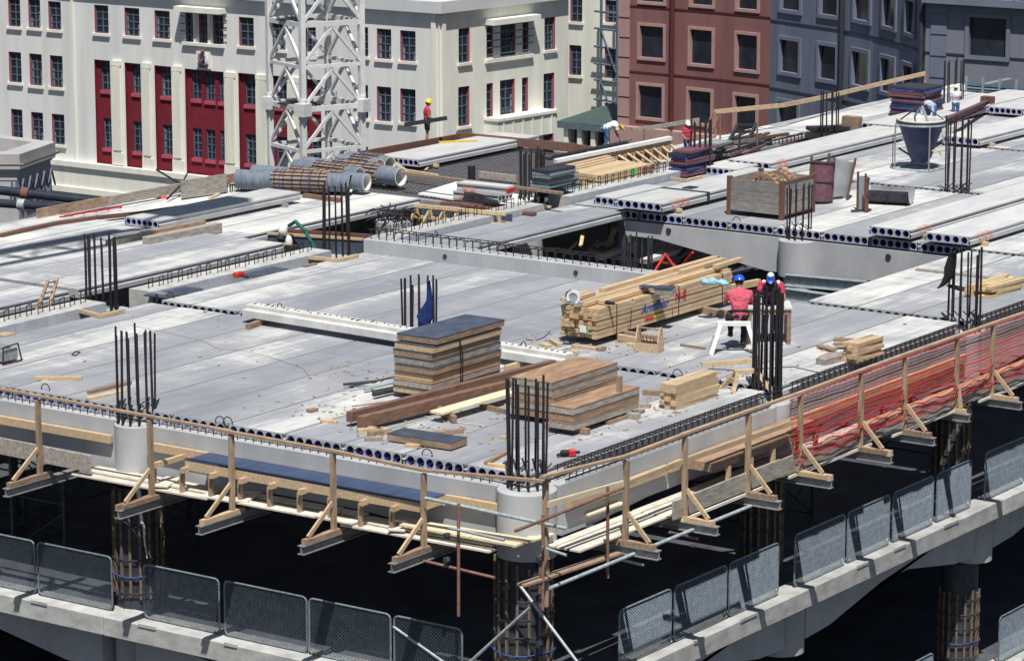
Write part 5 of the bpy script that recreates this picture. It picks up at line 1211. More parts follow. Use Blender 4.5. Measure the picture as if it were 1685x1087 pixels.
# wooden tool caddy
p=P(1082,580,0); T=thing('tool_caddy','open wooden tool caddy with a carrying handle, standing before the big timber pack','tool caddy',tuple(p),R(-55)+0)
m=MB(); gab=[(0,0),(.30,0),(.30,.26),(.19,.55),(.11,.55),(0,.26)]
for y in(0,.52): m=MB(); m.prism([(g0,g1) for g0,g1 in gab],'y',y,y+.03); m.build('end_board',M_woodn,T)
m=MB(); m.box((0,.031,0),(.02,.519,.2)); m.box((.28,.031,0),(.3,.519,.2)); m.build('side_board',M_woodn,T); m=MB(); m.box((.02,.03,0.01),(.28,.52,.03)); m.build('bottom',M_woodo,T)
m=MB(); m.tube((.15,-.02,.5),(.15,.57,.5),.022,8); m.build('handle',M_woodo,T)
for k in range(4): m=MB(); m.tube((.08+.04*k,.1+.08*k,.03),(.1+.03*k,.16+.1*k,.3),.012,6); m.build('hand_tool',M_darks,T)
T.rotation_euler=(0,0,R(8)); T.location=P(1083,582,0)
# red drill on the deck
p=P(935,746,.06); T=thing('rotary_drill','red and black rotary drill lying near the bar lattice at the near corner','drill',tuple(p),R(0)); u=Vector((math.sin(YAW),-math.cos(YAW),0))
T.rotation_euler=(0,0,math.atan2(u.y,u.x)+R(12))
m=MB(); m.cap((-.1,0,.02),(.02,0,.02),.06,.055,10); m.cap((-.12,0,0),(-.2,-.02,-.01),.03,.03,8); m.build('body',M_black,T); m=MB(); m.box((.0,-.06,-.05),(.14,.06,.08)); m.build('gear_case',M_red,T,bev=.02); m=MB(); m.tube((.14,0,.02),(.22,0,.02),.03,8); m.build('chuck',M_black,T); m=MB(); m.tube((.22,0,.02),(.48,0,.02),.009,6); m.build('bit',M_galv,T)
# folded metal box
p=P(1172,652,0); T=thing('folded_metal_box','small open folded sheet metal box beside the neat board pile','metal box',tuple(p),R(25)); m=MB(); m.box((0,0,0),(.4,.02,.25)); m.box((0,.02,0),(.02,.4,.25)); m.box((.38,.02,0),(.4,.4,.25)); m.build('sides',M_ibeam,T); m=MB(); m.add([(0,.4,.25),(.4,.4,.25),(.45,.6,.15),(-.05,.6,.15),(0,.4,.24),(.4,.4,.24),(.45,.6,.14),(-.05,.6,.14)],[(0,1,2,3),(7,6,5,4),(0,4,5,1),(1,5,6,2),(2,6,7,3),(3,7,4,0)]); m.build('flap',M_rust,T)
# trestle behind / second sawhorse with carpenters table
def trestle(px,py,ang,lab,mt=M_white,L=.8,h=.66):
    p=P(px,py,0); T=thing('sawhorse',lab,'sawhorse',tuple(p),ang,'timber sawhorses by the workers')
    m=MB(); m.box((-L/2,-.06,h-.09),(L/2,.06,h)); m.build('top_beam',mt,T,bev=.006)
    for sx in(-1,1):
        for sy in(-1,1):
            m=MB(); m.bar((sx*(L/2-.06),sy*.05,h-.07),(sx*(L/2+.14),sy*.26,.0),.09,.035,up=(0,1,0)); m.build('leg',mt,T)
        m=MB(); m.bar((sx*(L/2+.04),-.16,h*.48),(sx*(L/2+.04),.16,h*.48),.025,.12); m.build('cross_brace',mt,T)
    return T
UR=Vector((math.sin(YAW),-math.cos(YAW),0)); angR=math.atan2(UR.y,UR.x)
T=trestle(1207,580,angR,'white paint splashed sawhorse with the worker sitting on it',M_white,.72,.68)
p=P(1262,572,0)
T=thing('work_bench','grey sheet bench on timber legs between the two workers','bench',tuple(P(1246,566,0)),angR)
m=MB(); m.box((-.25,-.1,.78),(.75,.75,.82)); m.build('top',M_concl,T); 
for x,y in((-.18,-.02),(.68,-.02),(.68,.65),(-.18,.65)): m=MB(); m.bar((x,y,0),(x,y,.78),.09,.06,up=(0,1,0)); m.build('leg',M_woodo,T)
m=MB(); m.box((-.2,-.06,.66),(.7,-.02,.775)); m.build('apron',M_woodo,T)
T=trestle(1228,640,angR+R(20),'low timber sawhorse beside the tall dense bars',M_woodn,.55,.42)
# ======================= ROUND TUBES =======================
def rtube(pl,pr,z,r,lab,batt=True,lo=.33,hi=.8):
    p=PD(0,0,1); A=P(*pl,z); B_=P(*pr,z); L=(B_-A).length; d=(B_-A).normalized(); ang=math.atan2(d.y,d.x)
    T=thing('round_form_tube',lab,'form tube',tuple(A),ang,'large round form tubes lying on the deck')
    m=MB(); n=28
    vs=[]; fs=[]
    for rr in(r,r-.03):
        for x in(0,L): 
            for i in range(n): t=2*math.pi*i/n; vs.append((x,rr*math.cos(t),rr*math.sin(t)))
    for i in range(n):
        j=(i+1)%n; fs+= [(i,j,j+n,i+n)]
    m.add(vs,fs,0,True); m.add(vs,[(i+2*n,i+3*n,(i+1)%n+3*n,(i+1)%n+2*n) for i in range(n)],1,True)
    m.add(vs,[(i,i+2*n,(i+1)%n+2*n,(i+1)%n) for i in range(n)]+[(i+n,(i+1)%n+n,(i+1)%n+3*n,i+3*n) for i in range(n)],1)
    m.build('tube',[M_pipe,M_pipein],T)
    if batt:
        for i in range(16):
            t=2*math.pi*i/16; dd=Vector((0,math.cos(t),math.sin(t))); m=MB(); m.bar(Vector((L*lo+random.uniform(-.05,.05),0,0))+dd*(r+.025),Vector((L*hi+random.uniform(-.05,.05),0,0))+dd*(r+.025),.05,.04,up=dd); m.build('batten',M_woodo,T)
        m=MB()
        for k in range(6):
            x=L*(lo+(hi-lo)*(k+.3)/6); m.path([Vector((x,(r+.05)*math.cos(2*math.pi*j/20),(r+.05)*math.sin(2*math.pi*j/20))) for j in range(21)],.014,5)
        m.build('tie_wire',M_darks,T)
        for x in(L*(lo+.07),L*(hi-.15)):
            m=MB(); m.path([Vector((x,(r+.055)*math.cos(2*math.pi*j/20),(r+.055)*math.sin(2*math.pi*j/20))) for j in range(21)],.010,5); m.build('blue_tie',M_blue,T)
    return T
zz=.36
rtube((390,294),(578,301),zz,.27,'nearest round tube with timber battens, its mouth facing right'); rtube((418,285),(604,300),zz,.25,'second round tube just behind the nearest one, mouth further right')
rtube((486,276),(592,289),zz+.1,.24,'middle battened round tube'); rtube((498,272),(660,291),zz,.27,'long round tube whose mouth is furthest right')
rtube((560,266),(625,274),zz+.05,.23,'short rear round tube left of the last one'); rtube((575,262),(642,271),zz+.05,.24,'rearmost round tube beside the long plank')
for k,(a,b) in enumerate((((500,322),(560,330)),((640,305),(662,298)))): board('timber_bearer',P(*a,.05),P(*b,.05),.14,.14,M_woodb,['dark bearer under the near mouths of the round tubes','dark bearer under the furthest right tube'][k])
# ======================= TIMBER CRATE =======================
def crate():
    a=P(1196,353,0); b=P(1283,364,0); x0,x1=a.x,a.x+1.75; y0,y1=b.y,a.y; h=1.02
    T=thing('timber_crate','large grey timber crate with rusty corner posts, filled with curved timber forms','crate',((x0+x1)/2,(y0+y1)/2,0))
    for x in(x0,x1-.1):
        for y in(y0,y1-.1): m=MB(); m.box((x-.012,y-.012,0),(x+.112,y+.112,h+.04)); m.build('corner_post',M_rust,T,W=True,bev=.006)
    for k in range(3):
        z=.14+.29*k
        m=MB(); m.box((x0-.0,y0+.1,z),(x0+.04,y1-.1,z+.275)); m.build('side_board',M_crate,T,W=True)
        m=MB(); m.box((x0+.1,y0,z),(x1-.1,y0+.04,z+.275)); m.build('side_board',M_crate,T,W=True)
        m=MB(); m.box((x1-.04,y0+.1,z),(x1,y1-.1,z+.275)); m.build('side_board',M_woodg,T,W=True)
        m=MB(); m.box((x0+.1,y1-.04,z),(x1-.1,y1,z+.275)); m.build('side_board',M_woodg,T,W=True)
    m=MB(); m.box((x0+.05,y0+.05,.14),(x1-.05,y1-.05,.18)); m.build('floor',M_woodo,T,W=True)
    m=MB(); m.box((x0+.1,y0-.02,h-.03),(x1-.1,y0+.05,h+.02)); m.build('rusty_rail',M_rust,T,W=True); m=MB(); m.box((x0+.1,y0-.02,.1),(x1-.1,y0+.05,.14)); m.build('rusty_rail',M_rust,T,W=True)
    # curved forms inside
    c=Vector((x0+.45,y0+.85,.78))
    for k,(dx,r,lab) in enumerate(((-.15,.50,'nearer curved timber arch form in the crate'),(.5,.48,'farther curved timber arch form in the crate'))):
        F_=thing('curved_timber_form',lab,'timber form',tuple(c+Vector((dx,-.1*k,0))),0,'curved timber forms in the crate')
        for w in(0,.3):
            m=MB(); n=18; vs=[]
            for x in(w,w+.035):
                for rr in(r,r-.13):
                    for i in range(n+1): t=math.pi*(.02+.96*i/n); vs.append((x,rr*math.cos(t),rr*math.sin(t)*.8))
            q=n+1; fs=[]
            for i in range(n): fs+= [(i,i+1,q+i+1,q+i),(2*q+i,3*q+i,3*q+i+1,2*q+i+1),(i,2*q+i,2*q+i+1,i+1),(q+i,q+i+1,3*q+i+1,3*q+i)]
            m.add(vs,fs); m.build('rib',M_woodo if w==0 else M_ply,F_)
        m=MB()
        for i in range(7): t=math.pi*(.1+.8*i/6); m.box((.036,(r-.09)*math.cos(t)-.03,(r-.07)*math.sin(t)*.8-.02),(.299,(r-.09)*math.cos(t)+.03,(r-.07)*math.sin(t)*.8+.02))
        m.build('lagging',M_woodn,F_)
    for k in range(5):
        p=Vector((x0+.2+.3*k,y0+.2+.1*k,.7+.05*(k%3))); board('form_offcut',p,p+Vector((.5,.45,.1)),.12,.03,[M_ply,M_woodn,M_woodo][k%3],'scrap of timber formwork tipped inside the crate','timber offcut','scraps inside the crate')
crate()
# ======================= CONCRETE BUCKET =======================
def bucket():
    a=P(1471,279,0); b=P(1529,284,0); x0=(a.x+b.x)/2; y0,y1=b.y,a.y; w=y1-y0; x1=x0+w*.95; cx_,cy_=(x0+x1)/2,(y0+y1)/2
    T=thing('concrete_bucket','dark blue conical concrete bucket in a tubular stand','concrete skip',(cx_,cy_,0))
    m=MB(); m.lathe([(.2,.22),(.32,.34),(.41,.6),(.665,1.34),(.69,1.4)],(cx_,cy_,0),36); m.build('cone',M_bucket,T,W=True)
    m=MB(); m.lathe([(.69,1.4),(.71,1.4),(.71,1.5),(.68,1.5),(.66,1.42),(.38,.66),(.2,.62),(0,.62)],(cx_,cy_,0),36); m.build('lining',M_concl,T,W=True)
    m=MB(); m.lathe([(.70,1.38),(.74,1.38),(.74,1.46),(.70,1.46),(.70,1.38)],(cx_,cy_,0),36); m.build('rim',M_darks,T,W=True)
    m=MB(); m.lathe([(.745,1.33),(.755,1.37),(.745,1.38),(.70,1.36)],(cx_,cy_,0),36); m.build('rim_band',M_galv,T,W=True)
    for x in(x0,x1):
        for y in(y0,y1): m=MB(); m.tube((x,y,0),(x,y,1.36),.024,8); m.build('leg',M_ibeam,T,W=True)
    for p,q in(((x0,y0),(x0,y1)),((x0,y0),(x1,y0)),((x1,y0),(x1,y1)),((x0,y1),(x1,y1))): m=MB(); m.tube((*p,.03),(*q,.03),.03,8); m.build('base_tube',M_galv,T,W=True)
    top=Vector((cx_,cy_,1.92))
    for k in range(4):
        t=math.pi/4+k*math.pi/2; m=MB(); m.bar(Vector((cx_+.68*math.cos(t),cy_+.68*math.sin(t),1.46)),top,.06,.03); m.build('lifting_arm',M_darks if k%2 else M_ibeam,T,W=True)
    m=MB(); m.ell(top,(.08,.08,.08),10,8); m.build('lifting_eye',M_darks,T,W=True)
    m=MB(); m.box((cx_-.2,cy_-.2,.2),(cx_+.2,cy_+.2,.45)); m.build('gate',M_darks,T,W=True,bev=.03)
    m=MB(); m.bar((cx_,cy_-.15,.55),(cx_-.05,cy_-.62,.62),.1,.05); m.bar((cx_-.05,cy_-.62,.62),(cx_+.15,cy_-.6,.45),.04,.04); m.build('gate_lever',M_woodp,T,W=True)
    m=MB(); m.bar((cx_-.1,cy_+.2,.35),(cx_-.25,cy_+.6,.6),.05,.05); m.tube((x0,y1+.07,.03),(x0,y1+.07,1.0),.015,6); m.tube((x0-.02,y1+.0,1.0),(x0,y1+.07,1.0),.015,6); m.build('side_lever',M_darks,T,W=True)
    n=Vector((-math.cos(R(60)),-math.sin(R(60)),0)); 
    for k,(t,mt) in enumerate((('ZU',M_rednet),('fi',M_wcloth))):
        text_mesh(t,.17,mt,'painted_mark',T,(-.05-.08*k,-.60+.11*k,1.13-.2*k),(R(64),0,R(-8)),.002)
bucket()
# ======================= CURVED STEEL FORMS =======================
def halfform(px,py,r,h,a0,lab,tilt=0,rz=0,arc=180,lay=False,mt=None):
    p=P(px,py,0); T=thing('curved_steel_form',lab,'steel form',tuple(p),rz,'curved steel column forms by the crate')
    def tr(v):
        v=Vector(v)
        if lay: v=Vector((v.z-h/2,v.y,v.x+r))
        else:
            v=Matrix.Rotation(R(tilt),3,'Y')@v
        return v
    n=14; m=MB(); vs=[]
    for rr in(r,r-.02):
        for z in(0,h):
            for i in range(n+1): t=R(a0)+R(arc)*i/n; vs.append(tr((rr*math.cos(t),rr*math.sin(t),z)))
    q=n+1; 
    for i in range(n):
        m.add([vs[i],vs[i+1],vs[q+i+1],vs[q+i]],[(0,1,2,3)],0,True); m.add([vs[2*q+i],vs[3*q+i],vs[3*q+i+1],vs[2*q+i+1]],[(0,1,2,3)],1,True); m.add([vs[q+i],vs[q+i+1],vs[3*q+i+1],vs[3*q+i]],[(0,1,2,3)],1)
    m.build('shell',[mt or M_ibeam,M_concd],T)
    for i in(0,n):
        t=R(a0)+R(arc)*i/n; m=MB(); m.bar(tr((r*math.cos(t),r*math.sin(t),-.02)),tr((r*math.cos(t),r*math.sin(t),h+.12)),.07,.03,up=(1,0,0)); m.build('flange',M_rust,T)
    for z in(.04,h*.5,h-.05):
        m=MB(); m.path([tr(((r+.015)*math.cos(R(a0)+R(arc)*i/n),(r+.015)*math.sin(R(a0)+R(arc)*i/n),z)) for i in range(n+1)],.02,5); m.build('rib',M_darks,T)
    m=MB(); m.box((-.3,-.05,0),(.3,.05,.06)); m.build('foot',M_darks,T)
    return T
halfform(1347,333,.36,1.15,150,'dark curved steel form leaning behind the crate bars',8,R(10),150,mt=M_purple)
halfform(1372,328,.38,1.12,-60,'grey curved steel form standing tilted right of the crate',14,R(-20),190,mt=M_stone)
halfform(1417,348,.2,.95,-90,'narrow rusty curved form standing upright',0,R(-30),180,mt=M_rust)
T=halfform(1463,335,.42,1.25,90,'curved steel form lying open side up like a trough',0,R(-75),180,lay=True,mt=M_darks)
# ======================= STACKED STEEL FRAMES =======================
def frames(px0,px1,px2,z,n,t,who,mats,slats=5,maxj=.04):
    a=P(*px0,z);b=P(*px1,z);c=P(*px2,z); x0,x1=b.x,c.x; y0,y1=(b.y+c.y)/2,a.y
    for k in range(n):
        T=thing('stacked_steel_frame',f'{ordn(k,n)} steel frame up in the '+who,'steel frame',((x0+x1)/2,(y0+y1)/2,z),random.uniform(-maxj,maxj)*.8,'steel frames in the '+who)
        m=MB(); hx,hy=(x1-x0)/2,(y1-y0)/2; dx,dy=random.uniform(-maxj,maxj),random.uniform(-maxj,maxj); r=t*.42
        m.box((-hx+dx,-hy+dy,0),(hx+dx,-hy+dy+.05,t*.8)); m.box((-hx+dx,hy+dy-.05,0),(hx+dx,hy+dy,t*.8)); m.box((-hx+dx,-hy+dy+.051,0),(-hx+dx+.05,hy+dy-.051,t*.8)); m.box((hx+dx-.05,-hy+dy+.051,0),(hx+dx,hy+dy-.051,t*.8))
        for i in range(slats): y=-hy+dy+2*hy*(i+1)/(slats+1); m.box((-hx+dx+.051,y,t*.1),(hx+dx-.051,y+.03,t*.6))
        if k==n-1 or k%3==1: m.box((-hx+dx+.06,-hy+dy+.06,t*.62),(hx+dx-.06,hy+dy-.06,t*.7))
        m.build('frame',mats[k%len(mats)],T); z+=t
    return z
M_fblue=mat('blue_frame_paint',(.06,.09,.32),.6,.3,8); M_fgrey=mat('grey_blue_frame_paint',(.17,.24,.29),.5,.3,8,col2=(.26,.33,.37))
frames((886,322),(915,327),(948,317),.05,9,.07,'lower grey blue pile beside the dark bars',[M_fgrey,M_darks,M_fgrey,M_steelb],4,.10)
frames((880,306),(908,311),(940,301),.5,6,.085,'upper grey blue pile beside the dark bars',[M_fgrey,M_fgrey,M_darks],4,.05)
frames((1108,287),(1128,291),(1176,281),.05,9,.085,'purple pile below the raised plank end',[M_purple,M_purple,M_fblue,M_darks],4,.05)
frames((1473,196),(1520,203),(1552,196),.0,14,.082,'tall purple and blue pile at the upper right',[M_fblue,M_purple,M_darks,M_purple,M_rust,M_fblue,M_darks],5,.05)
# ======================= STEEL JUNK PILE, TIMBER WALKWAY FRAME =======================
p0=P(1165,247,.05)
T=thing('cored_plank_end','short dark cored slab piece at the left of the rusty steel heap','concrete plank',tuple(p0)); m=MB(); m.box((0,-.35,0),(.9,.35,.22)); m.build('body',M_concd,T)
for k in range(22):
    a=P(random.uniform(1165,1230),random.uniform(232,256),.06+.025*(k%8)); L=random.uniform(1.2,3.2); an=random.uniform(-.5,.45)
    q=a+Vector((math.cos(an)*L,math.sin(an)*L*.6,random.uniform(-.03,.1))); 
    m=MB(); m.bar(a,q,random.choice((.05,.09,.12)),random.choice((.04,.06,.09))); tag(m.build('scrap_steel_bar',[M_rust,M_darks,M_rust,M_purple,M_ibeam][k%5],loc=tuple(a),W=True),'rusty or dark steel piece in the scrap heap behind the raised planks','steel bar','steel pieces in the scrap heap')
pa,pb,pc,pd=P(1190,243,.1),P(1222,226,.1),P(1212,206,.9) if False else P(1215,213,.6),P(1250,213,.6)
T=thing('raised_steel_frame','dark tilted ladder shaped steel frame propped above the scrap heap','steel frame',tuple(pa)); 
l0,l1=P(1196,240,.1),PX(1214,205,P(1196,240,.1).x+1.3); r0,r1=P(1228,238,.1),PX(1244,205,P(1228,238,.1).x+1.3)
for p,q in((l0,l1),(r0,r1)): m=MB(); m.bar(p,q,.08,.12); m.build('rail',M_darks,T,W=True)
for t in(.05,.35,.65,.97): m=MB(); m.bar(l0.lerp(l1,t),r0.lerp(r1,t),.08,.08); m.build('cross_bar',M_darks,T,W=True)
for k,(px,py,py1) in enumerate(((1217,253,213),(1246,249,206),(1185,231,186))):
    p=P(px,py,0); q=PX(px,py1,p.x); m=MB(); m.tube(p,q,.03,8); tag(m.build('steel_standard',M_rtube if k else M_darks,loc=tuple(p),W=True),['thin upright in front of the scrap heap','thin upright right of the scrap heap','thin upright left of the tilted frame'][k],'steel post')
# long thin rails over the rear
def lrail(pts,zs,w,h,mt,lab):
    pts=[PX(px,py,x) for (px,py),x in zip(pts,zs)]; m=MB()
    for a,b in zip(pts,pts[1:]): m.bar(a,b,w,h)
    return tag(m.build('guard_rail',mt,loc=tuple(pts[0]),W=True),lab,'guard rail')
e0,e1,e2,e3=P(1175,226,0),P(1290,201,0),P(1400,180,0),P(1522,158,0)
lrail([(1176,184),(1290,173),(1365,158),(1440,140),(1522,121)],[e0.x,43.2,47.0,51.0,54.6],.05,.14,M_woodn,'long timber guard rail sloping up across the terracotta and blue grey facades')
for k,(px,x) in enumerate(((1177,e0.x),(1522,54.6))):
    p=PX(px,[184,121][k],x); m=MB(); m.bar((p.x,p.y,-.1),(p.x,p.y,p.z),.06,.05,up=(0,1,0)); tag(m.build('guard_rail_post',M_woodo,loc=(p.x,p.y,-.1),W=True),['left post of the long timber guard rail','right post of the long timber guard rail'][k],'post')
g0=P(1040,245,0); lrail([(1040,214),(1090,207),(1150,197)],[36.8,37.6,38.9],.05,.12,M_woodg,'grey guard rail ending at the white helmet')
# dark supports for rails
for k,px in enumerate((1060,1105)):
    p=PX(px,[212,204][k],[37.1,38.0][k]); m=MB(); m.bar((p.x,p.y,-.3),(p.x,p.y,p.z),.05,.05,up=(0,1,0)); tag(m.build('guard_rail_post',M_woodo,loc=(p.x,p.y,-.3),W=True),['left post of the grey guard rail','right post of the grey guard rail'][k],'post')
# formwork wall with white top rail
A=P(915,268,.35); A=P(913,266,.0); B_=P(1107,247,0.0)
T=thing('edge_formwork_frame','row of braced timber frames under a white capped rail at the rear edge','formwork',tuple(A))
t0,t1=PX(914,265,33.4),PX(1100,226,38.2); t0=P(914,265,.28); t1=PX(1103,227,P(1105,261).x)
m=MB(); m.bar(t0,t1,.2,.1); m.build('white_cap',M_white,T,W=True)
m=MB(); dd=Vector((0,0,-.15)); m.bar(t0+dd,t1+dd,.06,.2); m.build('waling',M_woodn,T,W=True)
for k in range(11):
    t=.22+.77*k/10; p=t0.lerp(t1,t); zb=-.05
    m=MB(); m.bar(Vector((p.x,p.y,p.z-.1)),Vector((p.x,p.y,zb)),.09,.06,up=(0,1,0)); m.build('stud',M_woodn,T,W=True)
    m=MB(); m.bar(Vector((p.x,p.y-.06,p.z-.2)),Vector((p.x+.15,p.y-.62,zb)),.08,.05,up=(0,1,0)); m.build('strut',M_woodn,T,W=True)
m=MB(); q0=t0.lerp(t1,.3); m.bar(Vector((q0.x,q0.y+.12,.2)),Vector((t1.x,t1.y+.12,t1.z-.45)),.03,.5); m.build('backing_sheet',M_ply,T,W=True)
m=MB(); ns=14
for k in range(ns): p=t0.lerp(t1,.05+.7*k/ns)+Vector((0,.35,.05)); m.tube(p,p+Vector((.3,.0,.05)),.015,5)
a0_=t0+Vector((0,.5,0)); m.bar(t0.lerp(t1,.02)+Vector((.1,.45,0)),t0.lerp(t1,.72)+Vector((0,.45,.02)),.25,.08); m.build('edge_reinforcement',M_darks,T,W=True)
# ======================= REAR EDGE BOARDS =======================
for k,(a,b,za,zb,mt,l) in enumerate((((61,352),(180,330),.2,.2,M_woodo,'brown edge board on the rear left edge, left part'),((178,331),(330,303),.2,.22,M_woodg,'grey edge board on the rear left edge, next to the brown one'),((328,303),(395,291),.22,.2,M_woodo,'brown edge board on the rear left edge, ending behind the round tubes'),((560,262),(756,227),.25,.25,M_rust,'rust brown edge board behind the lying tubes, under the standing worker'),((751,224),(945,243),.25,.25,M_woodb,'dark brown edge board at the rear running to the white capped frame'),((940,243),(1000,252),.2,.15,M_woodb,'dark brown edge board ending at the white capped frame'))):
    p,q=P(*a,za),P(*b,zb); board('edge_board',p,q,.06,.27,mt,l)
m=MB(); a,b=P(590,285,.0),P(760,240,.0); stirrups(m,a,b,60,.22,.35,(0,1,0),.016); tag(m.build('edge_reinforcement',M_rebar,loc=tuple((a+b)/2),W=True),'dark row of stirrups inside the rear edge boards by the standing worker','rebar cage')
m=MB(); a,b=P(360,318,.0),P(470,306,.0); stirrups(m,a,b,26,.22,.18,(0,1,0),.012); tag(m.build('edge_reinforcement',M_rebar,loc=tuple((a+b)/2),W=True),'row of small stirrups left of the round tubes','rebar cage')
p=P(312,300,.3); m=MB(); m.bar(P(298,312,.3),P(372,300,.32),.04,.5); tag(m.build('standing_board',M_woodg,loc=tuple(p),W=True),'grey board standing above the edge boards left of the round tubes','board')
pts=[P(0,388,.12),P(90,368,.12),P(160,358,.12),P(230,351,.1),P(330,337,.1)]
m=MB()
for a,b in zip(pts,pts[1:]): m.bar(a,b,.16,.10)
tag(m.build('long_steel_angle',M_rust,loc=tuple(pts[2]),W=True),'long bent rust brown steel angle across the rear left deck','steel angle')
pts=[P(0,392,.03),P(35,392,.03)]; board('steel_strip',pts[0],pts[1],.1,.05,M_rust,'short rusty strip at the left edge')
pts=[P(98,357,.1)]+[P(98+k*20,357-k*3.3,.1+.015*(k%2)) for k in range(1,6)]
m=MB(); m.path(pts,.022,6)
for q in pts[1:]: m.ell(q,(.05,.05,.04),8,6)
tag(m.build('red_prop',M_rednet,loc=tuple(pts[2]),W=True),'thin red painted prop lying behind the rust brown angle','steel prop')
for k,(x,y) in enumerate(((255,325),(306,316))): p=P(x,y,0); m=MB(); m.box((-.1,-.35,0),(.12,.2,.09)); tag(m.build('orange_block',M_orange,loc=tuple(p),bev=.01),['left','right'][k]+' orange plastic block on the rear left deck','block')
p=P(275,333,0); m=MB(); m.tube((0,0,.1),(1.3,.5,.35),.03,6); m.tube((1.2,.5,.3),(.7,1.0,.75),.03,6); m.tube((1.2,.5,.3),(1.35,.35,.7),.025,6); tag(m.build('bent_bars',M_rebar,loc=tuple(p)),'bent dark bars standing up at the end of the rust brown angle','rebar')
# grey timbers and channel at left
for k,(a,b,w,h,mt,z,l) in enumerate((((180,402),(245,385),.25,.2,M_woodg,.12,'left grey timber of the pair on the left deck'),((240,398),(360,374),.25,.25,M_woodg,.14,'right grey timber of the pair on the left deck'),((190,389),(280,376),.2,.1,M_ibeam,.1,'grey steel channel behind the grey timbers'),((230,386),(335,366),.18,.12,M_woodo,.16,'brown grey timber behind the grey timber pair'),((0,413),(60,404),.1,.05,M_woodo,.03,'thin brown lath at the left edge'))): board('grey_timber',P(*a,z),P(*b,z),w,h,mt,l,'timber')
# ======================= DARK FORMWORK AROUND THE TUBE STACK BARS =======================
p,q=P(441,388,0),P(600,404,0); q=Vector((p.x+.3,18.9,0)); T=thing('dark_beam_form','long dark film faced beam form crossing behind the bars below the tubes','formwork',tuple((p+q)/2))
a=P(441,392,0); b=P(598,402,0); m=MB(); m.bar(Vector((a.x,a.y,-.18)),Vector((b.x,b.y,-.18)),.04,.55); m.build('face_sheet',M_film,T,W=True); m=MB(); m.bar(Vector((a.x,a.y,.13)),Vector((b.x,b.y,.13)),.1,.06); m.build('top_rail',M_woodn,T,W=True)
m=MB(); m.bar(Vector((a.x+.8,a.y,.08)),Vector((b.x+.8,b.y,.08)),.08,.1); m.build('rear_rail',M_rust,T,W=True)
p=P(478,412,-.2); T=thing('green_sling_bundle','white and dark fittings with a green sling over the dark beam form','sling',tuple(p)); m=MB(); m.path([Vector((.2,.2,.6)),Vector((.1,-.1,.75)),Vector((0,-.5,.55)),Vector((0,-.8,.1)),Vector((0,-.9,-.05))],.05,8); m.build('sling',M_teal,T); m=MB(); m.ell((0,.25,.5),(.12,.14,.16),10,8); m.ell((0,.05,.2),(.1,.1,.2),10,8); m.build('fitting',M_white,T); m=MB(); m.ell((0,.3,.3),(.12,.12,.12),8,6); m.box((-.1,-.2,-.05),(.1,.3,.15)); m.build('shackle',M_darks,T)
# yellow frame form behind the low column head
a=P(683,345,.0); b=P(828,352,.0); b=Vector((a.x+3.4,a.y-1.15,0)); a,b=P(679,352,.1),P(800,352,.1)
T=thing('yellow_frame_form','row of yellow timber frames left of the dark bars, open and dark inside','timber form',tuple((a+b)/2))
top0,top1=P(682,338,.25),P(832,352,.25)
m=MB(); m.bar(top0,top1,.1,.09); m.build('top_rail',M_woody,T,W=True); m=MB(); dz=Vector((0,0,-.28)); m.bar(top0+dz+Vector((-.1,0,0)),top1+dz+Vector((-.1,0,0)),.07,.07); m.build('mid_rail',M_woody,T,W=True); m=MB(); m.bar(top0+Vector((.3,0,-.35)),top1+Vector((.3,0,-.35)),.03,.6); m.build('dark_sheet',M_film,T,W=True)
for k in range(7):
    q=top0.lerp(top1,.04+.15*k); m=MB(); m.bar(q+Vector((0,0,-.05)),q+Vector((0,0,-.75)),.08,.06,up=(0,1,0)); m.build('stud',M_woody,T,W=True)
    if k<4: m=MB(); m.bar(q+Vector((-.1,0,-.1)),q+Vector((-.55,.15,-.8)),.09,.05,up=(0,1,0)); m.build('strut',M_woody,T,W=True)
# tangled mesh on low column head
for k in range(46):
    t=random.uniform(0,6.28); r=random.uniform(.1,.62); c=Vector((21+r*math.cos(t),19+r*math.sin(t)*1.1,.12+random.uniform(0,.18)))
    if k==0: mb=MB()
    d=Vector((random.uniform(-1,1),random.uniform(-1,1),random.uniform(-.1,.5)))*.32; mb.path([c-d,c+Vector((random.uniform(-.05,.05),0,.05)),c+d],.018,5)
for j in range(22):
    t=2*math.pi*j/22; mb.tube((21+.42*math.cos(t),19+.42*math.sin(t),.08),(21+.45*math.cos(t),19+.45*math.sin(t),.3),.014,5)
tag(mb.build('tangled_bars',M_rebar,loc=(21,19,.1),W=True),'tangled dark bars piled on the low round column head','rebar','')
# brown bars lying near mesh
for k,(a,b) in enumerate((((726,334),(830,339)),((760,338),(880,352)))):
    board('rusty_bar_bundle',P(*a,.06),P(*b,.06),.2,.08,M_rust,['left','right'][k]+' bundle of rusty bars lying left of the dark bar cage','rebar bundle')
for k,(a,b,w,h,mt,z,l) in enumerate((((637,276),(720,289),.1,.08,M_woodn,.3,'fresh timber spanning from the long plank end'),((655,283),(1045,0),.1,.08,M_woodn,.3,''),((660,284),(925,318),.12,.08,M_woodo,.55,'long brown timber lying over the marked short planks'),((788,287),(850,294),.08,.2,M_woodg,.12,'grey brown board standing behind the short planks'),((640,262),(668,282),.15,.06,M_woodn,.32,'short fresh board leaning off the long plank end'),((881,240),(960,249),.3,.1,M_woodo,.1,'weathered boards right of the long plank'),((722,234),(786,231),.06,.05,M_yel,.35,'thin yellow strip at the rear edge corner'),((878,346),(905,340),.1,.06,M_woody,.05,'yellow offcut by the dark bars'))):
    if l: board('rear_timber',P(*a,z),P(*b,z),w,h,mt,l,'timber')
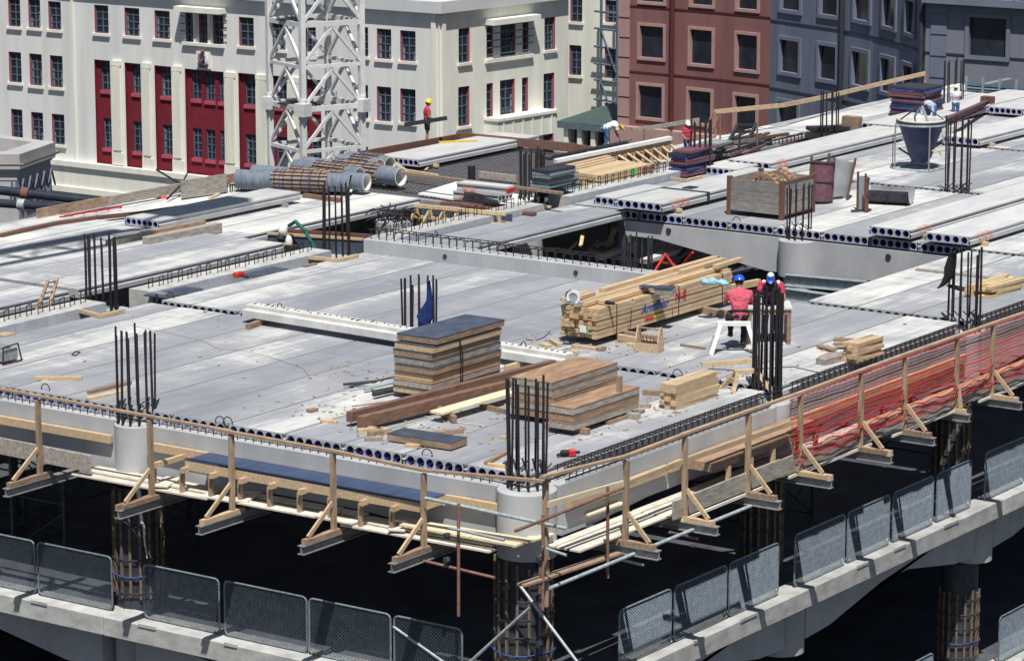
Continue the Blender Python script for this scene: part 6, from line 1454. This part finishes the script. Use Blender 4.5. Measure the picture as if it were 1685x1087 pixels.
p=P(778,300,0); m=MB(); m.tube((0,0,0),(0,0,.42),.11,12); tag(m.build('black_pipe_stub',M_black,loc=tuple(P(776,297,0))),'short black pipe stub standing near the long plank','pipe')
# white sheet slab under short planks
a=P(690,322,.02); m=MB(); m.quad(P(688,321,.02),P(850,345,.02),P(880,330,.02),P(760,300,.02)); m2=MB(); vs=[P(688,321,.01),P(850,346,.01),P(885,330,.01),P(755,300,.01)]; m2.add([v+Vector((0,0,h)) for h in(0,.05) for v in vs],[(3,2,1,0),(4,5,6,7),(0,1,5,4),(1,2,6,5),(2,3,7,6),(3,0,4,7)]); tag(m2.build('white_sheet',M_white,loc=tuple(a),W=True),'white sheet under the short marked planks','sheet')
# mesh squares on the rear deck
m=MB()
for i in range(62): x=24.9+i*.155; m.tube((x,18.8,.012),(x,27.1,.012),.008,3,sm=False,caps=False)
for j in range(53): y=18.9+j*.155; m.tube((24.9,y,.02),(34.3,y,.02),.008,3,sm=False,caps=False)
tag(m.build('steel_mesh_mat',M_rebar,loc=(29,23,0),W=True),'large flat mat of thin steel mesh laid on the grey rear deck','steel mesh')
# strongback purple beam and green-grey parapet at upper right
p,q=PX(1535,197,47.5),PX(1625,170,51.0); p,q=P(1528,213,.75),PX(1625,171,50.2)
T=thing('purple_steel_beam','rusty purple steel beam resting aslant behind the bucket','steel beam',tuple((p+q)/2)); m=MB(); ibeam(m,p,q,.16,.26); m.build('beam',M_purple,T,W=True); m=MB(); m.bar(q,q+Vector((.9,-1.3,-.25)),.1,.08); m.build('side_arm',M_purple,T,W=True); m=MB(); m.box(q+Vector((-.15,-.2,-.3)),q+Vector((.15,.2,.25))); m.build('head_clamp',M_rust,T,W=True)
m=MB(); m.box(q+Vector((-.3,-.2,-q.z)),q+Vector((.2,.25,-.25))); tag(m.build('timber_block',M_darks,loc=tuple(q-Vector((0,0,q.z))),W=True),'dark block propping the upper end of the purple steel beam','block')
plF=VPlane(PD(1590,140,112),(0,-1)); T=thing('guard_barrier','blue grey metal guard barrier in front of the blue grey wall at the upper right','barrier',tuple(plF.p))
s0,z0=plF.sz(1590,157); s1,_=plF.sz(1700,160); zz_=plF.sz(1640,143)[1]
for k in range(5): m=MB(); z=z0+(zz_-z0)*k/4; m.bar(plF.pt(s0,z),plF.pt(s1,z),.05,.14); m.build('rail',M_fgrey if k%2 else M_steelb,T,W=True)
for k in range(5): m=MB(); s=s0+(s1-s0)*k/4; m.bar(plF.pt(s,z0-.6),plF.pt(s,zz_+.3),.08,.08,up=(1,0,0)); m.build('post',M_fgrey,T,W=True)
# dark bars bundle on the bleached strip
p,q=P(1330,212,.12),P(1475,207,.12); board('bar_bundle',p,q,.5,.12,M_rebar,'dark bundle of bars lying on the bleached strip left of the bucket','rebar bundle')
m=MB(); stirrups(m,P(1268,247,0),P(1345,228,0),12,.3,.25,(1,0,0),.012); stirrups(m,P(1180,268,0),P(1265,250,0),12,.3,.25,(1,0,0),.012); tag(m.build('edge_stirrups',M_rebar,loc=tuple(P(1268,247,0)),W=True),'row of thin stirrups between the scrap heap and the raised planks','rebar')
p=P(1398,215,.05); m=MB(); m.box((0,-.3,0),(.3,.3,.45)); tag(m.build('timber_block',M_woodo,loc=tuple(p),bev=.01),'brown timber block on the bleached strip by the bar bundle','timber block')
T=thing('small_ladder','thin ladder leaning at the left end of the long guard rail','ladder',tuple(P(1165,222,0))); a0,a1=P(1158,228,0),P(1168,228,0); b0,b1=PX(1173,184,a0.x+.5),PX(1183,188,a1.x+.5)
for p,q in((a0,b0),(a1,b1)): m=MB(); m.bar(p,q,.05,.04); m.build('rail',M_rtube,T,W=True)
for t in(.2,.45,.7,.93): m=MB(); m.tube(a0.lerp(b0,t),a1.lerp(b1,t),.015,6); m.build('rung',M_rtube,T,W=True)
# ======================= OPEN BAY CONTENTS =======================
def bay_point(px,py,z): return P(px,py,z)
for k,(a,b,za,zb,w,h,mt,l) in enumerate((((985,424),(1042,402),-1.3,-1.3,.22,.12,M_concl,'pale concrete rail left of the short bars in the open bay'),((1060,430),(1112,412),-1.2,-1.2,.26,.12,M_concl,'pale concrete rail right of the short bars in the open bay'),
  ((930,418),(950,398),-1.6,-1.2,.06,.06,M_woody,'yellow timber leaning in the open bay, left'),((945,430),(985,395),-1.8,-1.0,.05,.05,M_rtube,'rusty tube leaning in the open bay'),((1000,405),(1012,375),-1.6,-1.0,.16,.06,M_woodn,'upright board at the back of the open bay'),((1040,412),(1046,380),-1.6,-1.0,.14,.06,M_woodn,'second upright board at the back of the open bay'),
  ((970,412),(995,418),-1.7,-1.7,.15,.08,M_woody,'short yellow timber on the open bay floor left'),((985,402),(1010,396),-1.7,-1.6,.2,.08,M_woodn,'brown board across the back of the open bay'),((1095,422),(1105,400),-1.9,-1.3,.09,.09,M_woody,'yellow prop under the haunched beam'),
  ((1128,437),(1160,442),-1.6,-1.6,.2,.2,M_woodn,'brown timber block behind the big timber pack'))):
    board('bay_timber',P(*a,za),P(*b,zb),w,h,mt,l,'timber')
for k in range(16):
    a=P(random.uniform(900,1120),random.uniform(405,440),-1.7); b=a+Vector((random.uniform(-.5,.6),random.uniform(-.6,.6),random.uniform(-.25,.3))); 
    m=MB(); mt,nm_=[(M_woody,'yellow timber scrap'),(M_darks,'dark steel scrap'),(M_woodn,'brown timber scrap')][k%3]; m.bar(a,b,.07+.03*(k%2),.07); tag(m.build('bay_scrap',mt,loc=tuple(a),W=True),nm_+' in the cluttered open bay behind the upstand beam','scrap',nm_+'s in the open bay')
for k,(a,b) in enumerate((((1078,445),(1095,418)),((1095,418),(1115,447)),((1120,440),(1140,415)),((1085,432),(1110,436)))):
    m=MB(); p,q=P(*a,-.9-.15*k),P(*b,-.5-.1*k); m.tube(p,q,.035,8); tag(m.build('red_prop',M_red,loc=tuple((p+q)/2),W=True),['left leg of the red props in the open bay','right leg of the red props in the open bay','far red prop in the open bay','red cross piece of the props in the open bay'][k],'steel prop')
for k in range(14):
    x=18.6+(k%7)*1.15+random.uniform(-.3,.3); y=6.0+(k//7)*4.5+random.uniform(-1,1.5); zt9=-1.0-random.uniform(0,.5)
    m=MB(); m.tube((x,y,-4.0),(x,y,zt9-.08),.04,8); m.tube((x,y,-4.0),(x,y,-2.4),.055,8); o=m.build('steel_prop',M_darks if k%3 else M_rtube,loc=(x,y,-4),W=True); tag(o,'steel prop standing in the open bay, carrying a timber head','steel prop','steel props in the open bay')
    m=MB(); m.bar((x-.5,y+.1,zt9),(x+.6,y-.1,zt9),.12,.16); tag(m.build('prop_head_timber',M_woody if k%2 else M_woodn,loc=(x,y,zt9),W=True),'timber head block on a steel prop in the open bay','timber','timber heads in the open bay')
for k,(a,b,z) in enumerate((((1292,460),(1425,472),-.28),((1292,483),(1370,494),-.28))):
    m=MB(); p,q=P(*a,z),P(*b,z); ibeam(m,p,q,.2,.28); tag(m.build('steel_beam',M_galv,loc=tuple((p+q)/2),W=True),['upper grey steel beam spanning the open bay right of the round column','lower grey steel beam spanning the open bay behind the dense bars'][k],'steel beam','steel beams across the open bay')
# ======================= SHORING UNDER THE DECK =======================
def shore(x,y,w,zb,zt_,lab):
    T=thing('shoring_tower',lab,'shoring tower',(x,y,zb),0,'dark shoring towers under the deck')
    for a in(0,w):
        for b in(0,w): m=MB(); m.tube((a,b,0),(a,b,zt_-zb),.05,6); m.build('leg',M_darks,T)
    m=MB(); n=3; h=(zt_-zb)/n
    for i in range(n):
        z=i*h+.1
        for p,q in(((0,0),(w,0)),((w,0),(w,w)),((w,w),(0,w)),((0,w),(0,0))):
            m.tube((*p,z),(*q,z),.022,5); m.tube((*p,z),(*q,z+h*.85),.018,5)
    m.build('braces',M_darks,T)
for k,(x,y) in enumerate(((1.8,13.2),(1.8,15.8),(4.6,12),(3.8,16.5),(12.5,2.2),(15,4.5),(12.4,6.5),(20.5,2.5),(6,4))):
    shore(x,y,1.5,ZL,-.5,'dark shoring tower under the deck, '+['left border','far left border','behind the left fence','deep at the left','behind the netting side fence','deeper behind the netting side','deep in the middle bay','at the right border','behind the near corner'][k])
# ======================= JACKETS ON THE BARS =======================
def cloth(name,pts,widths,th,mt,lab):
    m=MB(); n=12; rings=[]
    for i,(p,w) in enumerate(zip(pts,widths)):
        for j in range(n):
            t=2*math.pi*j/n; k=1+.18*math.sin(3*t+i); rings.append(Vector(p)+UR*(w*math.cos(t)*k)+Vector((math.cos(YAW),math.sin(YAW),0))*(th*math.sin(t)*k))
    fs=[(i*n+j,i*n+(j+1)%n,(i+1)*n+(j+1)%n,(i+1)*n+j) for i in range(len(pts)-1) for j in range(n)]+[tuple(range(n)),tuple(range((len(pts)-1)*n,len(pts)*n))]
    m.add(rings,fs,0,True); return tag(m.build(name,mt,loc=tuple(pts[len(pts)//2]),W=True),lab,'jacket' if 'jacket' in name else 'cloth')
xb=8.62
cloth('hanging_jacket',[PX(px,py,xb) for px,py in((705,462),(706,478),(706,495),(702,508),(700,520),(701,536),(700,540))],[.035,.05,.07,.13,.17,.10,.03],.06,M_navy,'blue jacket hanging on the bars in the middle of the front deck')
xb=17.25
cloth('hanging_jacket',[PX(px,py,xb) for px,py in((1570,415),(1566,425),(1562,440),(1562,452),(1556,463),(1550,470),(1543,474))],[.06,.10,.13,.12,.08,.06,.02],.06,M_black,'black jacket hanging on the bars near the right border')
cloth('fallen_cloth',[P(px,py,.04) for px,py in((1560,468),(1575,472),(1590,476),(1599,475))],[.05,.16,.16,.03],.06,M_purple,'maroon cloth lying below the black jacket')
# ======================= PEOPLE =======================
def person(label,p,rz,J,scale=1,shirt=M_pink,legs=M_olive,helmet=None,short_l=False,short_s=True,vox=.014,shoes=M_black,brim=1,cap=None,vest=None,belt=False,stripes=None,sleeve_to=.45,grp=None):
    T=thing('person',label,'person',tuple(p),rz); T.scale=(scale,)*3
    V=lambda k: Vector(J[k])
    def rm(name,mb,mt,v=vox,par=T,sm=2):
        o=mb.build(name,mt,par); r=o.modifiers.new('remesh','REMESH'); r.mode='VOXEL'; r.voxel_size=v; r.use_smooth_shade=True
        s_=o.modifiers.new('smooth','SMOOTH'); s_.iterations=sm; s_.factor=.5; return o
    pel,ch,nk,hd=V('pelvis'),V('chest'),V('neck'),V('head'); up=(hd-nk).normalized(); fwd=Vector(J.get('face',(1,0,0))).normalized(); rt=fwd.cross(up).normalized()
    spine=(ch-pel).normalized(); lat=(V('shl')-V('shr')).normalized(); bk=spine.cross(lat)
    Rm=Matrix((lat,lat.cross(spine)*-1 if False else spine.cross(lat),spine)).transposed()
    def torso(mb,g=0):
        mb.ell(pel,(.17+g,.12+g,.13+g),16,10,R_=Rm); mb.ell(pel.lerp(ch,.5),(.17+g,.12+g,.2+g),16,10,R_=Rm); mb.ell(ch,(.195+g,.125+g,.18+g),16,10,R_=Rm); mb.ell(ch.lerp(nk,.6),(.15+g,.09+g,.08+g),14,8,R_=Rm)
    b=MB(); torso(b); b.cap(ch.lerp(nk,.5),nk+up*.05,.07,.058)
    Rh=Matrix((rt,fwd,up)).transposed()
    b.ell(hd,(.078,.098,.118),16,12,R_=Rh); b.ell(hd+fwd*.03-up*.07,(.055,.06,.055),12,8,R_=Rh); b.cap(hd+fwd*.095-up*.0,hd+fwd*.112-up*.03,.012,.017,8)
    for s in(-1,1): b.ell(hd+rt*s*.08-up*.01,(.014,.025,.034),8,6,R_=Rh)
    for s in('l','r'):
        sh,el,wr=V('sh'+s),V('el'+s),V('wr'+s); b.cap(ch.lerp(nk,.62),sh-Vector((0,0,.01)),.075,.06); b.cap(sh,el,.052,.04); b.cap(el,wr,.042,.028)
        hdv=Vector(J.get('hd'+s,tuple((wr-el).normalized()))).normalized(); pn=hdv.cross(Vector((0,0,1)))
        if pn.length<.2: pn=hdv.cross(lat)
        pn.normalize(); pz=hdv.cross(pn).normalized()
        b.cap(wr,wr+hdv*.07,.026,.03)
        for i in range(4):
            r0=wr+hdv*.08+pn*(-.03+.02*i); L=[.062,.072,.068,.052][i]; m1=r0+hdv*L*.55-pz*.006; b.cap(r0,m1,.0105,.0098,6); b.cap(m1,m1+(hdv*.7-pz*.5).normalized()*L*.5,.0098,.0085,6)
        t0=wr+hdv*.025+pn*.03; b.cap(t0,t0+(hdv*.6+pn*.8).normalized()*.055,.013,.011,6)
        hp,kn,an=V('hp'+s),V('kn'+s),V('an'+s); b.cap(hp,kn,.085,.058); b.cap(kn,kn.lerp(an,.45),.056,.055); b.cap(kn.lerp(an,.4),an,.054,.036)
    rm('body',b,M_skin,vox)
    # shirt
    s_=MB(); g=.016; torso(s_,g); 
    for s in('l','r'):
        sh,el,wr=V('sh'+s),V('el'+s),V('wr'+s)
        if sleeve_to<=1: s_.cap(ch.lerp(nk,.6),sh-Vector((0,0,.012)),.095,.074); s_.cap(ch.lerp(pel,.05)+(sh-nk)*.55,sh,.09,.07); s_.cap(sh,sh.lerp(el,sleeve_to*1.3 if short_s else 1),.070,.064)
        if not short_s: s_.cap(el,el.lerp(wr,.85),.055,.042)
    wrinkle(rm('shirt',s_,shirt,vox,sm=5),.035,.09)
    if vest:
        s_=MB(); torso(s_,g+.012); rm('vest',s_,vest,vox)
        for s in('l','r'): m=MB(); m.ell(V('sh'+s)*.75+nk*.25+up*.03-fwd*.02,(.05,.06,.03),10,6,R_=Rm); m.build('shoulder_patch',M_white,T)
    if stripes:
        for k,mt in enumerate(stripes):
            m=MB(); c=pel.lerp(ch,.75-.22*k); n=20; m.path([c+lat*(.187*math.cos(2*math.pi*i/n))+bk*(.137*math.sin(2*math.pi*i/n)) for i in range(n+1)],.014,6); m.build('stripe',mt,T)
    l_=MB(); l_.ell(pel-spine*.02,(.178,.135,.12),16,10,R_=Rm)
    for s in('l','r'):
        hp,kn,an=V('hp'+s),V('kn'+s),V('an'+s)
        if short_l: l_.cap(hp,hp.lerp(kn,.55),.105,.098)
        else: l_.cap(hp,kn,.102,.075); l_.cap(kn,an,.073,.058)
    rm('shorts' if short_l else 'trousers',l_,legs,vox,sm=3)
    wrinkle(T.children[-1],.03,.1)
    for s in('l','r'):
        an,to=V('an'+s),V('to'+s); m=MB(); d=(to-an); d.z=0; d.normalize()
        m.cap(an-d*.04+Vector((0,0,-.02)),an+d*.10-Vector((0,0,.035)),.05,.042,10); m.cap(an+d*.10-Vector((0,0,.035)),to,.045,.035,10); m.cap(an,an+Vector((0,0,.09)),.05,.052,10); rm('boot',m,shoes,vox)
    h=MB(); h.ell(hd-fwd*.012+up*.015,(.084,.1,.118),16,10,R_=Rh); 
    # hair only at the back/top half
    o=h.build('hair',M_hair,T); 
    me=o.data; keep=[]
    import bmesh as _b
    bm=_b.new(); bm.from_mesh(me); _b.ops.delete(bm,geom=[v for v in bm.verts if (v.co-hd).dot(fwd)>.035 and (v.co-hd).dot(up)<.07 or (v.co-hd).dot(up)<-.08],context='VERTS'); bm.to_mesh(me); bm.free()
    for s in(-1,1): m=MB(); m.ell(hd+fwd*.088+rt*s*.03+up*.012,(.011,.007,.008),8,6,R_=Rh); m.build('eye',M_white,T); m=MB(); m.ell(hd+fwd*.095+rt*s*.03+up*.012,(.005,.003,.005),8,6,R_=Rh); m.build('pupil',M_black,T)
    m=MB(); m.ell(hd+fwd*.091-up*.062,(.024,.007,.007),8,6,R_=Rh); m.build('mouth',M_cpink,T)
    if helmet:
        m=MB(); n=24; prof=[(.0,.150),(.05,.145),(.09,.12),(.115,.07),(.122,.03),(.124,.015)]
        vs=[];fs=[]
        for r,z in prof:
            for i in range(n): t=2*math.pi*i/n; vs.append(hd+up*(.01+z)+rt*(r*.92*math.cos(t))+fwd*(r*1.08*math.sin(t)))
        for i in range(n): t=2*math.pi*i/n; e=.018+.05*max(0,math.sin(t))**2*brim; vs.append(hd+up*(.018)+rt*((.124*.92+.018)*math.cos(t))+fwd*((.124*1.08+e)*math.sin(t)))
        for a in range(len(prof)): 
            for i in range(n): fs.append((a*n+i,a*n+(i+1)%n,(a+1)*n+(i+1)%n,(a+1)*n+i))
        m.add(vs,fs,0,True); o=m.build('helmet',helmet,T); so_=o.modifiers.new('solid','SOLIDIFY'); so_.thickness=.006
        m=MB(); m.path([hd+up*(.16-abs(k-4)*.006)+fwd*(-.09+.0225*k) for k in range(9)],.010,6); m.build('helmet_ridge',helmet,o)
    if cap:
        m=MB(); m.ell(hd+up*.045,(.09,.106,.1),16,10,R_=Rh); o=m.build('cap',cap[0],T); m=MB(); m.ell(hd+up*.05+fwd*.12,(.07,.075,.012),14,6,R_=Rh); m.build('visor',cap[0],o); m=MB(); m.ell(hd+up*.055-fwd*.012,(.084,.104,.1),16,10,R_=Rh); m.build('cap_back',cap[1],o)
    if belt: m=MB(); n=20; m.path([pel+spine*.05+lat*(.19*math.cos(2*math.pi*i/n))+bk*(.145*math.sin(2*math.pi*i/n)) for i in range(n+1)],.028,6); m.build('tool_belt',M_black,T); m=MB(); m.ell(pel+lat*.22-spine*.08,(.05,.09,.12),10,8); m.build('tool_pouch',M_black,T)
    return T
# local frame of a person: +x = facing direction, z up, +y = left hand side
angF=math.atan2(math.sin(YAW),math.cos(YAW))     # facing away from the camera
stand=dict(pelvis=(0,0,.93),chest=(0,0,1.28),neck=(0,0,1.47),head=(.02,0,1.63),shl=(0,.19,1.40),shr=(0,-.19,1.40),ell=(.05,.25,1.13),elr=(.05,-.25,1.13),wrl=(.22,.2,1.02),wrr=(.22,-.2,1.02),hpl=(0,.095,.90),hpr=(0,-.095,.90),knl=(.02,.11,.50),knr=(.02,-.11,.50),anl=(0,.12,.09),anr=(0,-.12,.09),tol=(.17,.14,.035),tor=(.17,-.14,.035))
# 1 seated worker, back to the camera
sit=dict(pelvis=(0,0,.80),chest=(.10,0,1.12),neck=(.17,0,1.30),head=(.23,0,1.43),face=(1,.05,-.35),shl=(.12,.22,1.22),shr=(.12,-.22,1.22),ell=(.22,.29,.98),elr=(.22,-.29,.98),wrl=(.42,.16,.93),wrr=(.42,-.16,.93),hpl=(.03,.11,.76),hpr=(.03,-.11,.76),knl=(.42,.16,.72),knr=(.40,-.14,.68),anl=(.36,.16,.30),anr=(.26,-.1,.13),tol=(.5,.18,.24),tor=(.42,-.12,.06))
pS=P(1216,577,0); person('person in a pink shirt and blue helmet sitting on a sawhorse with back turned',pS,angF,sit,1.02,M_pink,M_dark,M_hblue,vox=.010,belt=True)
# 2 leaning worker with cap facing the camera
lean=dict(pelvis=(-.1,0,.95),chest=(.13,0,1.24),neck=(.25,0,1.38),head=(.34,0,1.49),face=(1,0,-.75),shl=(.17,.21,1.34),shr=(.17,-.21,1.34),ell=(.30,.30,1.08),elr=(.30,-.30,1.08),wrl=(.42,.24,.84),wrr=(.42,-.24,.84),hpl=(-.1,.1,.92),hpr=(-.1,-.1,.92),knl=(-.03,.13,.50),knr=(-.03,-.13,.50),anl=(-.15,.14,.09),anr=(-.15,-.14,.09),tol=(.04,.15,.035),tor=(.04,-.15,.035))
person('person in a blue and white cap leaning over the bench behind the dense bars',P(1268,562,0),angF+math.pi-R(8),lean,.98,M_cpink,M_navy,None,vox=.011,cap=(M_hblue,M_white),vest=M_dark)
# 3 standing worker carrying a dark plank
car=dict(stand); car.update(ell=(-.02,.27,1.16),elr=(.02,-.27,1.14),wrl=(.2,.12,1.05),wrr=(.2,-.16,1.04),knl=(.03,.14,.5),anl=(.02,.17,.09),tol=(.18,.2,.035),knr=(-.02,-.12,.5),anr=(-.06,-.14,.09),head=(.05,.0,1.63),face=(1,0,-.3))
pw=P(703,241,.06); aW=angF+R(-78)
person('person in a pink shirt, dark shorts and yellow helmet standing on the rear edge',pw,aW,car,.83,M_cpink,M_olive,M_hyel,short_l=True,vox=.016)
f3=Vector((math.cos(aW),math.sin(aW),0)); l3=Vector((-f3.y,f3.x,0)); c3=pw+f3*.22+Vector((0,0,.86))
lp=PX(673,204,pw.x); rp=PX(742,193,pw.x); cc=(lp+rp)/2; sh=c3-cc; board('carried_plank',lp+Vector((-.22,0,0)),rp+Vector((-.22,0,0)),.06,.13,M_darks,'dark plank carried by the person standing on the rear edge')
# 4 bending worker
bend=dict(pelvis=(-.05,0,.86),chest=(.28,0,.98),neck=(.45,0,.96),head=(.57,0,.90),face=(.5,0,-1),shl=(.37,.2,.96),shr=(.37,-.2,.96),ell=(.42,.22,.68),elr=(.42,-.22,.68),wrl=(.5,.14,.44),wrr=(.5,-.14,.44),hpl=(-.05,.1,.84),hpr=(-.05,-.1,.84),knl=(.08,.14,.46),knr=(.04,-.12,.46),anl=(-.08,.15,.09),anr=(-.1,-.14,.09),tol=(.1,.16,.035),tor=(.08,-.15,.035))
person('person in a pale shirt, jeans and yellow helmet bending over at the rear edge',P(997,247,-.0),angF+R(-80),bend,.80,M_wcloth,M_jean,M_hyel,vox=.016)
# 5 worker with striped shirt, white helmet, back turned, at the upper right
st5=dict(stand); st5.update(face=(1,0,-.1))
person('person in a white striped shirt and white helmet with back turned at the upper right',P(1572,200,.0),angF+R(10),st5,.68,M_wcloth,M_jean,M_hwhite,vox=.018,stripes=(M_red,M_hblue))
# 6 bent worker with checked shirt
M_check=mat('blue_checked_cloth',(.30,.38,.62),.9,.1,10,col2=(.55,.60,.75),contrast=.3)
person('person in a pale blue checked shirt stooping beside the tall purple pile',P(1532,212,0),angF+R(150),bend,.85,M_check,M_jean,None,vox=.018,short_s=False)
# 7 worker behind the purple frames stack
st7=dict(stand); st7.update(face=(1,0,-.4))
person('person in a red shirt and white helmet standing behind the bars by the purple pile',P(1131,262,0),angF+R(-160),st7,.66,M_cpink,M_jean,M_hwhite,vox=.018)

# ======================= SMALL DEBRIS ON THE DECK =======================
m=MB()
def chips(px,py,sx,sy,n,big=.05):
    for k in range(n):
        p=P(random.gauss(px,sx),random.gauss(py,sy),.004)
        if p.y<.8 or p.x<.8: continue
        a=random.uniform(0,3.14); L=random.uniform(.03,big*2); w=random.uniform(.02,big); d=Vector((math.cos(a),math.sin(a),0))
        m.bar(p+Vector((0,0,.012)),p+d*L+Vector((0,0,.012)),w,random.uniform(.008,.03),random.choice((0,0,1,2)))
for q in((640,715,40,14,60),(760,700,60,20,60),(930,575,35,16,70),(1040,560,40,12,50),(1190,620,45,18,60),(1390,590,40,14,40),(1130,665,40,14,40),(540,660,60,25,40),(300,600,120,40,16),(1000,700,70,20,40),(1440,600,60,30,20),(400,560,90,40,12),(600,620,40,12,40)): chips(*q)
o=m.build('timber_chips',[M_woodn,M_woodo,M_woodg],loc=(0,0,0)); tag(o,'small timber chips and offcut scraps scattered over the deck','debris'); o['kind']='stuff'
